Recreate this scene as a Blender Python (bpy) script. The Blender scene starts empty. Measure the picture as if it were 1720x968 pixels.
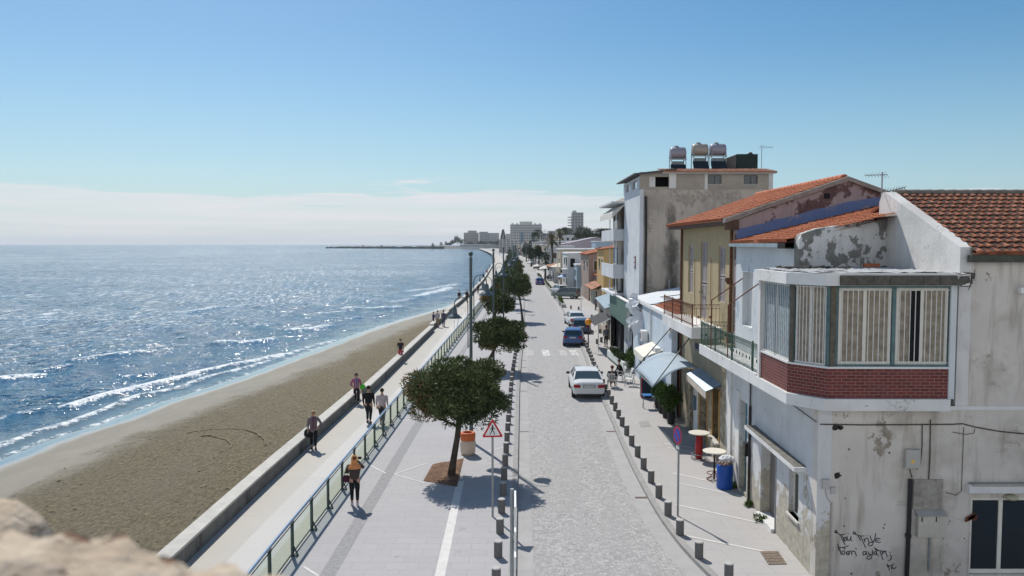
import bpy, bmesh, math, random
import numpy as np
from mathutils import Vector, Matrix
PI = math.pi; R = math.radians
random.seed(7); rng = np.random.default_rng(7)
scene = bpy.context.scene
COL = scene.collection

# ------------------------------------------------------------------ camera, sky, sun, exposure
CAM_H = 8.7; FPX = 1300.0; PITCH = R(3.26)
cam_data = bpy.data.cameras.new('camera'); cam = bpy.data.objects.new('camera', cam_data); COL.objects.link(cam)
cam.location = (0, 0, CAM_H); cam.rotation_euler = (R(90) - PITCH, 0, 0)
cam_data.sensor_width = 36; cam_data.lens = FPX / 1720 * 36
cam_data.clip_start = 0.05; cam_data.clip_end = 40000
cam_data.dof.use_dof = True; cam_data.dof.focus_distance = 45; cam_data.dof.aperture_fstop = 2.2
scene.camera = cam
SUN_EL, SUN_AZ = R(49.5), R(-23.5)          # azimuth from +Y, negative to the left
sun_data = bpy.data.lights.new('sun', 'SUN'); sun = bpy.data.objects.new('sun', sun_data); COL.objects.link(sun)
sun_data.energy = 4.3; sun_data.angle = R(0.53); sun_data.color = (1.0, 0.955, 0.88)
sdir = Vector((math.sin(SUN_AZ)*math.cos(SUN_EL), math.cos(SUN_AZ)*math.cos(SUN_EL), math.sin(SUN_EL)))
sun.rotation_euler = sdir.to_track_quat('Z', 'Y').to_euler(); sun.location = (-20, 40, 60)
world = bpy.data.worlds.new('World'); scene.world = world; world.use_nodes = True
wn = world.node_tree.nodes; wl = world.node_tree.links; wn.clear()
out = wn.new('ShaderNodeOutputWorld'); bg = wn.new('ShaderNodeBackground')
sky = wn.new('ShaderNodeTexSky'); sky.sky_type = 'NISHITA'; sky.sun_disc = False
sky.sun_elevation = SUN_EL; sky.sun_rotation = SUN_AZ
sky.altitude = 10; sky.air_density = 1.0; sky.dust_density = 0.6; sky.ozone_density = 2.0
bg.inputs['Strength'].default_value = 0.115
geo = wn.new('ShaderNodeTexCoord'); sep = wn.new('ShaderNodeSeparateXYZ'); wl.new(geo.outputs['Generated'], sep.inputs[0])
# low bank of thin cloud just above the horizon: mask from elevation + stretched noise
mp = wn.new('ShaderNodeMapping'); mp.inputs['Scale'].default_value = (2.6, 2.6, 30); wl.new(geo.outputs['Generated'], mp.inputs[0])
nz = wn.new('ShaderNodeTexNoise'); nz.inputs['Scale'].default_value = 1.7; nz.inputs['Detail'].default_value = 7; nz.inputs['Roughness'].default_value = 0.55
wl.new(mp.outputs[0], nz.inputs['Vector'])
def wmath(op, a, b=None, c=None):
    n = wn.new('ShaderNodeMath'); n.operation = op
    for i, v in enumerate((a, b, c)):
        if v is None: continue
        if isinstance(v, (int, float)): n.inputs[i].default_value = v
        else: wl.new(v, n.inputs[i])
    return n.outputs[0]
lim = wmath('ADD', wmath('MULTIPLY', nz.outputs['Fac'], 0.105), 0.010)       # top of the bank, as a sine of elevation
d_ = wmath('SUBTRACT', lim, sep.outputs['Z'])
edge = wn.new('ShaderNodeMapRange'); edge.inputs['From Min'].default_value = 0.0; edge.inputs['From Max'].default_value = 0.007; wl.new(d_, edge.inputs['Value'])
edge.interpolation_type = 'SMOOTHSTEP'
hz = wn.new('ShaderNodeMapRange'); hz.inputs['From Min'].default_value = 0.0; hz.inputs['From Max'].default_value = 0.26; hz.inputs['To Min'].default_value = .55; hz.inputs['To Max'].default_value = 0.0; hz.interpolation_type = 'SMOOTHSTEP'; wl.new(sep.outputs['Z'], hz.inputs['Value'])
mixh = wn.new('ShaderNodeMix'); mixh.data_type = 'RGBA'; wl.new(hz.outputs[0], mixh.inputs['Factor']); mixh.inputs['B'].default_value = (3.1, 5.1, 6.4, 1)
mp3 = wn.new('ShaderNodeMapping'); mp3.inputs['Scale'].default_value = (2.5, 2.5, 60); mp3.inputs['Location'].default_value = (3.1, 1.7, 4.4); wl.new(geo.outputs['Generated'], mp3.inputs[0])
nz3 = wn.new('ShaderNodeTexNoise'); nz3.inputs['Scale'].default_value = 1.5; nz3.inputs['Detail'].default_value = 8; nz3.inputs['Roughness'].default_value = .6; wl.new(mp3.outputs[0], nz3.inputs['Vector'])
inner = wn.new('ShaderNodeMapRange'); inner.inputs['From Min'].default_value = .36; inner.inputs['From Max'].default_value = .62; inner.inputs['To Min'].default_value = .42; inner.inputs['To Max'].default_value = .92; wl.new(nz3.outputs['Fac'], inner.inputs['Value'])
soft = wmath('MULTIPLY', edge.outputs[0], inner.outputs[0])
mixc = wn.new('ShaderNodeMix'); mixc.data_type = 'RGBA'; wl.new(soft, mixc.inputs['Factor'])
hs = wn.new('ShaderNodeHueSaturation'); hs.inputs['Saturation'].default_value = 1.36; hs.inputs['Hue'].default_value = .492; hs.inputs['Value'].default_value = .79; wl.new(sky.outputs[0], hs.inputs['Color'])
wl.new(hs.outputs[0], mixh.inputs['A']); wl.new(mixh.outputs['Result'], mixc.inputs['A']); mixc.inputs['B'].default_value = (6.5, 6.55, 6.85, 1)
# unseen bright cloud added low behind the camera to fill shaded walls
def wramp(v, a, b, lo=0., hi=1.):
    m = wn.new('ShaderNodeMapRange'); m.interpolation_type = 'SMOOTHSTEP'; wl.new(v, m.inputs['Value']); m.inputs['From Min'].default_value = a; m.inputs['From Max'].default_value = b; m.inputs['To Min'].default_value = lo; m.inputs['To Max'].default_value = hi; return m.outputs[0]
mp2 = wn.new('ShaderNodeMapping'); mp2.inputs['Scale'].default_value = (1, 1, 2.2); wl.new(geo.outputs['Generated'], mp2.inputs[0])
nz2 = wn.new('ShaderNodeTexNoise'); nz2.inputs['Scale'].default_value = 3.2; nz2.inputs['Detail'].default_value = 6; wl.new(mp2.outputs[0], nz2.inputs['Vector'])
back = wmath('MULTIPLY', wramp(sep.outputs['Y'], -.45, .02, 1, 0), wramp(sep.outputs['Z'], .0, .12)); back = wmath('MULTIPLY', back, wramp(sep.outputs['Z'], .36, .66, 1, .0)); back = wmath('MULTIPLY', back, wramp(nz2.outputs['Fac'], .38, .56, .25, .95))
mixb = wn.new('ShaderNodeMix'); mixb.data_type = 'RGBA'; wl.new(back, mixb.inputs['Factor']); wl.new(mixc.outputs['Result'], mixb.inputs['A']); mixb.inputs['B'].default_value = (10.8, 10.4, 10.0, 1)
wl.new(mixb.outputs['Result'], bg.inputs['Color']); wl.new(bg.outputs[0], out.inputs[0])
scene.view_settings.view_transform = 'Standard'; scene.view_settings.look = 'None'
scene.view_settings.gamma = 1; scene.view_settings.exposure = 0.09; scene.view_settings.use_curve_mapping = False
scene.cycles.max_bounces = 6; scene.cycles.diffuse_bounces = 3; scene.cycles.glossy_bounces = 3
scene.cycles.transmission_bounces = 4; scene.cycles.transparent_max_bounces = 12; scene.cycles.volume_bounces = 0
scene.cycles.caustics_reflective = False; scene.cycles.caustics_refractive = False
scene.cycles.use_denoising = True

# ------------------------------------------------------------------ reading the photograph: pixel (1720x968) -> point
def ray(px, py):
    u = (px-860)/FPX; v = -(py-484)/FPX
    return (u, math.cos(PITCH)+v*math.sin(PITCH), -math.sin(PITCH)+v*math.cos(PITCH))
def P(px, py, z=0.0):
    d = ray(px, py); t = (z-CAM_H)/d[2]; return Vector((d[0]*t, d[1]*t, z))
def PY(px, py, Y):
    d = ray(px, py); t = Y/d[1]; return Vector((d[0]*t, Y, CAM_H+d[2]*t))
def PX(px, py, X):
    d = ray(px, py); t = X/d[0]; return Vector((X, d[1]*t, CAM_H+d[2]*t))

# ------------------------------------------------------------------ materials
def mat(name, col, rough=0.8, metal=0.0, spec=0.3, var=0.0, vscale=3.0, bump=0.0, bscale=30.0, col2=None, stain=None, alpha=None):
    """procedural surface: base colour broken up by two noises, fine bump, optional stains (r,g,b,amount,scale)"""
    m = bpy.data.materials.new(name); m.use_nodes = True; nt = m.node_tree; n = nt.nodes; l = nt.links
    b = n['Principled BSDF']; b.inputs['Base Color'].default_value = (*col, 1); b.inputs['Roughness'].default_value = rough
    b.inputs['Metallic'].default_value = metal; b.inputs['Specular IOR Level'].default_value = spec
    tc = n.new('ShaderNodeTexCoord'); src = tc.outputs['Object']
    cur = None
    if var or col2:
        t = n.new('ShaderNodeTexNoise'); t.inputs['Scale'].default_value = vscale; t.inputs['Detail'].default_value = 6; t.inputs['Roughness'].default_value = .65
        l.new(src, t.inputs['Vector'])
        mx = n.new('ShaderNodeMix'); mx.data_type = 'RGBA'
        mr = n.new('ShaderNodeMapRange'); mr.inputs['From Min'].default_value = .34; mr.inputs['From Max'].default_value = .66; l.new(t.outputs['Fac'], mr.inputs['Value'])
        l.new(mr.outputs[0], mx.inputs['Factor'])
        c2 = col2 or tuple(min(1, c*(1+var)) for c in col); c1 = col if col2 else tuple(c*(1-var) for c in col)
        mx.inputs['A'].default_value = (*c1, 1); mx.inputs['B'].default_value = (*c2, 1); cur = mx.outputs['Result']
    if stain:
        t = n.new('ShaderNodeTexNoise'); t.inputs['Scale'].default_value = stain[4]; t.inputs['Detail'].default_value = 8; t.inputs['Roughness'].default_value = .7
        mpn = n.new('ShaderNodeMapping'); mpn.inputs['Scale'].default_value = stain[5] if len(stain) > 5 else (1, 1, .35); mpn.inputs['Location'].default_value = (3.7, 1.3, 9.1)
        l.new(src, mpn.inputs[0]); l.new(mpn.outputs[0], t.inputs['Vector'])
        mr = n.new('ShaderNodeMapRange'); mr.inputs['From Min'].default_value = 1-stain[3]; mr.inputs['From Max'].default_value = 1-stain[3]+.06; l.new(t.outputs['Fac'], mr.inputs['Value'])
        mx = n.new('ShaderNodeMix'); mx.data_type = 'RGBA'; l.new(mr.outputs[0], mx.inputs['Factor'])
        if cur: l.new(cur, mx.inputs['A'])
        else: mx.inputs['A'].default_value = (*col, 1)
        mx.inputs['B'].default_value = (*stain[:3], 1); cur = mx.outputs['Result']
    if cur: l.new(cur, b.inputs['Base Color'])
    if bump:
        t = n.new('ShaderNodeTexNoise'); t.inputs['Scale'].default_value = bscale; t.inputs['Detail'].default_value = 5; l.new(src, t.inputs['Vector'])
        bp = n.new('ShaderNodeBump'); bp.inputs['Strength'].default_value = bump; bp.inputs['Distance'].default_value = .05
        l.new(t.outputs['Fac'], bp.inputs['Height']); l.new(bp.outputs[0], b.inputs['Normal'])
    if alpha is not None: b.inputs['Alpha'].default_value = alpha
    return m
class G:
    """tiny node helper"""
    def __init__(s, name):
        s.m = bpy.data.materials.new(name); s.m.use_nodes = True; s.n = s.m.node_tree.nodes; s.l = s.m.node_tree.links; s.b = s.n['Principled BSDF']
    def node(s, t, **kw):
        x = s.n.new(t)
        for k, v in kw.items(): setattr(x, k, v)
        return x
    def set(s, inp, v):
        if hasattr(v, 'links') or hasattr(v, 'is_linked'): s.l.new(v, inp)
        elif isinstance(v, tuple) and len(v) == 3 and inp.type == 'RGBA': inp.default_value = (*v, 1)
        else: inp.default_value = v
    def coord(s, which='Object', scale=None, loc=None, rot=None):
        o = s.node('ShaderNodeTexCoord').outputs[which]
        if scale or loc or rot:
            m = s.node('ShaderNodeMapping'); s.l.new(o, m.inputs[0])
            if scale: m.inputs['Scale'].default_value = scale
            if loc: m.inputs['Location'].default_value = loc
            if rot: m.inputs['Rotation'].default_value = rot
            o = m.outputs[0]
        return o
    def noise(s, vec, scale, detail=5, rough=.6, dist=0):
        t = s.node('ShaderNodeTexNoise'); t.inputs['Scale'].default_value = scale; t.inputs['Detail'].default_value = detail
        t.inputs['Roughness'].default_value = rough; t.inputs['Distortion'].default_value = dist; s.l.new(vec, t.inputs['Vector']); return t.outputs['Fac']
    def ramp(s, v, a, b, lo=0., hi=1.):
        m = s.node('ShaderNodeMapRange'); s.set(m.inputs['Value'], v); m.inputs['From Min'].default_value = a; m.inputs['From Max'].default_value = b
        m.inputs['To Min'].default_value = lo; m.inputs['To Max'].default_value = hi; return m.outputs[0]
    def mix(s, f, a, b):
        m = s.node('ShaderNodeMix'); m.data_type = 'RGBA'; s.set(m.inputs['Factor'], f); s.set(m.inputs['A'], a); s.set(m.inputs['B'], b); return m.outputs['Result']
    def math(s, op, a, b=0.0, c=None):
        m = s.node('ShaderNodeMath', operation=op); s.set(m.inputs[0], a); s.set(m.inputs[1], b)
        if c is not None: s.set(m.inputs[2], c)
        return m.outputs[0]
    def bump(s, h, strength=.5, dist=.05, normal=None):
        b = s.node('ShaderNodeBump'); b.inputs['Strength'].default_value = strength; b.inputs['Distance'].default_value = dist; s.set(b.inputs['Height'], h)
        if normal is not None: s.l.new(normal, b.inputs['Normal'])
        return b.outputs[0]
    def sep(s, v):
        x = s.node('ShaderNodeSeparateXYZ'); s.l.new(v, x.inputs[0]); return x.outputs
    def done(s, col=None, rough=None, normal=None, spec=None):
        if col is not None: s.set(s.b.inputs['Base Color'], col)
        if rough is not None: s.set(s.b.inputs['Roughness'], rough)
        if normal is not None: s.l.new(normal, s.b.inputs['Normal'])
        if spec is not None: s.b.inputs['Specular IOR Level'].default_value = spec
        return s.m
M = {}
M['steel'] = mat('galvanised_steel', (.30,.32,.33), .45, .7, var=.12, vscale=8)
M['dark_green_metal'] = mat('dark_green_paint', (.045,.075,.07), .45, .2, var=.15)
M['pole_grey'] = mat('pole_grey_green', (.085,.11,.115), .5, .2, var=.12, vscale=5)
M['rail_top'] = mat('brushed_handrail', (.42,.50,.58), .28, .85, var=.05)
M['white_metal'] = mat('white_painted_metal', (.72,.72,.70), .45, .0, var=.05)
M['black_metal'] = mat('black_metal', (.02,.02,.022), .45)
M['rust'] = mat('rusty_iron', (.16,.055,.03), .8, .1, var=.3, vscale=9)
M['bollard'] = mat('bollard_grey_stone', (.15,.145,.14), .8, var=.18, vscale=12, bump=.2)
M['bollard_top'] = mat('bollard_pale_cap', (.42,.41,.39), .7, var=.08, vscale=12)
M['black'] = mat('black_rubber', (.012,.012,.012), .7)
M['red'] = mat('red_paint', (.52,.03,.03), .4)
M['blue'] = mat('blue_paint', (.03,.08,.42), .4)
M['white'] = mat('white_paint', (.78,.78,.76), .5)
M['orange'] = mat('orange_paint', (.80,.30,.02), .45)
M['yellow'] = mat('yellow_paint', (.80,.50,.05), .5)
M['glass_dark'] = mat('dark_window_glass', (.015,.02,.025), .06, spec=.9)
M['bark'] = mat('bark', (.075,.06,.045), .95, var=.35, vscale=6, bump=.8, bscale=18)
M['soil'] = mat('dry_soil', (.16,.095,.06), 1, var=.35, vscale=3, bump=.8, bscale=12)
M['concrete'] = mat('concrete', (.36,.345,.32), .9, var=.14, vscale=2, bump=.3, bscale=20)
M['pale_concrete'] = mat('pale_concrete', (.50,.48,.44), .85, var=.1, vscale=1.5, bump=.25, bscale=18, stain=(.36,.34,.31,.40,1.2))
M['terracotta'] = mat('terracotta', (.42,.14,.07), .8, var=.2, vscale=2)

ONES = ['first','second','third','fourth','fifth','sixth','seventh','eighth','ninth','tenth','eleventh','twelfth','thirteenth','fourteenth','fifteenth','sixteenth','seventeenth','eighteenth','nineteenth']
def ordinal(n):
    if n < 20: return ONES[n-1]
    t_, u_ = divmod(n, 10); tens = ['','','twenty','thirty','forty','fifty'][t_]
    return {'twenty':'twentieth','thirty':'thirtieth','forty':'fortieth','fifty':'fiftieth'}[tens] if u_ == 0 else tens+'-'+ONES[u_-1]
# ------------------------------------------------------------------ mesh building
def base_of(o):
    v = Vector((0,0,0))
    while o is not None: v = v + o.location; o = o.parent
    return v
def link(o, parent=None):
    COL.objects.link(o)
    if parent is not None: o.parent = parent
    return o
def tag(o, label=None, cat=None, group=None, kind=None):
    if label: o['label'] = label
    if cat: o['category'] = cat
    if group: o['group'] = group
    if kind: o['kind'] = kind
    return o
def thing(name, label, cat, loc=(0,0,0), rz=0, group=None):
    o = bpy.data.objects.new(name, None); o.empty_display_size = .2; link(o); o.location = loc; o.rotation_euler = (0,0,rz)
    return tag(o, label, cat, group)
class MB:
    def __init__(s): s.v = []; s.f = []; s.mi = []; s.uv = None
    def add(s, vs, fs, mi=0):
        o = len(s.v); s.v += [tuple(v) for v in vs]; s.f += [tuple(o+i for i in f) for f in fs]; s.mi += [mi]*len(fs); return s
    def box(s, x0, x1, y0, y1, z0, z1, mi=0):
        return s.add([(x0,y0,z0),(x1,y0,z0),(x1,y1,z0),(x0,y1,z0),(x0,y0,z1),(x1,y0,z1),(x1,y1,z1),(x0,y1,z1)],
                     [(0,3,2,1),(4,5,6,7),(0,1,5,4),(1,2,6,5),(2,3,7,6),(3,0,4,7)], mi)
    def obox(s, c, ax, ay, az, mi=0):
        """oriented box: centre and three half-extent vectors"""
        c, ax, ay, az = map(Vector, (c, ax, ay, az))
        vs = [c+i*ax+j*ay+k*az for k in (-1,1) for (i,j) in ((-1,-1),(1,-1),(1,1),(-1,1))]
        return s.add(vs, [(0,3,2,1),(4,5,6,7),(0,1,5,4),(1,2,6,5),(2,3,7,6),(3,0,4,7)], mi)
    def bar(s, a, b, w, h=None, mi=0):
        a, b = Vector(a), Vector(b); h = h or w; d = b-a; L = d.length
        if L < 1e-6: return s
        d.normalize(); up = Vector((0,0,1)) if abs(d.z) < .95 else Vector((0,1,0))
        x = d.cross(up).normalized(); y = x.cross(d).normalized()
        return s.obox((a+b)/2, d*L/2, x*w/2, y*h/2, mi)
    def tube(s, pts, r, n=8, mi=0, cap=True):
        pts = [Vector(p) for p in pts]; rs = r if hasattr(r, '__len__') else [r]*len(pts); vs = []; prev = None
        for i, p in enumerate(pts):
            d = (pts[min(i+1, len(pts)-1)]-pts[max(i-1, 0)]).normalized()
            if prev is None:
                up = Vector((0,0,1)) if abs(d.z) < .9 else Vector((1,0,0)); x = d.cross(up).normalized()
            else:
                x = (prev - d*prev.dot(d)); x = x.normalized() if x.length > 1e-6 else d.orthogonal().normalized()
            prev = x; y = d.cross(x)
            vs += [p + (x*math.cos(2*PI*k/n)+y*math.sin(2*PI*k/n))*rs[i] for k in range(n)]
        fs = [(i*n+k, i*n+(k+1) % n, (i+1)*n+(k+1) % n, (i+1)*n+k) for i in range(len(pts)-1) for k in range(n)]
        if cap: fs += [tuple(range(n-1, -1, -1)), tuple((len(pts)-1)*n+k for k in range(n))]
        return s.add(vs, fs, mi)
    def lathe(s, prof, c=(0,0,0), n=16, mi=0, sx=1, sy=1, cap=True):
        """profile [(r,z)...] about the vertical through c"""
        vs = [(c[0]+r*sx*math.cos(2*PI*k/n), c[1]+r*sy*math.sin(2*PI*k/n), c[2]+z) for r, z in prof for k in range(n)]
        fs = [(i*n+k, i*n+(k+1) % n, (i+1)*n+(k+1) % n, (i+1)*n+k) for i in range(len(prof)-1) for k in range(n)]
        if cap: fs += [tuple(range(n-1, -1, -1)), tuple((len(prof)-1)*n+k for k in range(n))]
        return s.add(vs, fs, mi)
    def prism(s, poly, d, mi=0):
        """polygon (3-D points) pushed along vector d"""
        n = len(poly); poly = [Vector(p) for p in poly]; d = Vector(d)
        return s.add(poly+[p+d for p in poly], [tuple(range(n-1,-1,-1)), tuple(range(n, 2*n))]+[(i,(i+1)%n,n+(i+1)%n,n+i) for i in range(n)], mi)
    def sphere(s, c, r, n=10, m=7, mi=0, sz=1.0):
        prof = [(max(.001, r*math.sin(PI*i/m)), -r*sz*math.cos(PI*i/m)) for i in range(m+1)]
        return s.lathe(prof, c, n, mi)
    def build(s, name, mats, parent=None, world=True, smooth=False, recalc=True):
        """ONE mesh object; world=True: the vertices are world coordinates"""
        me = bpy.data.meshes.new(name); off = base_of(parent) if (world and parent is not None) else Vector((0,0,0))
        V = np.array(s.v, dtype=float).reshape(-1,3) - np.array(off)
        me.from_pydata(V.tolist(), [], s.f)
        mats = mats if isinstance(mats, (list, tuple)) else [mats]
        for m in mats: me.materials.append(m)
        if len(mats) > 1: me.polygons.foreach_set('material_index', s.mi)
        if s.uv is not None:
            uvl = me.uv_layers.new(name='UVMap'); idx = np.empty(len(me.loops), int); me.loops.foreach_get('vertex_index', idx)
            uvl.data.foreach_set('uv', np.array(s.uv, float)[idx].ravel())
        if recalc:
            bm = bmesh.new(); bm.from_mesh(me); bmesh.ops.recalc_face_normals(bm, faces=bm.faces); bm.to_mesh(me); bm.free()
        if smooth: me.polygons.foreach_set('use_smooth', [True]*len(me.polygons))
        me.update()
        return link(bpy.data.objects.new(name, me), parent)
def copy_tree(o, loc=None, rz=None, label=None, parent=None, top=True):
    c = o.copy(); COL.objects.link(c)
    if parent is not None: c.parent = parent
    if top:
        if loc is not None: c.location = loc
        if rz is not None: c.rotation_euler = (0,0,rz)
        if label: c['label'] = label
    for ch in list(o.children): copy_tree(ch, parent=c, top=False)
    return c
def smooth_obj(o, angle=35):
    me = o.data
    me.polygons.foreach_set('use_smooth', [True]*len(me.polygons))
    try: me.set_sharp_from_angle(angle=R(angle))
    except Exception: pass
    return o

# ------------------------------------------------------------------ the lines of the street (X as a function of Y, metres)
def curve(pts):
    ys = np.array([p[0] for p in pts], float); xs = np.array([p[1] for p in pts], float); ks = np.linspace(-.09, .09, 7)
    def f(Y):
        Y = np.asarray(Y, float); return sum(np.interp(Y*(1+k), ys, xs) for k in ks)/len(ks)
    return f
far_tail = [(700,-6),(900,-16),(1100,-28),(1400,-46),(1650,-60)]
def tail(dx): return [(y, x+dx) for y, x in far_tail]
seawall_x = curve([(0,-9.75),(28,-9.65),(45,-9.3),(80,-8.9),(126,-7.8),(200,-7.3),(300,-8.1),(366,-8.9),(520,-12)] + tail(-13))
rail_x = curve([(0,-6.2),(20,-6.15),(36,-5.85),(60,-5.3),(99,-4.4),(160,-3.5),(250,-3.3),(366,-3.9),(520,-6.5)] + tail(-7))
kerb_l = curve([(0,0),(20,.1),(49,.49),(75,1.15),(110,1.8),(161,2.5),(250,2.7),(365,2.4),(514,.4)] + tail(0))
kerb_r = curve([(0,9),(15,6.3),(20.3,5.1),(23.2,4.72),(27,4.68),(31,4.7),(39,4.95),(53,5.3),(63,5.8),(75,6.05),(104,6.8),(180,7.0),(250,7.3),(365,7.2),(514,5.2)] + tail(4.6))
YS = np.concatenate([np.arange(-20, 60, 1.0), np.arange(60, 200, 4.0), np.geomspace(200, 1620, 44)])
def strip(name, fl, fr, z, m, ys=YS, kind='structure', nx=1, thick=None, parent=None):
    mb = MB(); vs = []; uv = []
    zf = z if callable(z) else (lambda y, t: z)
    for y in ys:
        a, b = float(fl(y)), float(fr(y))
        for k in range(nx+1):
            t = k/nx; vs.append((a+(b-a)*t, y, zf(y, t))); uv.append((a+(b-a)*t-a, y))
    fs = [(i*(nx+1)+k, i*(nx+1)+k+1, (i+1)*(nx+1)+k+1, (i+1)*(nx+1)+k) for i in range(len(ys)-1) for k in range(nx)]
    mb.add(vs, fs); mb.uv = uv
    if thick:
        n = len(ys)
        for side, f in ((0, fl), (1, fr)):
            o = len(mb.v)
            for y in ys: mb.v.append((float(f(y)), y, zf(y, side))); uv.append((0, y)); mb.v.append((float(f(y)), y, zf(y, side)-thick)); uv.append((thick, y))
            for i in range(n-1): mb.f.append((o+2*i, o+2*i+1, o+2*i+3, o+2*i+2)); mb.mi.append(0)
    ob = mb.build(name, m, parent)
    if kind: ob['kind'] = kind
    return ob
# ------------------------------------------------------------------ ground materials
def paving_mat(name, base, dark, slab, joint=.55, rough=.75, offset=.5, mottled=.10):
    g = G(name); uv = g.coord('UV')
    br = g.node('ShaderNodeTexBrick'); g.l.new(uv, br.inputs['Vector']); br.offset = offset
    br.inputs['Scale'].default_value = 1; br.inputs['Brick Width'].default_value = slab[0]; br.inputs['Row Height'].default_value = slab[1]
    br.inputs['Mortar Size'].default_value = .012; br.inputs['Mortar Smooth'].default_value = .3; br.inputs['Bias'].default_value = 0
    br.inputs['Color1'].default_value = (*base, 1); br.inputs['Color2'].default_value = (*[c*(1-mottled) for c in base], 1); br.inputs['Mortar'].default_value = (*[c*joint for c in base], 1)
    n1 = g.noise(uv, .35, 6, .6); n2 = g.noise(uv, 6, 5, .6)
    c = g.mix(g.ramp(n1, .35, .7, 0, .55), br.outputs['Color'], dark); c = g.mix(g.ramp(n2, .4, .75, 0, .25), c, tuple(min(1, x*1.15) for x in base))
    spots = g.ramp(g.noise(uv, 2.3, 3, .5), .68, .74, 0, .45); c = g.mix(spots, c, tuple(x*.6 for x in dark))
    return g.done(c, rough, g.bump(n2, .15, .02), .3)
M['plaza'] = paving_mat('plaza_paving', (.385,.375,.38), (.32,.31,.32), (.9,.45), .78, mottled=.06)
M['sidewalk'] = paving_mat('sidewalk_paving', (.41,.395,.385), (.34,.33,.325), (1.6,.8), .74, mottled=.05)
M['promenade'] = paving_mat('promenade_paving', (.46,.435,.39), (.40,.38,.345), (2.2,4.2), .72, offset=0, mottled=.05)
M['prom_band'] = paving_mat('promenade_pale_band', (.52,.505,.48), (.47,.455,.435), (2.2,4.2), .85, offset=0)
M['prom_yellow'] = paving_mat('promenade_yellow_paving', (.455,.43,.355), (.42,.40,.34), (2.2,4.2), .85, offset=0)
def cobble():
    g = G('road_cobbles'); uv = g.coord('UV')
    v = g.node('ShaderNodeTexVoronoi'); v.feature = 'DISTANCE_TO_EDGE'; g.l.new(uv, v.inputs['Vector']); v.inputs['Scale'].default_value = 9.0; v.inputs['Randomness'].default_value = .75
    vc = g.node('ShaderNodeTexVoronoi'); g.l.new(uv, vc.inputs['Vector']); vc.inputs['Scale'].default_value = 9.0; vc.inputs['Randomness'].default_value = .75
    s = g.node('ShaderNodeSeparateColor'); g.l.new(vc.outputs['Color'], s.inputs[0])
    c = g.mix(g.ramp(s.outputs[0], 0, 1), (.28,.275,.27), (.46,.45,.445))
    c = g.mix(g.ramp(g.noise(uv, .5, 5, .6), .38, .66, .0, .75), c, (.37,.36,.355))
    c = g.mix(g.ramp(v.outputs['Distance'], .0, .09, .8, 0), c, (.20,.195,.19))
    tracks = g.ramp(g.noise(g.coord('UV', (1.1,.05,1)), 1.0, 3, .5), .42, .62, 0, .35); c = g.mix(tracks, c, (.31,.30,.30))
    return g.done(c, .8, g.bump(v.outputs['Distance'], .35, .03), .3)
M['road'] = cobble()
M['gutter'] = mat('gutter_concrete', (.37,.36,.355), .85, var=.08, vscale=1.5)
M['kerb'] = mat('kerb_stone', (.30,.295,.285), .85, var=.12, vscale=2.5)
M['joint'] = mat('dark_joint', (.12,.115,.11), .9)
M['pale_line'] = mat('pale_stone_line', (.60,.585,.56), .75, var=.1, vscale=3)
M['tactile'] = mat('tactile_paving', (.285,.28,.285), .85, var=.15, vscale=7, bump=.6, bscale=14)
M['paint'] = mat('worn_road_paint', (.62,.62,.60), .7, stain=(.36,.355,.35,.53,2.2,(1,1,1)))
M['ground'] = mat('distant_ground', (.25,.235,.20), 1, var=.2, vscale=.02)

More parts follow.
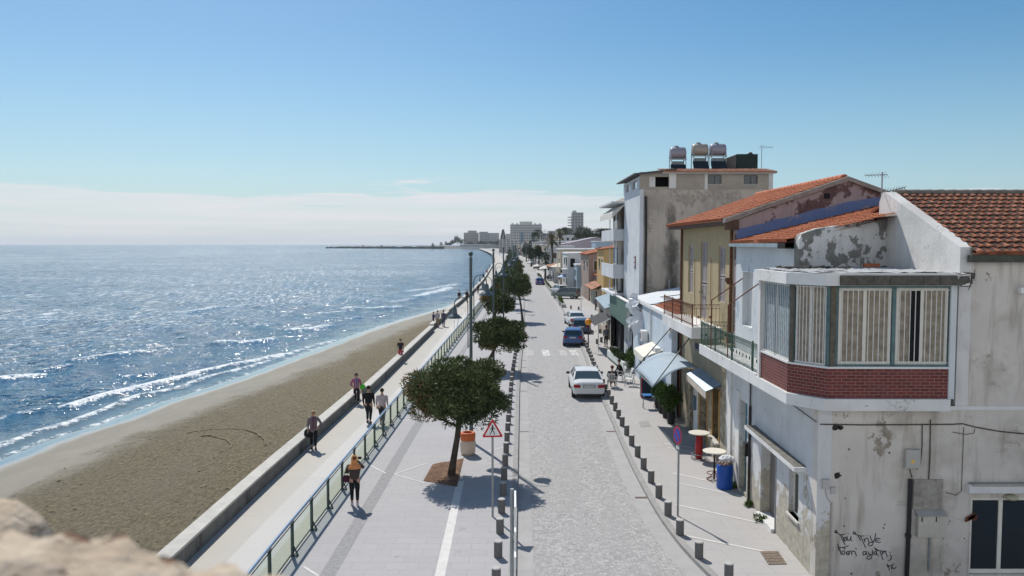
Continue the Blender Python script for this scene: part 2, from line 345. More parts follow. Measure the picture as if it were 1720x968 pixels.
def ground():
    strip('ground', lambda y: seawall_x(y)+.5, lambda y: 2500, -.5, M['ground'], ys=np.concatenate([np.arange(-60, 200, 20.), np.geomspace(200, 1620, 20)]), nx=2)
    strip('road', lambda y: kerb_l(y)-.02, lambda y: kerb_r(y)+.02, -.12, M['road'], nx=4)
    strip('road_gutter', kerb_l, lambda y: kerb_l(y)+.48, -.115, M['gutter'], ys=YS[:150])
    strip('road_gutter', lambda y: kerb_r(y)-.55, kerb_r, -.115, M['gutter'], ys=YS[:150])
    strip('kerb', lambda y: kerb_l(y)-.2, kerb_l, .004, M['kerb'], thick=.2)
    strip('kerb', kerb_r, lambda y: kerb_r(y)+.2, .004, M['kerb'], thick=.2)
    strip('plaza_paving', rail_x, lambda y: kerb_l(y)-.2, 0, M['plaza'], nx=3, thick=.5)
    strip('sidewalk', lambda y: kerb_r(y)+.2, lambda y: 34 if y < 250 else 34-(y-250)*.02, 0, M['sidewalk'], nx=5)
    strip('promenade', lambda y: seawall_x(y)+.2, lambda y: rail_x(y)+.02, -.3, M['promenade'], nx=2)
    ys = YS[:120]
    strip('promenade_band', lambda y: rail_x(y)-1.75-.25*math.sin(y*.09), lambda y: rail_x(y)-.95+.2*math.sin(y*.07), -.296, M['prom_band'], ys=ys)
    strip('promenade_band', lambda y: rail_x(y)-.95+.2*math.sin(y*.07), lambda y: rail_x(y)-.1, -.2955, M['prom_yellow'], ys=ys)
    ys = np.arange(12, 60, 1.)
    strip('tactile_strip', lambda y: rail_x(y)+1.08, lambda y: rail_x(y)+1.50, .004, M['tactile'], ys=np.arange(12, 120, 2.))
    strip('paving_line', lambda y: -2.03+0*y, lambda y: -1.76+0*y, .004, M['pale_line'], ys=np.arange(10, 29, 1.))
    # thin pale lines between paving fields
    mb = MB()
    def line(a, b, w=.07, z=.008):
        a, b = P(*a), P(*b); d = (b-a).normalized(); n = Vector((-d.y, d.x, 0))*w/2
        mb.add([(a.x+n.x,a.y+n.y,z),(a.x-n.x,a.y-n.y,z),(b.x-n.x,b.y-n.y,z),(b.x+n.x,b.y+n.y,z)], [(0,1,2,3)])
    line((662,797),(716,779)); line((662,797),(714,812)); line((620,781),(648,795)); line((510,952),(535,968))
    line((770,770),(862,748)); line((640,712),(700,705)); line((700,690),(790,700))
    for a, b in (((1100,718),(1150,724)),((1115,745),(1190,757)),((1122,752),(1175,762)),((1130,795),(1235,818)),((1140,812),(1250,835)),((1135,848),(1300,884)),((1150,900),(1290,928)),((1085,715),(1135,720)),((1060,690),(1110,694))): line(a, b, .09)
    o = mb.build('paving_lines', M['pale_line']); o['kind'] = 'structure'
    # zebra crossing blocks, worn
    mb = MB()
    mb2 = MB()
    for px, k in ((884,0),(911,1),(940,0),(958,1)):
        a = P(px, 593, -.11); (mb if k else mb2).box(a.x, a.x+.58, a.y-1.7, a.y+1.7, -.113, -.109)
    o = mb.build('zebra_crossing', M['paint']); o['kind'] = 'structure'
    o = mb2.build('zebra_crossing', mat('faded_road_paint', (.50,.49,.485), .8, stain=(.37,.36,.355,.56,3.0,(1,1,1)))); o['kind'] = 'structure'
ground()

# ------------------------------------------------------------------ beach
shore_px = [(-900,1130),(-420,920),(-160,835),(0,772),(60,748),(113,728),(165,713.6),(228,690),(267,676),(309,664),(351,650),(395,636),(439,620),(490,601),(540,583),(590,564),(640,547),(680,535),(720,524),(752,514),(772,507)]
shore = [P(x, y, -2.1) for x, y in shore_px]
SHY = np.array([p.y for p in shore]); SHX = np.array([p.x for p in shore])
o_ = np.argsort(SHY); SHY, SHX = SHY[o_], SHX[o_]
def shore_x(Y):
    Y = np.asarray(Y, float); return np.interp(Y, SHY, SHX)
def sand_mat():
    g = G('beach_sand'); ob = g.coord('Object'); uv = g.sep(g.coord('UV'))
    n1 = g.noise(g.coord('Object', (.9,.5,1)), .5, 6, .62); n2 = g.noise(g.coord('Object', (1.6,.8,1), rot=(0,0,.5)), 4.5, 6, .68, .4); n3 = g.noise(ob, 22, 4, .6)
    dry = g.mix(g.ramp(n2, .35, .66), (.170,.132,.066), (.375,.305,.175)); dry = g.mix(g.ramp(n1, .42, .62, 0, .5), dry, (.285,.24,.155)); dry = g.mix(g.ramp(n3, .5, .75, 0, .5), dry, (.36,.315,.22))
    smooth = g.mix(g.ramp(n1, .35, .65), (.225,.208,.17), (.275,.252,.208))
    # uv.x = distance from the water's edge in metres, warped by noise
    t = g.math('ADD', uv[0], g.math('MULTIPLY', g.math('SUBTRACT', n1, .5), 6.0))
    f = g.ramp(t, 4.8, 7.2); c = g.mix(f, smooth, dry)
    w = g.ramp(g.math('ADD', uv[0], g.math('MULTIPLY', g.math('SUBTRACT', n1, .5), 1.6)), .7, 1.9, 1, 0)
    c = g.mix(g.math('MULTIPLY', w, .75), c, (.11,.12,.125))
    rough = g.ramp(w, 0, 1, .95, .06)
    hgt = g.math('MULTIPLY', n2, g.ramp(f, 0, 1, .06, 1.0)); g.l.new(g.ramp(w, .25, .75), g.b.inputs['Coat Weight']); g.b.inputs['Coat Roughness'].default_value = .04; g.b.inputs['Coat IOR'].default_value = 1.6
    return g.done(c, rough, g.bump(hgt, 1.0, .55), .6)
def beach():
    ys = np.concatenate([np.arange(-30, 60, .8), np.arange(60, 150, 2.)]); nx = 46
    vs = []; uv = []; mb = MB()
    r = np.random.default_rng(3)
    for y in ys:
        s = float(shore_x(y)) if y > SHY[0] else float(SHX[0]); w = float(seawall_x(y))+.15
        s = min(s, w-.3)
        for k in range(nx+1):
            t = k/nx; tt = -.16+1.16*t; x = s+(w-s)*tt; d = (w-s)*tt
            z = -2.1 + (w-s)*.075*min(tt, .7)+ .03*math.sin(x*1.7+y*.9)*min(1, max(0, d/5)) if tt > 0 else -2.1+tt*(w-s)*.2
            z += (r.random()-.5)*.06*min(1, max(0, (d-4)/3))
            vs.append((x, y, z)); uv.append((d, y))
    n = nx+1
    mb.add(vs, [(i*n+k, i*n+k+1, (i+1)*n+k+1, (i+1)*n+k) for i in range(len(ys)-1) for k in range(nx)]); mb.uv = uv
    o = mb.build('beach', sand_mat(), smooth=True); o['kind'] = 'structure'
beach()

# ------------------------------------------------------------------ sea: one sheet to the horizon; swell near the shore is real relief, foam is a vertex mask broken up by noise
WL = -2.1
foam_lines = [  # (points in the photo, width m, strength)
 ([(-300,860),(-120,800),(0,750),(60,728),(113,713),(165,694),(228,668),(300,652),(351,634),(420,617),(470,600),(520,583),(570,570)], .75, .95),
 ([(115,686),(160,672),(215,658),(262,645),(325,632)], 1.1, 1.3),
 ([(325,628),(370,620),(425,608),(475,596)], 1.0, 1.2),
 ([(0,638),(30,633),(64,629)], 1.2, 1.2), ([(70,621),(110,616)], 1.0, .9),
 ([(126,606),(165,600),(205,597),(240,590)], 1.3, .9), ([(208,633),(262,627)], .9, .6),
 ([(372,577),(410,575),(452,571)], 1.6, 1.1), ([(492,556),(520,553),(549,548)], 1.8, 1.1), ([(585,519),(625,518),(664,516)], 2.4, 1.1), ([(540,527),(575,523)],2,.7),
 ([(300,525),(330,522),(362,517)], 2.2, .9), ([(372,517),(412,513)], 2.0, .8), ([(76,538),(102,537)], 2., .6), ([(700,498),(730,492),(757,484)], 3, 1.1), ([(690,490),(740,483),(765,478)], 3, .9),
 ([(560,536),(600,533)], 1.8,.6), ([(650,508),(690,503)], 2.5,.8), ([(430,548),(470,545)],1.8,.5), ([(10,700),(60,690)],.9,.6), ([(440,625),(500,603),(560,586),(610,566),(655,552),(700,536),(740,520)], .7, .7),
]
FL = []
for pts, w, s in foam_lines:
    q = [P(x, y, WL) for x, y in pts]; FL.append((np.array([(p.x, p.y) for p in q]), w*.62, s*.9))
def dist_poly(X, Y, pl):
    best = np.full(X.shape, 1e9); sd = np.zeros(X.shape)
    for i in range(len(pl)-1):
        a, b = pl[i], pl[i+1]; d = b-a; L2 = d@d
        t = np.clip(((X-a[0])*d[0]+(Y-a[1])*d[1])/L2, 0, 1); ex = X-(a[0]+t*d[0]); ey = Y-(a[1]+t*d[1]); dd = np.hypot(ex, ey)
        side = np.sign(d[0]*ey-d[1]*ex)
        m = dd < best; best[m] = dd[m]; sd[m] = side[m]
    return best, sd
def water_mat():
    g = G('sea_water'); ob = g.coord('Object'); at = g.node('ShaderNodeAttribute', attribute_name='foam'); a = at.outputs['Fac']
    sh = g.node('ShaderNodeAttribute', attribute_name='shallow').outputs['Fac']
    sw = g.noise(g.coord('Object', (.30,.75,1), rot=(0,0,.35)), .32, 4, .55)           # swell, metres
    ch = g.noise(g.coord('Object', (.65,1.15,1), rot=(0,0,.25)), 1.5, 4, .62)           # chop
    rp = g.noise(g.coord('Object', (.8,1.3,1)), 6.0, 3, .6)                             # ripples
    gust = g.noise(g.coord('Object', (.5,1.3,1)), .018, 5, .6)
    fn = g.noise(g.coord('Object', (1,.8,1)), 1.6, 7, .72); fn2 = g.noise(ob, 5.5, 5, .7)
    m_ = g.math('ADD', g.math('MULTIPLY', a, .95), g.math('MULTIPLY', g.math('SUBTRACT', fn, .53), 3.6)); m_ = g.math('ADD', m_, g.math('MULTIPLY', g.math('SUBTRACT', fn2, .5), 1.9))
    foam = g.math('MULTIPLY', g.ramp(m_, .35, .85), g.ramp(a, .05, .25))
    # small scattered white spots further out
    cap = g.math('MULTIPLY', g.ramp(g.noise(g.coord('Object', (.22,.9,1), rot=(0,0,.15)), .55, 6, .75), .665, .70), g.ramp(gust, .40, .62, .1, 1))
    foam = g.math('MAXIMUM', foam, g.math('MULTIPLY', cap, .85))
    # sun glints painted as white flecks, coarser with distance from the beach
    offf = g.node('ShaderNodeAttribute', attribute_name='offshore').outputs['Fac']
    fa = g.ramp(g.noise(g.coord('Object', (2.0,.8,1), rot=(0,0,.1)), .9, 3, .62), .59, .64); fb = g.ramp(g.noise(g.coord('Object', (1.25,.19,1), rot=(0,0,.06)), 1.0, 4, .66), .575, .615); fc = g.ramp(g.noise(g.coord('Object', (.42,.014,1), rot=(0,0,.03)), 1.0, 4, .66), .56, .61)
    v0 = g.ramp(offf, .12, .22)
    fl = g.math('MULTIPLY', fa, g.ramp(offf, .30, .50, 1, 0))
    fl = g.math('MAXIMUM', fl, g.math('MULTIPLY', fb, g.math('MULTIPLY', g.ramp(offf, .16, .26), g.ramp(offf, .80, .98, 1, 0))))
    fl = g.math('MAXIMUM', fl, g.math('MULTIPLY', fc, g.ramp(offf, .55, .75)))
    fl = g.math('MULTIPLY', g.math('MULTIPLY', fl, v0), g.ramp(gust, .34, .58, .25, 1.0)); foam = g.math('MAXIMUM', foam, g.math('MULTIPLY', fl, GLINT_FLECK))  # painted glints join the real foam in one white mask
    deep = g.mix(g.ramp(gust, .35, .65), (.010,.072,.150), (.017,.092,.182))
    c = g.mix(g.ramp(sw, .42, .7, 0, .5), deep, (.045,.14,.17)); c = g.mix(sh, c, (.13,.17,.18))
    c = g.mix(foam, c, (.66,.69,.71))
    # wave slopes straight from coloured noise, so that far water glitters as well as near water
    def vm(op, x, y=None, sc=None):
        n = g.node('ShaderNodeVectorMath', operation=op); g.set(n.inputs[0], x)
        if y is not None: g.set(n.inputs[1], y)
        if sc is not None: g.set(n.inputs['Scale'], sc)
        return n.outputs[0]
    tot = g.node('ShaderNodeNewGeometry').outputs['Normal']
    calm = g.ramp(sh, 0, .8, 1.0, .15)
    off = g.node('ShaderNodeAttribute', attribute_name='offshore').outputs['Fac']                  # 0 at the beach, 1 far out: slope patches shaped for sun glitter, longer farther out
    pa = g.ramp(g.noise(g.coord('Object', (1.9,.42,1), rot=(0,0,.12)), 1.0, 2, .6), .47, .60); pb = g.ramp(g.noise(g.coord('Object', (1.15,.12,1), rot=(0,0,.08)), .62, 2, .6), .46, .60); pc = g.ramp(g.noise(g.coord('Object', (.5,.02,1)), .55, 3, .6), .45, .62)
    w1 = g.ramp(off, .04, .22, 0, 1); w2 = g.ramp(off, .30, .65, 0, 1)
    pm = g.math('ADD', g.math('MULTIPLY', pa, g.math('SUBTRACT', 1.0, w1)), g.math('MULTIPLY', pb, w1)); pm = g.math('ADD', g.math('MULTIPLY', pm, g.math('SUBTRACT', 1.0, w2)), g.math('MULTIPLY', pc, w2))
    gain = g.math('MULTIPLY', g.math('MULTIPLY', calm, g.ramp(pm, 0, 1, .38, 1.55)), g.ramp(foam, 0, 1, 1, .25))
    for mp_, sc_, det, amp in (((.30,.75,1), .30, 3, SL[0]), ((.55,1.1,1), 1.3, 3, SL[1]), ((.8,1.2,1), 5.0, 3, SL[2]), ((.25,1,1), .035, 3, SL[3])):
        t = g.node('ShaderNodeTexNoise'); t.inputs['Scale'].default_value = sc_; t.inputs['Detail'].default_value = det; t.inputs['Roughness'].default_value = .6
        g.l.new(g.coord('Object', mp_, rot=(0,0,.25)), t.inputs['Vector'])
        q = vm('SUBTRACT', t.outputs['Color'], (.5,.5,.5)); q = vm('MULTIPLY', q, (amp*.75, amp*1.25, 0)); q = vm('SCALE', q, sc=gain)
        tot = vm('ADD', tot, q)
    nrm = vm('NORMALIZE', tot)
    rough = g.math('ADD', g.ramp(foam, 0, 1, WROUGH, .6), 0)
    g.b.inputs['IOR'].default_value = 1.33
    return g.done(c, rough, nrm, .28)
SL = (.8, 1.75, 2.3, .25); WROUGH = .12; GLINT_FLECK = 1.0
def sea():
    ny = 620; nxx = 420
    inv = np.linspace(1/17., 1/10000., ny); Yr = 1/inv                 # even steps down the picture
    ang = np.linspace(-1.35, .55, nxx)
    YY, AA = np.meshgrid(Yr, ang, indexing='ij'); XX = YY*AA
    sx = shore_x(np.clip(YY, SHY[0], SHY[-1])); off = sx-XX                 # metres out from the water's edge
    off = np.where(YY > SHY[-1], np.maximum(off, seawall_x(YY)-XX), off)
    foam = np.zeros(XX.shape); Z = np.zeros(XX.shape)
    near = (YY < 420) & (XX > -260) & (XX < 12)
    xs, ys = XX[near], YY[near]; f = np.zeros(xs.shape); z = np.zeros(xs.shape)
    for pl, w, s in FL:
        d, side = dist_poly(xs, ys, pl)
        k = np.exp(-(d/w)**2)*s; trail = np.exp(-d/(w*3.2))*.42*s*(side > 0); f = np.maximum(f, np.maximum(k, trail)); z = np.maximum(z, .28*np.exp(-(d/(w*1.1))**2)*s)
    o = off[near]
    f = np.maximum(f, np.exp(-((o-.15)/.35)**2)*.55)                                        # thin lip at the water's edge
    swell = .10*np.sin(xs*.55+ys*.32+1.3*np.sin(ys*.05))+.07*np.sin(xs*.9+ys*.75+2*np.sin(xs*.03))
    z = z*.9+swell*np.clip(o/14, 0, 1)
    z = z*np.clip(o/3.0, 0, 1)
    foam[near] = f; Z[near] = z
    fade = np.clip((420-YY)/200, 0, 1); Z = Z*fade
    shallow = np.clip(1-off/5.5, 0, 1)*(YY < 160); offs = np.clip(off/600, 0, 1)**.5
    # slide under the sand at the edge
    Z = np.where(off < 0, -.03, Z)
    V = np.stack([XX, YY, Z+WL], -1).reshape(-1, 3)
    idx = np.arange(ny*nxx).reshape(ny, nxx)
    F = np.stack([idx[:-1,:-1], idx[:-1,1:], idx[1:,1:], idx[1:,:-1]], -1).reshape(-1, 4)
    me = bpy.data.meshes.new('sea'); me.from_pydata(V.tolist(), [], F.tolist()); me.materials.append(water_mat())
    for nm, arr in (('foam', foam), ('shallow', shallow), ('offshore', offs)):
        at = me.attributes.new(nm, 'FLOAT', 'POINT'); at.data.foreach_set('value', arr.ravel().astype(np.float32))
    me.polygons.foreach_set('use_smooth', [True]*len(me.polygons)); me.update()
    o = link(bpy.data.objects.new('sea', me)); o['kind'] = 'structure'
sea()

# ------------------------------------------------------------------ sea wall sections
M['wall_concrete'] = mat('sea_wall_concrete', (.17,.165,.155), .95, var=.2, vscale=1.5, bump=.4, bscale=12, stain=(.09,.085,.08,.45,1.5))
def wall_section(y0, y1, label, dx=0.0, tilt=0):
    t = thing('sea_wall', label, 'low wall', (float(seawall_x(y0))+dx, y0, -.3), group='low concrete sea wall sections along the promenade')
    ys = np.arange(y0, y1, max(1.0, (y1-y0)/40)); ys = np.append(ys, y1); body = MB(); cop = MB()
    def sweep(mb, prof):
        n = len(prof); vs = []
        for y in ys:
            x = float(seawall_x(y))+dx; vs += [(x+a, y, z) for a, z in prof]
        fs = [(i*n+k, i*n+(k+1) % n, (i+1)*n+(k+1) % n, (i+1)*n+k) for i in range(len(ys)-1) for k in range(n)] + [tuple(range(n)), tuple((len(ys)-1)*n+k for k in range(n))]
        mb.add(vs, fs)
    sweep(body, [(.03,-2.2),(.50,-2.2),(.47,.20),(.06,.20)]); sweep(cop, [(0,.20),(.50,.20),(.50,.28),(.03,.30)])
    body.build('wall_body', M['wall_concrete'], t); cop.build('coping', M['pale_concrete'], t)
wall_section(9, 44.6, 'long low concrete wall between sand and promenade, nearest the camera')
wall_section(45.4, 79.5, 'low concrete wall section set back beside the two men walking', .35)
wall_section(81, 97, 'short low wall section beside the couple by the beach', .1)
wall_section(97.6, 128, 'low wall section where the beach ends at the water', -.1)
wall_section(129.5, 200, 'low wall section beyond the beach, rising from the water', .15)
wall_section(201, 700, 'farthest long sea wall running toward the hotels', 0)

# ------------------------------------------------------------------ traces on the sand: tyre arcs, footprints, wrack line
def sand_z(x, y):
    s = float(shore_x(y)) if y > SHY[0] else float(SHX[0]); w = float(seawall_x(y))+.15; s = min(s, w-.3); tt = (x-s)/(w-s); d = x-s
    return -2.1+(w-s)*.075*min(tt, .7)+.03*math.sin(x*1.7+y*.9)*min(1, max(0, d/5))
def traces():
    r = random.Random(14); DK = mat('turned_sand', (.175,.142,.085), 1, var=.3, vscale=4, bump=.8, bscale=15)
    def track(px, w, name='sand_track'):
        pts = [P(x, y, -1.6) for x, y in px]; P_ = []
        for a, b in zip(pts, pts[1:]):
            for k in range(8): P_.append(a.lerp(b, k/8))
        for side in (-.8, .8):
            m = MB(); vs = []
            for i, q in enumerate(P_[:-1]):
                d = (P_[i+1]-q).normalized(); n_ = Vector((-d.y,d.x,0)); c = q+n_*side+n_*r.uniform(-.02,.02); ww = w*r.uniform(.6,1.2)
                for s_ in (-1,1): e = c+n_*ww*s_; vs.append((e.x, e.y, sand_z(e.x, e.y)+.055))
            m.add(vs, [(2*i,2*i+1,2*i+3,2*i+2) for i in range(len(vs)//2-1)]); o = m.build(name, DK); o['kind'] = 'structure'
    track([(325,737),(345,733),(368,733),(390,738),(408,746),(418,757),(416,766)], .055)
    m = MB()
    for k in range(700):
        y = r.uniform(24, 95); s = float(shore_x(y)); w = float(seawall_x(y)); x = s+r.uniform(5.0, max(5.2, w-s-.5)); a = r.uniform(0, PI); z = sand_z(x, y)+.05; rr_ = r.uniform(.05,.13)
        m.add([(x+math.cos(a)*rr_, y+math.sin(a)*rr_, z),(x-math.sin(a)*rr_*.5, y+math.cos(a)*rr_*.5, z),(x-math.cos(a)*rr_, y-math.sin(a)*rr_, z),(x+math.sin(a)*rr_*.5, y-math.cos(a)*rr_*.5, z)], [(0,1,2,3)])
    o = m.build('footprints', DK); o['kind'] = 'stuff'; o['label'] = 'scattered dark footprints pressed in the rough sand'
traces()
# ------------------------------------------------------------------ glass railing between promenade and plaza
def glass_mat(name, tint, k=.25, rough=.05):
    g = G(name); n = g.n; l = g.l; o = n['Material Output']
    tr = g.node('ShaderNodeBsdfTransparent'); tr.inputs[0].default_value = (*tint, 1)
    g.b.inputs['Base Color'].default_value = (.50,.54,.52,1); g.b.inputs['Roughness'].default_value = rough
    mx = g.node('ShaderNodeMixShader'); mx.inputs[0].default_value = k; l.new(tr.outputs[0], mx.inputs[1]); l.new(g.b.outputs[0], mx.inputs[2]); l.new(mx.outputs[0], o.inputs[0])
    return g.m
M['rail_glass'] = glass_mat('railing_glass', (.90,.94,.92), .10)
def railing():
    y0 = 15.3; step = 1.95
    t = thing('glass_railing', 'long green-posted glass railing with a pale metal handrail along the plaza edge', 'railing', (float(rail_x(y0)), y0, 0))
    ys = [y0+step*i for i in range(0, 175)]
    post0 = None
    def X(y): return float(rail_x(y))
    def post_mb():
        m = MB(); m.box(-.035,.035,-.045,-.030,-.30,.96); m.box(-.035,.035,.030,.045,-.30,.96); m.box(-.03,.16,-.05,.05,0.0,.035); m.bar((.15,0,.03),(.02,0,.30),.05,.03); m.box(-.02,.05,-.03,.03,.90,1.0)
        return m
    for i, y in enumerate(ys[:100]):
        if post0 is None: p = post0 = post_mb().build('post', M['dark_green_metal'], t, world=False)
        else: p = post0.copy(); link(p, t)
        p.location = Vector((X(y), y, 0)) - t.location
    far = MB()
    for y in ys[100:]: far.box(X(y)-.035, X(y)+.035, y-.04, y+.04, -.3, .96)
    o = far.build('distant_posts', M['dark_green_metal'], t); o['kind'] = 'stuff'
    for i in range(99):
        a, b = ys[i]+.06, ys[i+1]-.06; m = MB(); m.add([(X(a),a,.12),(X(b),b,.12),(X(b),b,.88),(X(a),a,.88)], [(0,1,2,3)])
        v = m.v; m = MB(); m.prism(v, (.010,0,0)); m.build('glass_panel', M['rail_glass'], t)
    yy = np.arange(y0-1, ys[-1], 1.95); bt = MB(); hr = MB()
    bt.tube([(X(y)+.005, y, .09) for y in yy], .028, 6); bt.tube([(X(y)+.005, y, .90) for y in yy], .016, 6)
    bt.build('frame_rail', M['dark_green_metal'], t)
    hr.tube([(X(y), y, 1.02) for y in yy], .045, 10); hr.build('handrail', M['rail_top'], t, smooth=True)
railing()

# ------------------------------------------------------------------ bollards
def make_bollard():
    t = thing('bollard', 'x', 'bollard'); h = .46; r = .118
    MB().lathe([(r*1.02,-.12),(r,0),(r,h-.02)], n=18).build('shaft', M['bollard'], t, world=False, smooth=False)
    MB().lathe([(r+.002,h-.02),(r+.003,h-.004),(r-.015,h+.008),(.001,h+.010)], n=18).build('cap', M['bollard_top'], t, world=False)
    return t
bol = make_bollard(); first = True
def place_bollard(x, y, label, group):
    global first
    if first: o = bol; first = False; o.location = (x, y, 0); o['label'] = label
    else: o = copy_tree(bol, (x, y, 0), rz=random.uniform(0, 3), label=label)
    o['group'] = group
    return o
nearR = [(1224,975),(1174,937),(1142,898),(1122,866),(1106.6,836),(1093.6,811),(1081,788),(1071,767),(1061,748.5),(1052.6,731),(1045,716),(1039,703)]
for i, (x, y) in enumerate(nearR):
    p = P(x, y); place_bollard(p.x, p.y, 'short grey stone bollard, %s from the bottom edge in the café-side kerb row' % ordinal(i+1), 'stone bollards along the café-side kerb')
y = P(1039,703).y; i = len(nearR)
while y < 70:
    y += 1.75; i += 1; place_bollard(float(kerb_r(y))+.42, y, 'small grey stone bollard, %s from the bottom edge in the café-side kerb row' % ordinal(i), 'stone bollards along the café-side kerb')
y = 19.3; i = 0
while y < 78:
    i += 1; place_bollard(float(kerb_l(y))-.50, y, 'grey stone bollard, %s from the bottom edge in the plaza-side kerb row' % ordinal(i), 'stone bollards along the plaza-side kerb'); y += 1.78
for i, (px, py) in enumerate(((1003,578),(1015,545),(1008,560),(1001,545),(994,535),(1010,575))):
    p = P(px, py); place_bollard(p.x, p.y, 'loose bollard on the pavement near the dark canvas awning, %s of the cluster' % ordinal(i+1), 'bollards near the dark awning')
for i, (px, py) in enumerate(((941,513),(959,519),(972,521))):
    p = P(px, py); place_bollard(p.x, p.y, 'dark post at the far crossing, %s from the left' % ordinal(i+1), 'posts at the far crossing')

# ------------------------------------------------------------------ street lamps
def make_lamp():
    t = thing('street_lamp', 'x', 'street lamp')
    MB().lathe([(.13,0),(.13,.25),(.085,.32),(.082,3.2),(.070,3.25),(.066,8.0),(.075,8.02),(.075,8.1),(.04,8.12)], n=14).build('pole', M['pole_grey'], t, world=False, smooth=False)
    b = MB(); b.lathe([(.035,8.1),(.035,8.18)], n=10); b.sphere((0,0,8.27), .10, 12, 8); b.build('finial', M['dark_green_metal'], t, world=False, smooth=True)
    for s, z, x1, side in ((-1, 6.05, .72, 'l'), (1, 7.05, .68, 'r')):
        a = MB(); x0 = .13; c = (x0+x1)/2; r = (x1-x0)/2
        pts = [(s*x0,0,z-1.9),(s*x0,0,z)] + [(s*(c-r*math.cos(k*PI/10)),0,z+r*1.15*math.sin(k*PI/10)) for k in range(1, 11)] + [(s*x1,0,z-.08)]
        a.tube(pts, .020, 8); a.bar((0,0,z-1.8),(s*x0,0,z-1.8),.03); a.bar((0,0,z-.6),(s*x0,0,z-.6),.03); a.build('arm', M['dark_green_metal'], t, world=False, smooth=True)
        sh = MB(); sh.lathe([(.03,0),(.055,-.03),(.10,-.06),(.115,-.30),(.13,-.33),(.20,-.38),(.335,-.50),(.34,-.52)], (s*x1,0,z-.06), 20, cap=False); sh.lathe([(.33,-.515),(.19,-.39),(.11,-.34),(.001,-.34)], (s*x1,0,z-.06), 20, cap=False)
        q = sh.build('shade', M['lamp_shade'], t, world=False, smooth=True)
        MB().sphere((s*x1,0,z-.44), .09, 10, 6).build('bulb', M['white'], q, world=False)
    return t
M['lamp_shade'] = mat('lamp_shade_grey', (.12,.15,.16), .35, .3, var=.08)
lamp0 = make_lamp()
lampY = [33.6, 54.2, 78, 101, 124, 148, 174, 202, 235, 270, 310]; lampX = [-1.79,-1.3,-.86,-.3,.2,.6,.9,1.0,1.0,.9,.7]
for i, (x, y) in enumerate(zip(lampX, lampY)):
    lab = ['tall grey-green lamp post behind the nearest pine, its two bell shades over railing and pavement','second tall lamp post, rising through the second pine tree','third lamp post along the plaza'][i] if i < 3 else 'distant lamp post, %s of the plaza row, rising among the pines' % ordinal(i+1)
    if i == 0: lamp0.location = (x, y, 0); lamp0['label'] = lab; lamp0['group'] = 'bell lamps along the plaza'
    else: copy_tree(lamp0, (x, y, 0), rz=R([0,6,-4,5,0,3,0,0,0,0,0][i]), label=lab)

# ------------------------------------------------------------------ pines
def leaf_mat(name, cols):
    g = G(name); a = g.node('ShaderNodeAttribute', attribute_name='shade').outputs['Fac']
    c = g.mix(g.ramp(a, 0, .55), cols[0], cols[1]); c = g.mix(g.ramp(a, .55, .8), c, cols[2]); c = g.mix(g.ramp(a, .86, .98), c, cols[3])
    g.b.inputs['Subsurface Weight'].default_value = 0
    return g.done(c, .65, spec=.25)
M['pine'] = leaf_mat('pine_needles', ((.036,.058,.024),(.085,.115,.042),(.17,.19,.07),(.27,.14,.07)))
M['bush'] = leaf_mat('bush_leaves', ((.03,.055,.015),(.06,.11,.02),(.13,.20,.03),(.22,.26,.04)))
M['far_tree'] = leaf_mat('distant_foliage', ((.025,.04,.022),(.045,.065,.03),(.07,.09,.045),(.08,.07,.04)))
M['palm'] = leaf_mat('palm_fronds', ((.08,.09,.05),(.14,.14,.08),(.22,.20,.13),(.28,.23,.15)))
def foliage_mesh(name, m, rad, lobes, n, size, seed, brown=.0, aspect=.22, flat=.8, lobe_r=.29, tri=True):
    """crown: leaf-sized faces on the skins of many lobes spread through an ellipsoid; 'shade' varies by lobe and by leaf"""
    r = np.random.default_rng(seed); rad = np.array(rad)
    L = []
    while len(L) < lobes:
        p = r.uniform(-1, 1, 3); d = np.linalg.norm(p)
        if d > 1 or d < .35: continue
        if p[2] < -flat: continue
        L.append(p*(1-lobe_r*.75))
    L = np.array(L); lr = r.uniform(.5, 1.4, lobes)*lobe_r; lsh = r.uniform(0, .45, lobes); k = r.integers(0, lobes, n)
    d = r.normal(size=(n, 3)); d /= np.linalg.norm(d, axis=1)[:,None]; d[:,2] = np.where(d[:,2] < -.75, -d[:,2]*.4, d[:,2])
    rr = r.uniform(.45, 1.06, n)**.5
    c = (L[k]+d*(lr[k]*rr)[:,None])*rad
    out = d*rad/np.max(rad) + r.normal(size=(n, 3))*.55; out[:,2] += .25; out /= np.linalg.norm(out, axis=1)[:,None]
    side = np.cross(out, r.normal(size=(n, 3))); side /= np.linalg.norm(side, axis=1)[:,None]
    s = size*r.uniform(.6, 1.3, n)[:,None]
    a = c-side*s*aspect; b = c+side*s*aspect; e = c+out*s
    V = np.stack([a, b, e], 1).reshape(-1, 3); F = np.arange(3*n).reshape(-1, 3)
    sh = np.clip(lsh[k]+r.uniform(0, .42, n)+.10*c[:,2]/rad[2], 0, .84)  # sunlit top put into the leaf tone, lighter with height
    if brown:
        lb = (-L[:,0]*.9 - L[:,2]*.6 + r.normal(size=lobes)*.30) > (.95-brown); br = lb[k] & (r.random(n) < .62); sh = np.where(br, r.uniform(.86, 1.0, n), sh)
    me = bpy.data.meshes.new(name); me.from_pydata(V.tolist(), [], F.tolist()); me.materials.append(m)
    at = me.attributes.new('shade', 'FLOAT', 'POINT'); at.data.foreach_set('value', np.repeat(sh, 3).astype(np.float32)); me.update()
    return me
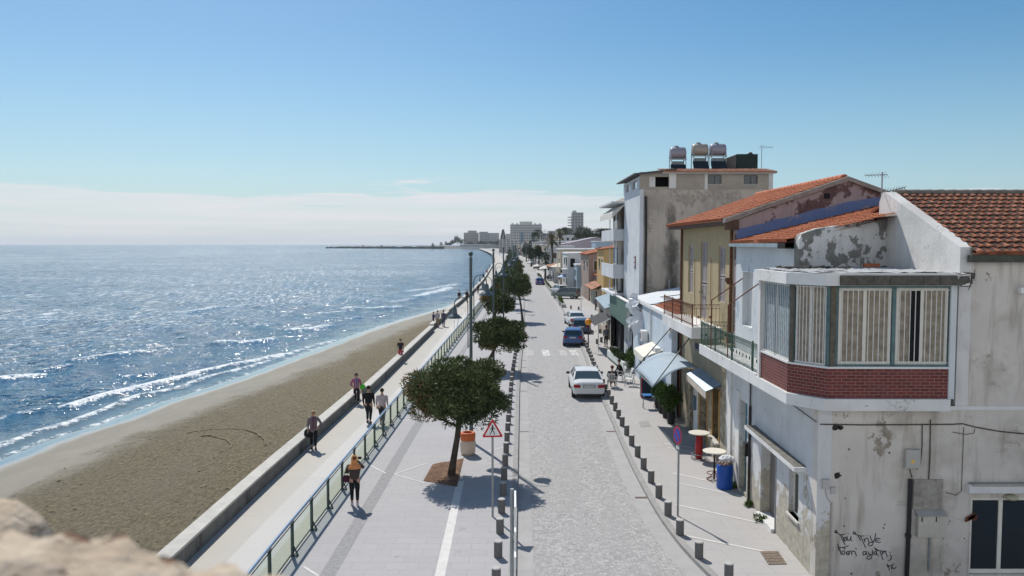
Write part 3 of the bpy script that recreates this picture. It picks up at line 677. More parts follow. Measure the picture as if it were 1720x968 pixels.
def pine(base, crown_c, rad, n, seed, label, group='pines along the plaza', size=.2, lobes=44, brown=.3, me=None, bend=.2):
    t = thing('pine_tree', label, 'tree', base, group=group)
    b = Vector(base); c = Vector(crown_c); top = c+Vector((0,0,-rad[2]*.15)); tr = MB()
    mid = b.lerp(top, .5)+Vector((bend*.3, 0, 0))
    pts = [b-Vector((0,0,.1)), b.lerp(mid, .4), mid, mid.lerp(top, .55)+Vector((bend*.1,0,0)), top, top+Vector((0,0,rad[2]*.6))]
    tr.tube(pts, [.17,.125,.11,.10,.07,.02], 9)
    r = random.Random(seed)
    for k in range(11):
        a = k*2.4+r.random(); s = mid.lerp(top, r.uniform(.25, 1.0)); e = c+Vector((math.cos(a)*rad[0]*r.uniform(.55,.85), math.sin(a)*rad[1]*r.uniform(.55,.85), r.uniform(-.45,.45)*rad[2]))
        m_ = s.lerp(e, .5)+Vector((0,0,-.12)); tr.tube([s, m_, e], [.05,.03,.012], 6)
    tr.build('trunk', M['bark'], t, smooth=True)
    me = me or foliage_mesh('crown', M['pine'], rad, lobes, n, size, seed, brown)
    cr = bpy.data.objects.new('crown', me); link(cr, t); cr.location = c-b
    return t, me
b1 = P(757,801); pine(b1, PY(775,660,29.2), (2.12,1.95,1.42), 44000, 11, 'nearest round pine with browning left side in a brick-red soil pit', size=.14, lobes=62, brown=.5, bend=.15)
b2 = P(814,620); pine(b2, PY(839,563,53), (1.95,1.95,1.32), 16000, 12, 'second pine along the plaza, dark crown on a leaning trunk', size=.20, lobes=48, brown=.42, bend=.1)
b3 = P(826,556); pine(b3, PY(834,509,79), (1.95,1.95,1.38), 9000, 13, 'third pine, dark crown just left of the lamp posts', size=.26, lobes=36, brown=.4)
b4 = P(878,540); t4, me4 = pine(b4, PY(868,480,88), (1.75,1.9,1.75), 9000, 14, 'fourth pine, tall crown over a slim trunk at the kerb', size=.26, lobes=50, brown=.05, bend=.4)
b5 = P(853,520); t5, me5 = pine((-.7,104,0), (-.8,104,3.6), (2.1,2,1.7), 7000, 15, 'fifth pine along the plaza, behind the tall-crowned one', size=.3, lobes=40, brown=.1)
fy = [113,124,136,149,163,179,197,216,238,262,290,322,360,402,452,510]
for i, y in enumerate(fy):
    x = float(kerb_l(y))-[2.2,1.5,2.5,1.8][i%4]; o = copy_tree(t5 if i % 2 else t4, (x, y, 0), rz=i*1.3, label='distant pine, %s tree from the camera in the plaza row' % ordinal(i+6))
    o.scale = (.74+.08*(i%3),)*2+(.72+.09*(i%4),)
# soil pit
pit = MB(); pts = [P(x, y, .006) for x, y in ((726,781),(779,770),(767.6,818),(711,808))]; 
o = thing('tree_pit', 'reddish bare soil square around the nearest pine', 'tree pit', P(745,795))
n_ = 14; vs = []
r_ = random.Random(5)
for i in range(n_+1):
    for j in range(n_+1):
        a = pts[0].lerp(pts[1], j/n_); b = pts[3].lerp(pts[2], j/n_); p = a.lerp(b, i/n_); e = min(i, j, n_-i, n_-j); vs.append((p.x, p.y, .008+(.03+.05*r_.random() if e > 0 else 0)))
pit.add(vs, [(i*(n_+1)+j, i*(n_+1)+j+1, (i+1)*(n_+1)+j+1, (i+1)*(n_+1)+j) for i in range(n_) for j in range(n_)])
pit.build('soil_bed', M['soil'], o, smooth=True)
# ------------------------------------------------------------------ litter bin
p = P(786,763); t = thing('litter_bin', 'round pale concrete litter bin with orange rim beside the nearest pine', 'litter bin', p)
MB().lathe([(.27,0),(.31,.12),(.325,.5),(.30,.62)], n=24).build('bin_body', mat('bin_concrete', (.62,.52,.42), .85, var=.12, vscale=14), t, world=False, smooth=True)
MB().lathe([(.305,.60),(.315,.78),(.31,.90),(.24,.93),(.20,.92),(.19,.70)], n=24, cap=False).build('rim', mat('bin_orange', (.60,.15,.05), .6, var=.12), t, world=False, smooth=True)
MB().lathe([(.19,.72),(.001,.72)], n=16, cap=False).build('liner', M['black'], t, world=False)

# ------------------------------------------------------------------ signs
def disc(c, r, nrm, th, n=28, mi=0, mb=None):
    mb = mb or MB(); nrm = Vector(nrm).normalized(); x = nrm.orthogonal().normalized() if abs(nrm.z) > .9 else Vector((0,0,1)).cross(nrm).normalized(); y = nrm.cross(x)
    mb.prism([Vector(c)+(x*math.cos(2*PI*k/n)+y*math.sin(2*PI*k/n))*r for k in range(n)], nrm*th, mi); return mb
p = P(827.5,868); t = thing('warning_sign', 'red-bordered triangular pedestrian warning sign on a slim pole beside the nearest pine', 'road sign', p)
MB().lathe([(.034,0),(.034,2.95),(.02,3.0)], n=12).build('pole', M['steel'], t, world=False)
zc = 2.78; s = .31
def tri(s, y, th, cz): return [(0-s, y, cz-s*.577), (s, y, cz-s*.577), (0, y, cz+s*1.155)]
def rtri(s, y, cz, rr=.04):
    pts = []; base = [Vector(q) for q in tri(s, y, 0, cz)]; cen = sum(base, Vector())/3
    for q in base:
        d = (cen-q).normalized(); c = q+d*rr*2; a0 = math.atan2((q-c).z, (q-c).x)
        for k in range(-3, 4): pts.append((c.x+rr*math.cos(a0+k*PI/9), y, c.z+rr*math.sin(a0+k*PI/9)))
    return pts
sg = MB(); sg.prism(rtri(s*1.12, -.045, zc), (0,.012,0)); plate = sg.build('sign_plate', M['red'], t, world=False)
MB().prism(rtri(s*.80, -.049, zc, .02), (0,.003,0)).build('sign_face', M['white'], plate, world=False)
w = MB(); yy = -.053
def seg(a, b, wd): w.obox(((a[0]+b[0])/2, yy, zc+(a[1]+b[1])/2), ((b[0]-a[0])/2, 0, (b[1]-a[1])/2), Vector((-(b[1]-a[1]), 0, (b[0]-a[0]))).normalized()*wd/2, (0,.001,0))
disc((.0, yy, zc+.17), .026, (0,-1,0), .002, 14, 0, w)
seg((.0,.14),(-.005,.03),.050); seg((-.005,.04),(-.055,-.05),.026); seg((-.055,-.05),(-.085,-.12),.022); seg((0,.03),(.045,-.04),.026); seg((.045,-.04),(.06,-.12),.022); seg((.0,.13),(-.06,.07),.018); seg((-.06,.07),(-.075,.03),.016); seg((.0,.13),(.055,.08),.018); seg((.055,.08),(.07,.05),.016)
w.build('walking_figure', M['black_metal'], plate, world=False)
t.rotation_euler = (0,0,R(4))
# round no-parking sign on the café side
p = P(1138.5,867); t = thing('no_parking_sign', 'round blue and red no-parking sign on a grey pole on the café-side pavement', 'road sign', p, rz=R(-76))
MB().lathe([(.032,0),(.032,2.85)], n=12).build('pole', M['steel'], t, world=False)
c = (0,-.045,2.62); pl = disc(c, .29, (0,-1,0), .006).build('sign_plate', M['red'], t, world=False)
disc((0,-.052,2.62), .225, (0,-1,0), .003).build('sign_face', M['blue'], pl, world=False)
x = MB(); x.obox((0,-.057,2.62), (.17,0,-.17), Vector((.7,0,.7))*.028, (0,.001,0)); x.build('diagonal_bar', M['red'], pl, world=False)
MB().box(-.10,.10,-.04,-.03,2.18,2.28).build('plate_below', M['white'], t, world=False)
# direction boards, seen edge-on at the plaza kerb
p = Vector((0.0,18.0,0)); t = thing('direction_sign', 'white arrow-shaped direction boards seen edge-on on a grey post at the plaza kerb', 'road sign', p)
MB().lathe([(.045,-.1),(.045,2.92)], n=12).build('pole', M['steel'], t, world=False)
def arrow(name, y0, y1, z0, z1, x, tip):
    zc_ = (z0+z1)/2; h = (z1-z0)/2; prof = [(x,y0,z0),(x,y1,z0),(x,y1+tip,zc_),(x,y1,z1),(x,y0,z1)] if tip > 0 else [(x,y0,z0),(x,y1,z0),(x,y1,z1),(x,y0,z1)]
    MB().prism([Vector(q) for q in prof], (.045,0,0)).build(name, M['white'], t, world=False)
arrow('arrow_board', -1.15, -.0, 2.42, 2.88, .05, .22)
arrow('arrow_board', -1.1, -.0, 1.85, 2.30, .05, .22)
arrow('arrow_board', -1.1, -.0, 1.45, 1.72, .05, .18)
# ------------------------------------------------------------------ plaster and other building materials
def plaster(name, base, patch=None, amt=.5, pscale=1.2, dirt=(.22,.21,.19), damt=.35, streak=True, bump=.35, rough=.92, crack=True, low=None):
    """painted render with dirt, run-off streaks and flaked patches of older render"""
    g = G(name); ob = g.coord('Object')
    c = g.mix(g.ramp(g.noise(ob, .8, 6, .6), .35, .68), base, tuple(x*.86 for x in base))
    st = g.noise(g.coord('Object', (2.2,2.2,.25)), 1.3, 6, .65)
    c = g.mix(g.math('MULTIPLY', g.ramp(st, .52, .74), damt), c, dirt)
    big = g.noise(g.coord('Object', loc=(5,2,7)), .45, 5, .6); c = g.mix(g.math('MULTIPLY', g.ramp(big, .52, .68), damt*.8), c, dirt)
    h = g.noise(ob, 14, 5, .6)
    if patch:
        n = g.noise(g.coord('Object', loc=(1.7,8.2,.4)), pscale, 9, .68); f = g.ramp(n, 1-amt, 1-amt+.025)
        if low is not None:
            z = g.sep(ob)[2]; f = g.math('MULTIPLY', g.ramp(g.math('ADD', n, g.ramp(z, low[0], low[1], .16, -.10)), 1-amt, 1-amt+.03), 1.0)
        pc = g.mix(g.ramp(g.noise(ob, 5, 5, .6), .35, .65), patch, tuple(x*.7 for x in patch))
        c = g.mix(f, c, pc); h = g.math('SUBTRACT', h, g.math('MULTIPLY', f, .9))
    if crack:
        v = g.node('ShaderNodeTexVoronoi'); v.feature = 'DISTANCE_TO_EDGE'; v.inputs['Scale'].default_value = .42
        dv = g.node('ShaderNodeVectorMath', operation='ADD'); nn = g.node('ShaderNodeTexNoise'); nn.inputs['Scale'].default_value = 2.5; nn.inputs['Detail'].default_value = 6; g.l.new(ob, nn.inputs['Vector'])
        g.l.new(ob, dv.inputs[0]); g.l.new(nn.outputs['Color'], dv.inputs[1]); g.l.new(dv.outputs[0], v.inputs['Vector'])
        k = g.math('MULTIPLY', g.ramp(v.outputs['Distance'], .0, .006, .55, 0), g.ramp(big, .5, .6)); c = g.mix(k, c, (.10,.095,.09))
    return g.done(c, rough, g.bump(h, bump, .03), .2)
M['white_plaster'] = plaster('white_plaster', (.72,.705,.68), (.30,.285,.265), .30, 1.1, (.36,.35,.33), .45)
M['near_plaster'] = plaster('near_wall_plaster', (.64,.60,.55), (.34,.30,.245), .385, .95, (.27,.235,.185), .80)
M['street_plaster'] = plaster('street_wall_plaster', (.64,.645,.65), (.50,.46,.38), .46, 1.0, (.36,.36,.36), .35, low=(0.6,2.6))
M['peeling'] = plaster('peeling_parapet', (.66,.66,.65), (.235,.23,.215), .50, 1.25, (.36,.35,.34), .5)
M['ledge'] = plaster('ledge_paint', (.74,.74,.73), (.42,.36,.30), .33, 2.6, (.45,.44,.42), .35)
M['pale_blue'] = plaster('pale_blue_render', (.54,.61,.68), (.62,.63,.64), .40, .9, (.40,.45,.50), .3)
M['upper_white'] = plaster('bluish_white_render', (.64,.67,.69), (.50,.58,.66), .42, .7, (.45,.48,.50), .3)
M['beige'] = plaster('beige_render', (.44,.36,.22), (.36,.30,.20), .36, 1.2, (.30,.24,.15), .35)
M['stone_wall'] = plaster('rubble_stone_wall', (.47,.41,.31), (.36,.31,.235), .50, 3.5, (.28,.24,.18), .4, bump=.9)
M['ochre'] = mat('ochre_frame', (.42,.25,.08), .8, var=.15, vscale=3)
M['purple_peel'] = plaster('peeling_mauve_gable', (.40,.33,.34), (.155,.10,.10), .47, 1.0, (.20,.15,.15), .5)
M['cobalt'] = plaster('blue_painted_band', (.15,.21,.40), (.34,.31,.36), .42, 1.6, (.12,.15,.28), .4)
M['grey_render'] = plaster('bare_grey_render', (.52,.455,.385), (.42,.37,.31), .46, .55, (.20,.18,.16), .5)
M['white_street'] = plaster('white_street_render', (.66,.68,.71), (.55,.56,.58), .3, 1, (.42,.43,.45), .25)
M['teal'] = mat('teal_paint', (.03,.17,.20), .55, var=.2, vscale=4)
M['block'] = mat('bare_cement_block', (.105,.098,.085), .95, var=.25, vscale=6, bump=.8, bscale=12)
M['frame_white'] = mat('window_frame_cream', (.74,.71,.63), .5, var=.06)
M['bars'] = mat('window_bars_white', (.72,.71,.68), .5, var=.1, vscale=8)
M['bluegreen'] = mat('blue_green_frame', (.10,.17,.175), .6, var=.2, vscale=6)
M['curtain'] = mat('brown_curtain', (.31,.27,.21), .9, var=.3, vscale=5)
M['curtain_blue'] = mat('grey_blue_curtain', (.20,.25,.28), .9, var=.35, vscale=6)
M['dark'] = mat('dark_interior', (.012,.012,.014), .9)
M['shutter'] = mat('faded_shutter', (.40,.35,.34), .7, var=.1)
M['rustdark'] = mat('rusty_downpipe', (.13,.055,.03), .8, var=.25, vscale=5)
def brick_mat():
    g = G('red_glazed_brick'); ob = g.coord('Object'); s = g.sep(ob); cmb = g.node('ShaderNodeCombineXYZ')
    g.l.new(g.math('SUBTRACT', s[0], s[1]), cmb.inputs[0]); g.l.new(s[2], cmb.inputs[1])
    br = g.node('ShaderNodeTexBrick'); g.l.new(cmb.outputs[0], br.inputs['Vector']); br.inputs['Scale'].default_value = 1; br.inputs['Brick Width'].default_value = .235; br.inputs['Row Height'].default_value = .083
    br.inputs['Mortar Size'].default_value = .0085; br.inputs['Color1'].default_value = (.17,.028,.024,1); br.inputs['Color2'].default_value = (.105,.018,.016,1); br.inputs['Mortar'].default_value = (.24,.14,.12,1)
    n = g.noise(ob, 1.2, 6, .65); c = g.mix(g.ramp(n, .5, .72, 0, .55), br.outputs['Color'], (.19,.065,.062))
    return g.done(c, .5, g.bump(br.outputs['Fac'], -.4, .01), .35)
M['brick'] = brick_mat()
def tile_mat(name, cols):
    g = G(name); a = g.node('ShaderNodeAttribute', attribute_name='shade').outputs['Fac']; w = g.node('ShaderNodeAttribute', attribute_name='wear').outputs['Fac']; ob = g.coord('Object')
    c = g.mix(g.ramp(a, 0, .5), cols[0], cols[1]); c = g.mix(g.ramp(a, .5, 1), c, cols[2])
    n = g.noise(ob, 5, 6, .65); k = g.ramp(g.math('ADD', w, g.math('MULTIPLY', g.math('SUBTRACT', n, .5), 1.0)), .38, .68, 0, cols[4]); c = g.mix(k, c, cols[3])
    return g.done(c, .85, g.bump(n, .3, .02), .2)
M['tile_old'] = tile_mat('weathered_roof_tiles', ((.21,.065,.035),(.30,.105,.055),(.42,.19,.115),(.04,.03,.024),.95))
M['tile_red'] = tile_mat('red_roof_tiles', ((.30,.075,.032),(.38,.115,.05),(.45,.175,.09),(.12,.05,.03),.5))
M['tile_pale'] = tile_mat('pale_roof_tiles', ((.34,.15,.095),(.42,.21,.14),(.50,.29,.21),(.19,.11,.08),.5))

def tile_roof(name, p0, along, up, m, parent, cw=.24, rh=.36, amp=.038, seed=1, seg=6, step=.03):
    """pantiles as relief: p0 eave corner, along = eave vector, up = slope vector"""
    p0, along, up = map(Vector, (p0, along, up)); L, S = along.length, up.length; nc = max(2, round(L/cw)); nr = max(2, round(S/rh))
    a, u = along/L, up/S; nrm = a.cross(u).normalized()
    if nrm.z < 0: nrm = -nrm
    r = np.random.default_rng(seed); tj = r.normal(size=(nr, nc)); vs = []; sh = []; wr = []; us = np.linspace(0, 1, nc*seg+1)
    for i in range(nr):
        for e in (0, 1):
            v = (i+(0 if e == 0 else .999))/nr
            for j in range(nc*seg+1):
                c = min(nc-1, j//seg); ph = (j % seg)/seg; hgt = amp*abs(math.sin(PI*ph))**.8*1.0 + (step if e == 0 else 0) + .004*tj[i, c]
                vs.append(p0+a*(L*us[j])+u*(S*v+.012*tj[i, c]*(1 if e == 0 else 0))+nrm*hgt); sh.append(.5+.2*tj[i, c]); wr.append((.85 if e == 1 else .25)+(.25 if ph < .2 or ph > .8 else -.1))
    W = nc*seg+1; fs = [(k*W+j, k*W+j+1, (k+1)*W+j+1, (k+1)*W+j) for k in range(2*nr-1) for j in range(W-1)]
    nv = len(vs); vs += [v-nrm*.09 for v in (vs[0], vs[W-1], vs[-1], vs[-W])]; 
    fs += [(nv, nv+1, nv+2, nv+3)] + [(j+1, j, nv, nv+1) if 0 else (j, j+1, nv+1 if j >= W//2 else nv) for j in range(W-1)] + [(W//2, nv+1, nv)]
    mb = MB(); mb.add(vs, fs); o = mb.build(name, m, parent, recalc=False)
    me = o.data
    for nm, arr in (('shade', sh+[.5]*4), ('wear', wr+[.5]*4)):
        at = me.attributes.new(nm, 'FLOAT', 'POINT'); at.data.foreach_set('value', np.clip(np.array(arr), 0, 1).astype(np.float32))
    return o
def wall_open(mb, p0, p1, z0, z1, th, ops=(), mi=0):
    """wall from p0 to p1 (x,y), its outer face on that line, thickness th to the left of p0->p1; ops = [(u0,u1,za,zb)] in metres"""
    p0, p1 = Vector((*p0,0)), Vector((*p1,0)); L = (p1-p0).length; a = (p1-p0)/L; n = Vector((-a.y, a.x, 0))
    us = sorted({0, L, *[min(L, max(0, u)) for o in ops for u in o[:2]]}); zs = sorted({z0, z1, *[z for o in ops for z in o[2:4]]})
    def solid(u, z): return not any(o[0] < u < o[1] and o[2] < z < o[3] for o in ops)
    for i in range(len(us)-1):
        j = 0
        while j < len(zs)-1:
            if solid((us[i]+us[i+1])/2, (zs[j]+zs[j+1])/2):
                k = j
                while k+1 < len(zs)-1 and solid((us[i]+us[i+1])/2, (zs[k+1]+zs[k+2])/2): k += 1
                c = p0+a*(us[i]+us[i+1])/2+n*th/2; mb.obox((c.x, c.y, (zs[j]+zs[k+1])/2), a*(us[i+1]-us[i])/2, n*th/2, (0,0,(zs[k+1]-zs[j])/2), mi); j = k+1
            else: j += 1
    return mb
def on_wall(p0, p1, u, z, out=0.0):
    p0, p1 = Vector((*p0,0)), Vector((*p1,0)); a = (p1-p0).normalized(); n = Vector((-a.y, a.x, 0)); q = p0+a*u-n*out; return Vector((q.x, q.y, z))
def panel(mb, p0, p1, u0, u1, z0, z1, d0, d1, mi=0):
    """box on a wall line between depths d0..d1 behind the face (negative = proud)"""
    P0, P1 = Vector((*p0,0)), Vector((*p1,0)); a = (P1-P0).normalized(); n = Vector((-a.y, a.x, 0)); c = P0+a*(u0+u1)/2+n*(d0+d1)/2
    return mb.obox((c.x, c.y, (z0+z1)/2), a*(u1-u0)/2, n*(d1-d0)/2, (0,0,(z1-z0)/2), mi)
def window(parent, p0, p1, u0, u1, z0, z1, depth=.12, frame='frame_white', glass='glass_dark', mull=1, bars=0, name='window', sill=True, bar_mat='bars', fw=.06, panes=None, rails=0, bd=.018):
    f = MB(); 
    for a, b in ((u0,u0+fw),(u1-fw,u1)): panel(f, p0, p1, a, b, z0, z1, depth, depth+.06)
    for a, b in ((z0,z0+fw),(z1-fw,z1)): panel(f, p0, p1, u0+fw, u1-fw, a, b, depth, depth+.06)
    for k in range(mull):
        u = u0+(u1-u0)*(k+1)/(mull+1); panel(f, p0, p1, u-fw/2, u+fw/2, z0+fw, z1-fw, depth-.005, depth+.055)
    for k in range(rails):
        z = z0+(z1-z0)*(k+1)/(rails+1); panel(f, p0, p1, u0+fw, u1-fw, z-.02, z+.02, depth+.004, depth+.05)
    fo = f.build(name, M[frame], parent)
    gl = MB(); panel(gl, p0, p1, u0+fw, u1-fw, z0+fw, z1-fw, depth+.025, depth+.035); gl.build('pane', M[glass], fo)
    if bars:
        b = MB()
        for k in range(bars):
            u = u0+(u1-u0)*(k+.5)/bars; panel(b, p0, p1, u-.007, u+.007, z0+.02, z1-.02, depth-.052-bd, depth-.052)
        for z in (z0+.05, z1-.05): panel(b, p0, p1, u0, u1, z-.010, z+.010, depth-.052, depth-.040)
        b.build('security_bars', M[bar_mat], fo)
    if sill:
        s = MB(); panel(s, p0, p1, u0-.06, u1+.06, z0-.06, z0, -.06, depth); s.build('sill', M['pale_concrete'], fo)
    return fo

# ================================================================== corner building with the glazed bay
YN = 19.6; A0 = (7.85, YN); A1 = (8.10, 29.0)           # near corner, far end of the street wall
LA = math.hypot(A1[0]-A0[0], A1[1]-A0[1])
bA = thing('corner_building', 'nearest white corner building with barred glazed bay over red brick and tiled roof', 'building', (A0[0], A0[1], 0))
# the street wall line runs far -> near so that its outer face looks to the street
S0, S1 = A1, A0
def sY(y): return (29.0-y)/(29.0-YN)*LA
m = MB()
door = (sY(24.45), sY(22.95), -.2, 2.45); win = (sY(21.75), sY(20.9), 1.05, 2.35); teal = (sY(26.95), sY(26.1), .12, 3.25)
# outer face must look to -X: going from far to near, left of direction is +X (inside)
wall_open(m, S0, S1, -.2, 4.5, .35, [door, win, teal])
m.build('street_wall', M['street_plaster'], bA)
NW = (A0[0], YN); NE = (19.0, YN)
nx = lambda px, y=750: PY(px, y, YN).x-A0[0]
wz0 = PY(1640, 968, YN).z-1.0; wz1 = PY(1640, 836, YN).z
m = MB(); wall_open(m, NW, NE, -.2, 4.5, .35, [(nx(1634), nx(1634)+2.5, .15, wz1)]); m.build('front_wall', M['near_plaster'], bA)
# upper walls
XU = 8.4; XG = PY(1613, 420, YN).x; YR = 23.75; ZE = 8.52; ZR = 10.22
m = MB(); wall_open(m, (XG+.322, YN+.0), NE, 4.5, ZE, .35); m.build('upper_front_wall', M['near_plaster'], bA)
m = MB(); wall_open(m, (XU, 29.0), (XU, 22.85), 4.5, 8.72, .35, [((29-28.15), (29-26.95), 5.75, 7.7)]); m.build('upper_street_wall', M['upper_white'], bA)
m = MB(); m.prism([(XG,YN+.002,4.56),(XG,24.0,4.56),(XG,24.0,10.0),(XG,YR+.05,ZR+.06),(XG,YR-.12,ZR+.05),(XG,YN+.002,ZE+.10)], (.32,0,0)); m.build('gable_wall', M['white_plaster'], bA)
m = MB(); m.prism([(XU-.02,22.62,7.9),(XG,23.45,7.9),(XG,23.45,PY(1486,366,23.45).z),(10.2,23.1,PY(1440,375,23.1).z),(9.0,22.8,PY(1372,384,22.8).z),(XU+.08,22.64,PY(1340,393,22.64).z),(XU-.02,22.62,PY(1336,402,22.62).z)], (-.04,.28,0)); m.build('peeling_parapet', M['peeling'], bA)
# body behind so that nothing is open from the side
m = MB(); m.box(8.6, 18.9, 20.05, 28.9, 4.6, 7.85); m.box(11.8, 18.9, 20.1, 28.6, 7.85, 8.5); m.build('core_wall', M['white_plaster'], bA)
# window on the balcony wall: deep white reveal and a dark green door leaf
window(bA, (XU,29), (XU,22.4), 29-28.15, 29-26.95, 5.75, 7.7, depth=.27, frame='bluegreen', glass='glass_dark', mull=0, sill=False, name='window', rails=1)
# floor slab with ledge: street side, chamfer, front
slab_pl = [(7.20,29.6),(7.20,20.12),(7.86,19.28),(11.02,19.25),(11.02,YN+.02),(7.9,YN+.02),(8.3,YN+.6),(8.42,29.6)]
m = MB(); m.prism([(x,y,4.50) for x,y in slab_pl], (0,0,.30)); m.build('floor_slab', M['ledge'], bA)
m = MB(); m.box(11.02, 19, YN-.02, YN, 4.46, 4.56); m.build('string_course', M['ledge'], bA)
# brick apron of the bay
bay = [(7.27,22.6),(7.27,20.22),(7.97,19.37),(10.98,19.33)]
def along_bay(mb, z0, z1, th, out=0.0, mi=0, segs=(0,1,2)):
    for i in segs:
        a, b = Vector((*bay[i],0)), Vector((*bay[i+1],0)); d = (b-a).normalized(); n = Vector((-d.y, d.x, 0)); L = (b-a).length
        c = (a+b)/2+n*(th/2-out); mb.obox((c.x,c.y,(z0+z1)/2), d*(L/2+(.0 if i != 1 else .02)), n*th/2, (0,0,(z1-z0)/2), mi)
bayo = MB(); along_bay(bayo, 4.80, 5.56, .18); bayo.build('brick_apron', M['brick'], bA)
m = MB(); along_bay(m, 5.56, 5.61, .24, .03); m.box(10.98, 11.0, 19.33, YN, 4.8, 5.56); m.build('bay_sill', M['ledge'], bA)
# bay roof slab and fascia
roof_pl = [(7.12,22.75),(7.12,20.08),(7.80,19.18),(XG+.02,19.15),(XG+.02,23.3),(XU,22.66)]
m = MB(); m.prism([(x,y,7.66) for x,y in roof_pl], (0,0,.30)); ro = m.build('bay_roof', M['ledge'], bA)
m = MB(); r_ = random.Random(9); n0 = 26; g_ = []
for i in range(n0):
    for j in range(n0):
        x = 7.3+(XG-.1-7.3)*i/(n0-1); y0_ = 20.2 if x < 7.6 else 19.4; y1_ = 22.6+(x-8.3)*.27 if x > 8.3 else 22.6; y = y0_+(y1_-y0_)*j/(n0-1); g_.append((x,y,7.968+(.03+.05*(j/n0)**2)*r_.random()))
m.add(g_, [(i*n0+j,(i+1)*n0+j,(i+1)*n0+j+1,i*n0+j+1) for i in range(n0-1) for j in range(n0-1)]); m.build('roof_screed', mat('dirty_roof_screed', (.42,.43,.44), .95, var=.2, vscale=2, stain=(.045,.045,.045,.46,1.6,(1,1,1))), ro, recalc=False)
m = MB()
for k in range(42):
    x = r_.uniform(7.6, 9.6); y = r_.uniform(21.8, 22.5); s = r_.uniform(.02, .07); m.obox((x,y,8.03), (s,r_.uniform(-.02,.02),.01), (0,s*.8,0), (0,.01,s*.6))
m.build('rubble', M['block'], ro)
m = MB(); m.prism([(10.2,22.4,8.03),(10.7,22.5,8.03),(10.75,22.7,8.03),(10.25,22.62,8.03)], (0,0,.10)); m.build('loose_tiles', M['terracotta'], ro)
# bare block strip over the two front windows and its broken end
x0, x1 = PY(1410,470,19.2).x, PY(1606,470,19.2).x
m = MB(); k = x0
while k < x1-.05:
    e = min(k+.41, x1); m.box(k+.008, e-.008, 19.115, 19.20, 7.70, 7.92); k = e
m.box(x0, x1, 19.13, 19.2, 7.67, 7.90); m.build('bare_block_course', M['block'], bA)
m = MB(); r_ = random.Random(4)
for k in range(16):
    u_ = r_.random(); c = (x1+.04+.34*u_, 19.22+r_.uniform(-.03,.08), 7.82+r_.uniform(-.12,.10)-.12*(u_ > .5)*r_.random()); q_ = r_.uniform(-.25,.25); w_ = r_.uniform(.06,.11); h_ = r_.uniform(.05,.09); m.obox(c, (w_*math.cos(q_),0,w_*math.sin(q_)), (0,.07,0), (-h_*math.sin(q_),0,h_*math.cos(q_)))
for k in range(4): m.bar((x1+.0,19.15,7.78+.05*k), (x1+.42,19.13,7.80+.06*k), .012)
m.bar((x1+.28,19.14,7.55),(x1+.43,19.14,8.08),.014); m.build('broken_corner', M['block'], bA)
# bay glazing ------------------------------------------------------------
def bayseg(i): return bay[i], bay[i+1]
p, q = bayseg(0); Ls = 2.42
for u0, u1 in ((.06,1.2),(1.22,2.34)): window(bA, p, q, u0, u1, 5.61, 7.66, depth=.05, frame='bars', glass='curtain_blue', mull=0, bd=.005, bars=8, sill=False, name='bay_window', bar_mat='bars', fw=.05)
p, q = bayseg(1); Lc = math.hypot(q[0]-p[0], q[1]-p[1])
window(bA, p, q, .16, Lc-.10, 5.61, 7.66, depth=.06, frame='bars', glass='curtain', mull=1, bars=9, sill=False, name='bay_window', fw=.05)
p, q = bayseg(2)
def fx(px): return PY(px, 550, 19.33).x-bay[2][0]
for a, b, gl in ((1411,1499,'curtain'),(1507,1594,'curtain')):
    w = window(bA, p, q, fx(a), fx(b), 5.66, 7.60, depth=.07, frame='frame_white', glass=gl, mull=1, bars=10, sill=False, name='bay_window', fw=.075)
    if a > 1500:
        m = MB(); panel(m, p, q, fx(1531), fx(1547), 5.75, 7.52, .062, .072); m.build('open_gap', M['dark'], w)
# posts between the windows
m = MB(); 
for i, us in ((0,[(-.02,.06),(1.2,1.22),(2.34,2.42)]),(1,[(0,.14),(Lc-.10,Lc)]),(2,[(-.02,fx(1409)),(fx(1500),fx(1506)),(fx(1595),fx(1595)+.1)])):
    p, q = bayseg(i)
    m = MB()
    for a, b in us: panel(m, p, q, a, b, 5.61, 7.66, .03, .16)
    if i < 2:
        panel(m, p, q, us[0][0], us[-1][1], 7.62, 7.659, .035, .15); m.build('bay_frame', M['bluegreen'], bA)
p, q = bayseg(2); panel(m, p, q, 0, fx(1599), 5.61, 5.66, .03, .16); panel(m, p, q, 0, fx(1599), 7.6, 7.66, .03, .16)
m.build('bay_frame', M['bluegreen'], bA)
m = MB(); p, q = bayseg(2); panel(m, p, q, fx(1396), fx(1409)-.06, 5.62, 7.66, -.01, .029); p,q = bayseg(1); panel(m, p, q, .01, .12, 5.61, 7.66, 0.0, .028); m.build('bare_pillar', mat('bare_pillar_cement', (.12,.105,.08), .95, var=.3, vscale=5), bA)
m = MB(); m.box(8.0, 10.95, 19.75, 22.4, 5.0, 5.02); m.box(7.5,8.4,22.5,22.6,4.8,7.66); m.build('bay_end_wall', M['white_plaster'], bA)
m = MB(); m.box(7.22,7.5,22.45,22.62,4.8,7.66); m.build('bay_corner_post', M['white_plaster'], bA)
m = MB(); m.box(10.985, 11.13, 19.30, YN-.001, 4.80, 7.655); m.build('bay_end_post', M['upper_white'], bA)
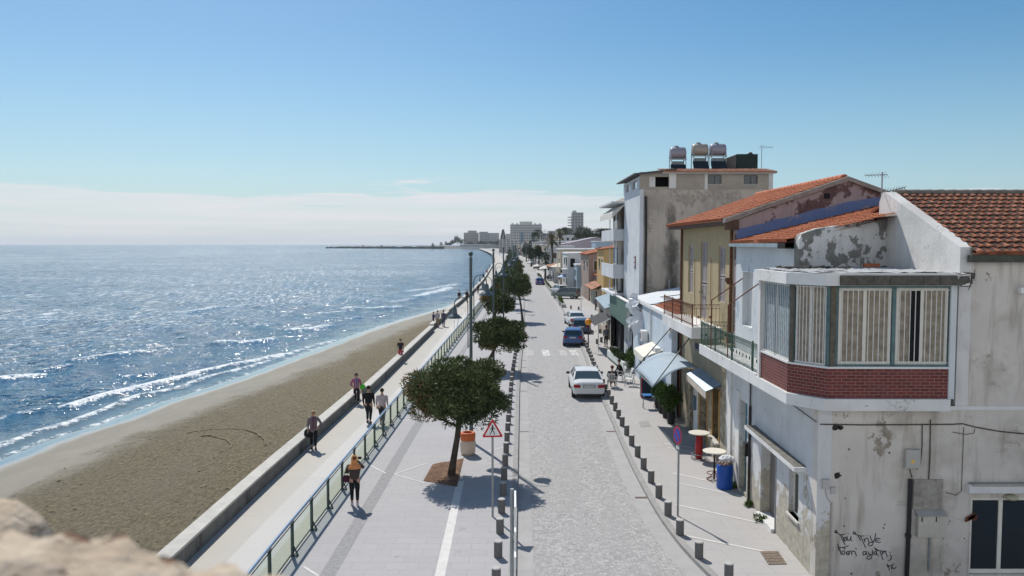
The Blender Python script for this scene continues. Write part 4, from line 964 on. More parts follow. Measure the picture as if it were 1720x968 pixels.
# roofs -------------------------------------------------------------------
tile_roof('main_roof', (XG+.25, YN-.28, ZE-.06), (7.4,0,0), (0, YR-YN+.28, ZR-ZE+.06), M['tile_old'], bA, cw=.225, rh=.345, seed=3, amp=.045, step=.04)
m = MB(); m.prism([(XG+.25,YR,ZR),(XG+.25,YR,ZR-.1),(XG+.25,28.6,8.4),(XG+.25,28.6,8.5)], (7.4,0,0)); m.build('rear_slope', M['tile_old'], bA)
m = MB(); 
x = XG+.3
while x < XG+7.6: m.tube([(x,YR,ZR+.03),(x+.40,YR,ZR+.045)], .10, 8); x += .38
m.build('ridge_tiles', mat('ridge_cement', (.20,.18,.155), .9, var=.25, vscale=5), bA)
m = MB(); m.box(XG+.15, XG+7.6, YN-.22, YN-.06, ZE-.28, ZE-.10); m.build('gutter', mat('old_gutter', (.07,.075,.06), .8, var=.3, vscale=4), bA)
ze1 = PX(1228,408,8.15).z; 
EA = Vector((8.12, 28.95, 8.74)); 
tile_roof('street_roof', (8.12, 28.95, 8.76), (0,-6.05,0.06), (XG-8.12-.02,0,(XG-8.14)*.2407), M['tile_red'], bA, cw=.225, rh=.34, seed=5)
tile_roof('street_roof', (XG-.02, 28.95, 8.76+(XG-8.14)*.2407), (0,-4.75,0.05), (2.7,0,.65), M['tile_red'], bA, cw=.225, rh=.34, seed=6)
m = MB(); m.prism([(8.10,28.95,8.72),(8.40,28.95,8.72),(8.40,28.95,8.60),(8.10,28.95,8.60)], (0,-6.0,0)); m.build('eave_board', mat('eave_blue_grey', (.25,.32,.36), .8, var=.2, vscale=4), bA)
m = MB(); m.box(8.08,8.40,22.95,23.6,8.56,8.73); m.build('eave_gap', M['dark'], bA)
# street side details -------------------------------------------------------
d = MB(); panel(d, S0, S1, door[0], door[1], -.02, 2.45, .30, .33); dd = d.build('door', mat('grey_brown_door', (.20,.18,.165), .8, var=.1, vscale=2), bA)
m = MB(); panel(m, S0, S1, door[0]-.05, door[1]+.05, -.02, .10, -.12, .29); m.build('doorstep', M['ledge'], bA)
m = MB(); panel(m, S0, S1, sY(25.2), sY(20.35), 2.62, 2.74, -.34, -.001); hood = m.build('door_hood', M['ledge'], bA)
m = MB(); panel(m, S0, S1, sY(25.15), sY(20.4), 2.742, 2.75, -.33, -.002); m.build('hood_top', mat('hood_dirt', (.16,.155,.14), .95, var=.3, vscale=5), hood)
m = MB(); panel(m, S0, S1, door[1]+.02, door[1]+.07, 0, 2.45, -.02, -.001); m.build('door_post', M['steel'], bA)
window(bA, S0, S1, win[0], win[1], win[2], win[3], depth=.14, frame='frame_white', mull=1, name='window')
d = MB(); panel(d, S0, S1, teal[0], teal[1], .12, 2.6, .18, .22); td = d.build('door', M['teal'], bA); td['label'] = 'narrow teal door'
m = MB(); panel(m, S0, S1, teal[0], teal[1], 2.65, 3.25, .18, .22); m.build('fanlight', M['teal'], td)
m = MB(); panel(m, S0, S1, teal[0]+.06, teal[0]+.1, 1.0, 1.2, .15, .18); m.build('handle', M['steel'], td)
m = MB(); panel(m, S0, S1, sY(28.55), sY(28.1), -.1, 4.49, -.05, -.001); panel(m, S0, S1, sY(27.5), sY(27.0), -.1, 3.5, -.04, -.001); m.build('pilaster', M['white_plaster'], bA)
def wpt(y, z, out=.04): return on_wall(S0, S1, sY(y), z, out)
m = MB(); m.tube([wpt(25.6,.05,.05), wpt(25.6,2.2,.05), wpt(25.6,3.3,.05)], .045, 8); m.build('downpipe', M['black_metal'], bA)
m = MB(); m.tube([wpt(25.6,3.3,.05), wpt(25.6,4.48,.05)], .03, 8); m.tube([wpt(26.4,4.42,.02), wpt(24.5,4.3,.02), wpt(22,4.2,.02), wpt(19.7,4.12,.02)], .012, 6); m.build('street_cable', mat('cable_grey', (.10,.10,.10), .7), bA)
m = MB(); panel(m, S0, S1, sY(25.95), sY(25.7), 1.55, 2.0, -.18, -.001); m.build('meter_box', M['black_metal'], bA)
# front wall details -------------------------------------------------------
def fpt(px, py, out=.02): q = PY(px, py, YN-out); return q
def fpan(mb, x0, y0, x1, y1, out, inn=-.001): a, b = PY(x0, y0, YN-out), PY(x1, y1, YN-out); mb.box(a.x, b.x, YN-out, YN+inn, b.z, a.z); return mb
m = MB(); m.tube([fpt(1378,713),fpt(1450,714),fpt(1530,713.5),fpt(1600,713),fpt(1617,712),fpt(1640,718),fpt(1680,725),fpt(1730,730,.03)], .016, 6); m.tube([fpt(1549,712),fpt(1549,750),fpt(1546,778),fpt(1541,788),fpt(1534,785)], .012, 6); m.tube([fpt(1563,705),fpt(1562,770),fpt(1560,805)], .014, 6); m.tube([fpt(1619,718),fpt(1617,770),fpt(1615,825),fpt(1606,832),fpt(1588,827)], .008, 5); m.tube([fpt(1600,726),fpt(1622,730),fpt(1636,728),fpt(1638,720)], .008, 5)
m.build('cable', mat('cable_dark', (.07,.06,.05), .8), bA)
m = MB(); fpan(m, 1523,756,1546,787,.12); o = m.build('cable_box', mat('grey_cable_box', (.42,.41,.38), .6, var=.05), bA)
m = MB(); a = fpt(1530,778,.125); m.prism([a, a+Vector((.11,0,0)), a+Vector((.055,0,.10))], (0,.004,0)); m.build('warning_triangle', M['yellow'], o)
m = MB(); m.tube([fpt(1528,788,.05), fpt(1532,803,.05)], .012, 6); m.tube([fpt(1529.5,805,.06), fpt(1526,900,.06), fpt(1523,968,.06), fpt(1521,1010,.06)], .055, 10); m.tube([fpt(1525.5,897,.06), fpt(1525.5,903,.06)], .075, 10); m.build('downpipe', M['black_metal'], bA)
m = MB(); fpan(m, 1535,806,1583,856,.035); m.build('cement_patch', mat('cement_patch', (.33,.31,.27), .95, var=.25, vscale=5, bump=.5), bA)
m = MB(); a, b = fpt(1538,864,.0), fpt(1582,899,.0); m.box(a.x, b.x, YN-.16, YN-.001, b.z, a.z); o = m.build('meter_cabinet', mat('beige_cabinet', (.50,.48,.41), .7, var=.1, vscale=4), bA)
m = MB(); m.prism([(a.x-.03,YN-.20,a.z),(a.x-.03,YN,a.z+.12),(a.x-.03,YN,a.z+.14),(a.x-.03,YN-.20,a.z+.02)], (b.x-a.x+.06,0,0)); m.build('cabinet_roof', M['concrete'], o)
m = MB(); 
for px in (1549,1573): c = fpt(px, 869, .165); m.box(c.x-.012, c.x+.012, YN-.17, YN-.16, c.z-.12, c.z+.04)
m.build('hinge', M['black_metal'], o)
m = MB(); m.tube([fpt(1397,845,.03),fpt(1396,900,.03),fpt(1395,960,.03),fpt(1395,1000,.03)], .02, 8); m.tube([fpt(1386,822,.02),fpt(1390,838,.02),fpt(1396,845,.03)], .01, 6)
for y in (870,925): c = fpt(1396,y,.03); m.box(c.x-.04,c.x+.04,YN-.04,YN,c.z-.012,c.z+.012)
m.build('conduit', mat('old_conduit', (.40,.36,.34), .7), bA)
m = MB(); fpan(m, 1382,806,1394,822,.08); fpan(m, 1396,819,1403,830,.06); m.build('switch_box', mat('switch_box_grey', (.44,.43,.42), .7), bA)
m = MB(); fpan(m, 1560,902,1561.5,960,.02); m.build('thin_conduit', M['steel'], bA)
r_ = random.Random(2); HOLE = mat('hole_dark', (.035,.032,.028), 1)
def hole(px, py, r, n=11):
    m = MB(); c = fpt(px, py, .004); m.prism([c+Vector((math.cos(2*PI*k/n)*r*r_.uniform(.6,1.2), 0, math.sin(2*PI*k/n)*r*r_.uniform(.6,1.1))) for k in range(n)], (0,.003,0)); m.build('wall_hole', HOLE, bA)
hole(1407,799,.10); hole(1393,717,.05); hole(1404,718,.10); hole(1412,719,.07); hole(1426,755,.03); hole(1420,837,.02); hole(1418,884,.02); hole(1494,761,.03); hole(1382,896,.025); hole(1430,964,.03); hole(1585,905,.02); hole(1486,881,.018); hole(1484,887,.022); hole(1620,905,.02)

# sliding window with its lintel and little lamp
uw = nx(1634); w = window(bA, NW, NE, uw, uw+2.5, .15, wz1, depth=.10, frame='frame_white', glass='glass_dark', mull=2, fw=.10, name='sliding_window', sill=False)
m = MB(); fpan(m, 1629,815,1860,829,.16); lt = m.build('window_lintel', M['ledge'], bA)
a = fpt(1628,813,.0); m = MB(); m.box(a.x-.02, a.x+3.2, YN-.18, YN, a.z-.015, a.z+.05); m.build('lintel_top', M['concrete'], lt)
c = fpt(1699,836,.10); m = MB(); m.sphere((c.x,c.y+.02,c.z), .17, 14, 8, sz=.45); m.build('bulkhead_lamp', mat('bulkhead_lamp_glass', (.45,.42,.28), .4), bA, smooth=True)
c = fpt(1631,872,.06); m = MB()
for k in range(7): m.obox((c.x+r_.uniform(-.08,.1), YN-.05, c.z+r_.uniform(-.1,.1)), (.05,0,.02), (0,.03,0), (.01,0,.05))
m.build('broken_bracket', M['rust'], bA)
c = fpt(1716,488,.06); m = MB(); m.box(c.x-.06, c.x+.6, YN-.14, YN, c.z-.07, c.z+.07); m.build('strip_lamp', M['white'], bA)
# graffiti in thin marker strokes: the words as they are written on the wall
def gz(x, y): return fpt(1390+x/9.88, 870+y/9.88, .006)
strokes = [ # (points in the enlarged photo, width)
 [(122,235),(130,212),(150,215),(158,240),(140,252),(124,240),(160,245),(205,285)],[(205,285),(250,275),(290,272)],[(215,290),(245,360),(290,445)],[(238,290),(262,340),(275,380)],
 [(300,320),(278,335),(275,365),(290,388),(310,370),(312,335),(300,320)],[(332,312),(325,350),(340,380),(362,372),(382,345),(392,310)],[(388,325),(385,360),(405,385)],[(340,262),(346,266)],
 [(425,255),(432,232),(455,238),(465,262),(448,272),(428,262),(470,272),(520,298),(560,300),(610,303)],[(505,296),(530,340),(545,372)],[(545,302),(590,400),(630,490)],
 [(600,345),(618,372),(620,405)],[(612,372),(640,335),(665,340),(685,395),(690,410)],[(650,296),(658,300)],[(705,300),(722,350),(745,395),(765,400)],[(800,258),(790,320),(765,400),(735,460),(695,465),(668,435),(690,415),(740,405)],
 [(875,350),(830,335),(795,355),(800,395),(840,410),(880,402)],[(800,372),(850,370)],
 [(170,440),(180,480),(190,545)],[(172,445),(185,500),(230,490),(280,492),(345,462)],[(205,500),(212,560),(225,610)],[(262,545),(240,560),(238,595),(262,612),(285,595),(285,560),(262,545)],[(262,500),(300,520)],
 [(345,555),(318,568),(312,600),(340,620),(362,600),(355,565),(385,548)],[(320,585),(370,590)],[(395,560),(405,615)],[(402,575),(430,548),(455,565),(470,600),(480,632)],[(470,505),(478,520)],
 [(640,560),(600,560),(585,590),(600,620),(630,605),(640,562),(645,600),(665,620)],[(672,560),(690,600),(720,610)],[(750,540),(742,610),(725,670),(690,692),(655,680),(650,660),(680,640),(720,610)],
 [(800,555),(770,575),(770,605),(800,610),(815,580),(812,560),(820,610),(850,632)],[(785,500),(800,530),(835,548)],[(790,505),(850,545),(920,552),(975,552)],[(870,552),(900,630),(920,695)],[(905,555),(915,600)],
 [(915,600),(940,565),(965,570),(980,610),(992,645)],[(1035,572),(1042,578)],[(1040,615),(1062,650),(1050,690),(1015,715)],
 [(990,770),(1000,820)],[(992,775),(1010,800),(1060,790),(1110,765)],[(1015,800),(1025,850),(1022,870)],[(1060,800),(1062,850)],[(1080,810),(1090,850),(1115,840),(1140,815)],[(270,130),(278,145)],[(950,112),(958,122)],[(932,170),(940,182)]]
m = MB()
for s_ in strokes:
    pts = [gz(*q) for q in s_]; w_ = .021
    for a, b in zip(pts, pts[1:]):
        d = (b-a); L_ = d.length; 
        if L_ < 1e-5: continue
        d /= L_; n = Vector((-d.z,0,d.x)); m.obox((a+b)/2, d*(L_/2+w_*.4), n*w_/2, (0,.0012,0))
m.build('graffiti', mat('marker_ink', (.035,.045,.06), .7), bA)

# green iron balcony railing of the corner building
t = bA; rl = MB(); yb0, yb1, xb = 22.75, 29.5, 7.26
def iron(mb, a, b, step=.115):
    a, b = Vector(a), Vector(b); L = (b-a).length; n = max(1, round(L/step))
    mb.bar(a+Vector((0,0,.92)), b+Vector((0,0,.92)), .035, .02); mb.bar(a+Vector((0,0,.10)), b+Vector((0,0,.10)), .02, .02); mb.bar(a+Vector((0,0,.76)), b+Vector((0,0,.76)), .016, .016)
    for i in range(n+1):
        q = a.lerp(b, i/n); mb.bar(q+Vector((0,0,.10)), q+Vector((0,0,.76)), .013)
        if i < n:
            r0 = a.lerp(b, (i+.5)/n); d = (b-a).normalized()*(L/n*.42)
            mb.tube([r0-d+Vector((0,0,.77)), r0-d*.7+Vector((0,0,.87)), r0+Vector((0,0,.91)), r0+d*.7+Vector((0,0,.87)), r0+d+Vector((0,0,.77))], .007, 4)
            if i % 3 == 1: mb.obox(r0+Vector((0,0,.42)), (b-a).normalized()*.035, (0,.006,.0) if abs(d.x) > abs(d.y) else (.006,0,0), (0,0,.05))
iron(rl, (xb,yb1,4.8), (xb,yb0,4.8)); iron(rl, (xb,yb1,4.8), (8.35,yb1,4.8))
for y in (29.5, 27.5, 25.4, 23.2): rl.bar((xb,y,4.8), (xb,y,5.78), .045)
br_ = rl.build('balcony_railing', mat('faded_green_iron', (.05,.10,.075), .7, .1, var=.3, vscale=6), bA)
for y in (28.1, 25.9):
    m = MB(); m.tube([(xb,y,4.8),(xb,y,6.65),(8.38,y,7.45)], .022, 6); m.build('awning_frame', M['rust'], bA)
m = MB(); m.box(7.20,7.24,22.7,29.58,4.801,4.87); m.build('slab_edge', M['ledge'], bA)
# weeds at the foot of the street wall
for k, (y, lab) in enumerate(((25.3,'small green weed tuft below the black downpipe'),(23.9,'weed tuft beside the doorstep of the white corner building'),(27.2,'weed patch between blue barrel and teal door'))):
    q = on_wall(S0, S1, sY(y), 0, .12); me = foliage_mesh('weed', M['bush'], (.2,.22,.12), 7, 260, .09, 30+k, lobe_r=.5); o = bpy.data.objects.new('weed', me); link(o); o.location = q+Vector((0,0,.07)); tag(o, lab, 'weed', 'weeds along the wall foot')

# ================================================================== beige house with shutters
YB0, YB1 = 29.0, 38.4; ZEB = 9.55
bB = thing('shuttered_house', 'two-storey beige house with faded shutters, tiled gable roof and rusty balcony rail', 'house', (8.1, YB0, 0))
L0, L1 = (8.45, YB1), (8.1, YB0); LB = math.hypot(L1[0]-L0[0], L1[1]-L0[1])
def bY(y): return (YB1-y)/(YB1-YB0)*LB
ops = [(bY(31.2),bY(30.1),.9,2.95),(bY(33.7),bY(32.2),-.2,2.95),(bY(36.0),bY(35.2),0,2.9)]
m = MB(); wall_open(m, L0, L1, -.2, 3.15, .4, ops); m.build('ground_wall', M['stone_wall'], bB)
m = MB(); wall_open(m, L0, L1, 3.15, 4.9, .38); m.build('fascia_wall', mat('olive_fascia', (.27,.235,.165), .9, var=.1, vscale=1), bB)
U0, U1 = (8.42, YB1), (8.42, YB0+.352)
uy = lambda y: YB1-y
wins = [(36.95,35.95,6.4,8.6),(34.55,33.35,5.4,8.8),(31.55,30.55,6.35,8.6)]
m = MB(); wall_open(m, U0, U1, 4.9, ZEB, .35, [(uy(a),uy(b),c,d) for a,b,c,d in wins]); m.build('upper_wall', M['beige'], bB)
for a, b, c, d in wins:
    s = MB(); u0, u1 = uy(a), uy(b); mid = (u0+u1)/2
    for x0_, x1_ in ((u0,mid-.01),(mid+.01,u1)):
        for z0_, z1_ in ((c, c+(d-c)*.45),(c+(d-c)*.47, d)):
            panel(s, U0, U1, x0_, x0_+.06, z0_, z1_, .06, .10); panel(s, U0, U1, x1_-.06, x1_, z0_, z1_, .06, .10); panel(s, U0, U1, x0_+.06, x1_-.06, z0_, z0_+.07, .06, .10); panel(s, U0, U1, x0_+.06, x1_-.06, z1_-.07, z1_, .06, .10)
            z = z0_+.09
            while z < z1_-.08: panel(s, U0, U1, x0_+.06, x1_-.06, z, z+.045, .07, .085); z += .075
    so = s.build('shutter', M['shutter'], bB)
    k = MB(); panel(k, U0, U1, u0, u1, c, d, .11, .13); k.build('backing', mat('shutter_dark', (.09,.08,.08), .9) if 'shd' not in M else M['shd'], so)
# gable wall facing the camera, its blue band over the neighbour's roof
gz_ = lambda px, py: PY(px, py, YB0)
ap = gz_(1422,303); lf = gz_(1236,374); rt = gz_(1500,332)
m = MB(); m.prism([(8.42,YB0,4.9),(19,YB0,4.9),(19,YB0,9.6),(rt.x,YB0,rt.z),(ap.x,YB0,ap.z),(8.42,YB0,9.60)], (0,.35,0)); m.build('gable_wall', M['purple_peel'], bB)
ba, bb = gz_(1225,404), gz_(1484,341)
tops = [(1238,384),(1250,383),(1268,378),(1285,375),(1300,369),(1318,366),(1349,358),(1368,352),(1389,348),(1405,344),(1424,339),(1450,335),(1478,331)]
m = MB(); pt = [gz_(*q) for q in tops]; vs = []
for q, (px_, py_) in zip(pt, tops): vs += [(q.x, YB0-.004, q.z), (q.x, YB0-.004, min(q.z-.05, 8.70+.2407*(q.x-8.12)))]
m.add(vs, [(2*i,2*i+1,2*i+3,2*i+2) for i in range(len(pt)-1)]); m.build('blue_band', M['cobalt'], bB)
a = gz_(1384,325); b = gz_(1394,334); m = MB(); m.box(a.x,b.x,YB0-.006,YB0-.002,b.z,a.z); m.build('vent', M['dark'], bB)
# gable rim and roof
sl = (ap.z-9.6)/(ap.x-8.05)
m = MB()
def rim(x0, z0, x1, z1): m.prism([(x0,YB0-.14,z0),(x1,YB0-.14,z1),(x1,YB0-.14,z1+.16),(x0,YB0-.14,z0+.16)], (0,.30,0))
zr_ = lambda x: 9.52+(x-7.85)/(ap.x-7.85)*(ap.z+.12-9.62)
rim(7.9, zr_(7.9)-.06, ap.x, zr_(ap.x)-.06); rim(ap.x, ap.z-.02, 19, ap.z-.02-(19-ap.x)*.36); m.build('gable_rim', mat('rim_cement', (.27,.25,.23), .9, var=.25, vscale=4), bB)
tile_roof('roof', (7.85, YB1+1.0, 9.62), (0,-(YB1+1.0-YB0-.12),0), (ap.x-7.85,0,ap.z+.12-9.62), M['tile_red'], bB, cw=.23, rh=.36, seed=8)
m = MB(); m.prism([(ap.x,YB0+.16,ap.z+.1),(ap.x,YB0+.16,ap.z-.02),(19,YB0+.16,ap.z-(19-ap.x)*.36),(19,YB0+.16,ap.z+.12-(19-ap.x)*.36)], (0,10.0,0)); m.build('rear_slope', M['tile_red'], bB)
m = MB()
y = YB0+.15
while y < YB1+1: m.tube([(ap.x,y,ap.z+.13),(ap.x,y+.42,ap.z+.15)], .11, 8); y += .40
m.build('ridge_tiles', M['tile_pale'] if False else M['terracotta'], bB, smooth=True)
m = MB(); m.box(7.92, 8.45, YB0-.06, YB1+.9, 9.42, 9.56); m.box(7.92,8.45,YB0-.10,YB0+.02,9.22,9.60); m.build('eave_box', mat('eave_brown', (.10,.065,.05), .85, var=.2, vscale=3), bB)
m = MB(); m.box(8.9,18.9,YB0+.4,YB1,0,9.5); m.box(8.5,18.9,YB1-.3,YB1,0,9.5); m.build('core_wall', M['beige'], bB)
m = MB(); m.tube([(8.36,38.2,9.45),(8.36,38.2,.05)], .055, 8); m.build('downpipe', M['rustdark'], bB)
m = MB(); m.tube([(8.36,29.55,9.45),(8.36,29.55,4.9)], .055, 8); m.lathe([(.05,0),(.14,.12),(.14,.25)], (8.34,29.75,7.15), 8); m.build('downpipe', M['rustdark'], bB)
m = MB(); m.tube([(8.38,32.6,8.1),(8.36,32.5,6.5),(8.38,32.4,5.4)], .012, 5); m.tube([(8.38,35.5,8.0),(8.38,35.4,5.4)], .012, 5); m.build('wall_cable', M['rustdark'], bB)
# balcony
m = MB(); m.prism([(7.2,30.9,4.90),(8.45,30.9,4.90),(8.45,36.9,4.90),(7.2,36.9,4.90)], (0,0,.44)); m.build('balcony_slab', M['ledge'], bB)
rl = MB(); iron(rl, (7.26,36.85,5.34), (7.26,31.0,5.34), .14); iron(rl, (7.26,31.0,5.34), (8.35,31.0,5.34), .16)
for y in (36.8,34.9,33.0,31.0): rl.bar((7.26,y,5.3),(7.26,y,6.3),.04)
rl.build('balcony_railing', mat('rust_brown_iron', (.15,.065,.045), .8, .1, var=.3, vscale=6), bB)
# ground floor: lintels, doors, ochre frames, low parapet
for (u0,u1,z0,z1) in ops[:2]:
    for a, b in ((u0-.14,u0),(u1,u1+.14)):
        f = MB(); panel(f, L0, L1, a, b, max(0,z0), z1, -.03, .30); f.build('door_jamb', M['ochre'], bB)
m = MB(); panel(m, L0, L1, ops[0][0], ops[0][1], .9, 2.95, .30, .32); m.build('window', M['dark'], bB)
m = MB(); panel(m, L0, L1, ops[1][0], ops[1][1], -.1, 2.95, .33, .36); m.build('door', mat('dark_red_door', (.10,.05,.035), .7, var=.3), bB)
m = MB(); panel(m, L0, L1, ops[2][0], ops[2][1], 0, 2.9, .30, .33); m.build('door', M['dark'], bB)
m = MB(); panel(m, L0, L1, bY(35.0), bY(34.1), .1, 3.1, -.03, -.001); m.build('white_panel', M['white_plaster'], bB)
m = MB(); panel(m, L0, L1, bY(34.75), bY(34.35), 1.25, 1.85, -.16, -.031); m.build('wall_phone', mat('phone_blue_grey', (.10,.15,.20), .4), bB)
m = MB(); panel(m, L0, L1, bY(31.3), bY(29.9), .82, .90, -.18, .3); m.build('sill', M['pale_concrete'], bB)
hd = MB(); P0_, P1_ = L0, L1
for y0, y1 in ((33.8,29.75),):
    a = on_wall(L0,L1,bY(y0),3.28,.0); b = on_wall(L0,L1,bY(y1),3.24,.0); c = on_wall(L0,L1,bY(y1),2.98,.62); d_ = on_wall(L0,L1,bY(y0),3.02,.62); n = 26
    vs = []; 
    for i in range(n*4+1):
        t_ = i/(n*4); h_ = .016*math.sin(t_*n*2*PI); vs += [a.lerp(b,t_)+Vector((0,0,h_)), d_.lerp(c,t_)+Vector((0,0,h_)), a.lerp(b,t_)+Vector((0,0,h_-.02)), d_.lerp(c,t_)+Vector((0,0,h_-.02))]
    N_ = n*4; fs = []
    for i in range(N_): k = 4*i; fs += [(k,k+1,k+5,k+4),(k+2,k+6,k+7,k+3),(k+1,k+3,k+7,k+5)]
    hd.add(vs, fs)
hd_o = hd.build('door_canopy', mat('corrugated_blue_grey', (.22,.29,.36), .5, .3, var=.15, vscale=3), bB)
m = MB(); a = on_wall(L0,L1,bY(33.8),2.72,.60); b = on_wall(L0,L1,bY(29.75),2.68,.60); m.bar(a+Vector((0,0,.14)), b+Vector((0,0,.14)), .04, .26); m.build('canopy_fascia', mat('fascia_peel', (.50,.44,.38), .85, var=.2, vscale=5), hd_o)
# worn shop lettering, dark blue blocks of letters too faded to read
m = MB(); r_ = random.Random(3); u = bY(34.9)
while u < bY(31.6):
    w_ = r_.uniform(.10,.20); z = 3.95+r_.uniform(-.02,.02)
    k = r_.randint(0, 3)
    panel(m, L0, L1, u, u+.035, z, z+.30, -.02, -.001)
    if k in (0, 2): panel(m, L0, L1, u+.04, u+w_, z+.25, z+.30, -.02, -.001)
    if k in (1, 2): panel(m, L0, L1, u+.04, u+w_, z, z+.05, -.02, -.001)
    if k != 1: panel(m, L0, L1, u+w_-.03, u+w_, z+.05, z+.25, -.02, -.001)
    u += w_+.06
m.build('shop_lettering', mat('faded_blue_letters', (.03,.04,.12), .6), bB)
# the blue-white fabric awning held by two long arms
tA = thing('canvas_awning', 'pale blue-white curved canvas awning on two long arms over potted plants', 'awning', (8.2, 36, 0))
n = 14; vs = []
for i in range(n+1):
    for j in range(n+1):
        s_, t_ = i/n, j/n; x = 8.22-2.05*s_; z = 3.25-.80*s_+.34*math.sin(PI*s_)*.9+.07*math.sin(PI*t_)*s_; y = 33.9+4.9*t_ - .35*s_; vs.append((x,y,z))
fs = [(i*(n+1)+j,(i+1)*(n+1)+j,(i+1)*(n+1)+j+1,i*(n+1)+j+1) for i in range(n) for j in range(n)]
m = MB(); m.add(vs, fs); o = m.build('canvas', mat('pale_blue_canvas', (.33,.40,.46), .8, var=.05), tA, smooth=True)
sm = o.modifiers.new('thickness', 'SOLIDIFY'); sm.thickness = .012
m = MB(); m.tube([(8.1,34.8,4.57),(6.16,33.55,2.46)], .028, 6); m.tube([(8.0,37.8,4.83),(6.16,38.4,2.46)], .028, 6); m.tube([(6.15,33.5,2.44),(6.15,38.5,2.44)], .03, 8); m.build('arm', M['pole_grey'], tA)
# ================================================================== pale blue single-storey shop
C0, C1 = (8.25, 52.4), (8.0, 38.6)
bC = thing('pale_blue_shop', 'low pale blue building with small red tiled roof beyond the shuttered house', 'building', (8.0, 38.6, 0))
m = MB(); wall_open(m, C0, C1, -.2, 4.95, .3, [(3.0,5.2,-.2,2.4),(9.4,11.4,-.2,2.5)]); m.build('street_wall', M['pale_blue'], bC)
m = MB(); panel(m, C0, C1, -.1, 13.85, 4.95, 5.12, -.12, .35); panel(m, C0, C1, 12.9, 13.8, 4.2, 4.95, -.10, .3); m.build('roof_trim', M['ledge'], bC)
m = MB(); m.box(9.2, 18, 38.7, 52.3, 0, 4.7); m.build('core_wall', M['pale_blue'], bC)
m = MB(); panel(m, C0, C1, 3.0, 5.2, 0, 2.4, .2, .25); m.build('door', M['dark'], bC); m = MB(); panel(m, C0, C1, 9.4, 11.4, 0, 2.5, .2, .25); m.build('door', M['dark'], bC)
tile_roof('tiled_roof', (8.35, 45.2, 5.10), (0,-6.5,0), (3.4,0,.75), M['tile_red'], bC, cw=.25, rh=.4, seed=21)
m = MB(); vs = []; n = 60
for i in range(n+1):
    y = 45.4+6.6*i/n; h = .03*math.sin(i*PI/1.5); vs += [(8.1,y,5.15+h),(12,y,5.95+h)]
m.add(vs, [(2*i,2*i+1,2*i+3,2*i+2) for i in range(n)]); m.build('sheet_roof', mat('white_corrugated_sheet', (.62,.65,.67), .6, var=.1), bC)
for y, z, lab in ((41.6,2.5,'white air-conditioner box on the pale blue wall, the nearer one'),(46.2,2.9,'white air-conditioner box high on the pale blue wall, the farther one')):
    u = 52.4-y; t = thing('air_conditioner', lab, 'air conditioner', on_wall(C0, C1, u, z), group='air conditioners on the pale blue wall')
    m = MB(); panel(m, C0, C1, u-.42, u+.42, z, z+.62, -.40, -.06); m.build('casing', M['white_metal'], t)
    m = MB(); c = on_wall(C0, C1, u-.08, z+.31, .405); disc(c, .23, (-1,0,0), .012, 20, 0, m); m.build('fan_grille', M['steel'], t)
    for a_ in (u-.36, u+.33): m = MB(); panel(m, C0, C1, a_, a_+.03, z-.05, z, -.40, 0); m.build('bracket', M['steel'], t)
m = MB(); m.tube([on_wall(C0,C1,52.4-44.8,4.9,.06), on_wall(C0,C1,52.4-44.8,.1,.06)], .05, 8); m.build('downpipe', M['white_metal'], bC)
t = thing('shop_canopy', 'small cream box canopy on the pale blue shop front', 'canopy', (8, 42, 2.6))
a, b = 52.4-44.6, 52.4-41.0; m = MB()
q = [on_wall(C0,C1,a,3.0,.0), on_wall(C0,C1,b,3.0,.0), on_wall(C0,C1,b,2.62,1.05), on_wall(C0,C1,a,2.62,1.05)]; m.prism(q, (0,0,.05)); m.prism([q[3],q[2],q[2]+Vector((0,0,-.28)),q[3]+Vector((0,0,-.28))], (.03,0,0)); m.build('canvas', mat('cream_canvas', (.68,.66,.58), .85, var=.05), t)
# torn white plastic sheet hanging at the far corner
t = thing('plastic_sheet', 'torn white plastic sheet draped over the far corner of the pale blue shop', 'sheet', (8, 51.5, 4))
r_ = random.Random(12); n = 16; vs = []
for i in range(n+1):
    for j in range(n+1):
        y = 48.2+2.8*j/n; z = 5.0-2.2*i/n*(1-.35*abs(math.sin(j*1.1))); x = 7.95-.28*math.sin(i*.5)-.2*math.sin(j*1.7+i*.4)+r_.uniform(-.09,.09); vs.append((x,y,z+r_.uniform(-.1,.1)+(.5*math.exp(-((j-8)/3)**2) if i < 5 else 0)*(1-i/5)))
m = MB(); m.add(vs, [(i*(n+1)+j,(i+1)*(n+1)+j,(i+1)*(n+1)+j+1,i*(n+1)+j+1) for i in range(n) for j in range(n)])
o = m.build('sheet', mat('white_plastic', (.70,.72,.74), .4), t); sm = o.modifiers.new('thickness','SOLIDIFY'); sm.thickness = .01

# ================================================================== green-boarded bar
D0, D1 = (8.45, 66.0), (8.25, 52.8)
bD = thing('green_bar', 'dark open-fronted bar under a plain green fascia board', 'bar', (8.2, 52.8, 0))
m = MB(); panel(m, D0, D1, 0, 13.2, 2.75, 4.55, -.10, .1); m.build('fascia_board', mat('green_board', (.085,.15,.125), .7, var=.1, vscale=.6), bD)
for u in (0, 6.4, 12.9): m = MB(); panel(m, D0, D1, u, u+.25, -.1, 2.75, 0, .3); m.build('front_post', M['black_metal'], bD)
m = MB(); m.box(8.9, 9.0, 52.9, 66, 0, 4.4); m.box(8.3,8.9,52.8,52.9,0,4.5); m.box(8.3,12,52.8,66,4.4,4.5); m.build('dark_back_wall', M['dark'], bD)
m = MB(); panel(m, D0, D1, -.02, 13.25, 4.55, 4.62, -.14, .14); m.build('board_cap', M['ledge'], bD)
m = MB(); panel(m, D0, D1, 11.4, 13.1, 2.0, 3.9, -.16, -.11); m.build('grey_shutter', mat('grey_shutter', (.17,.18,.19), .6, var=.1), bD)
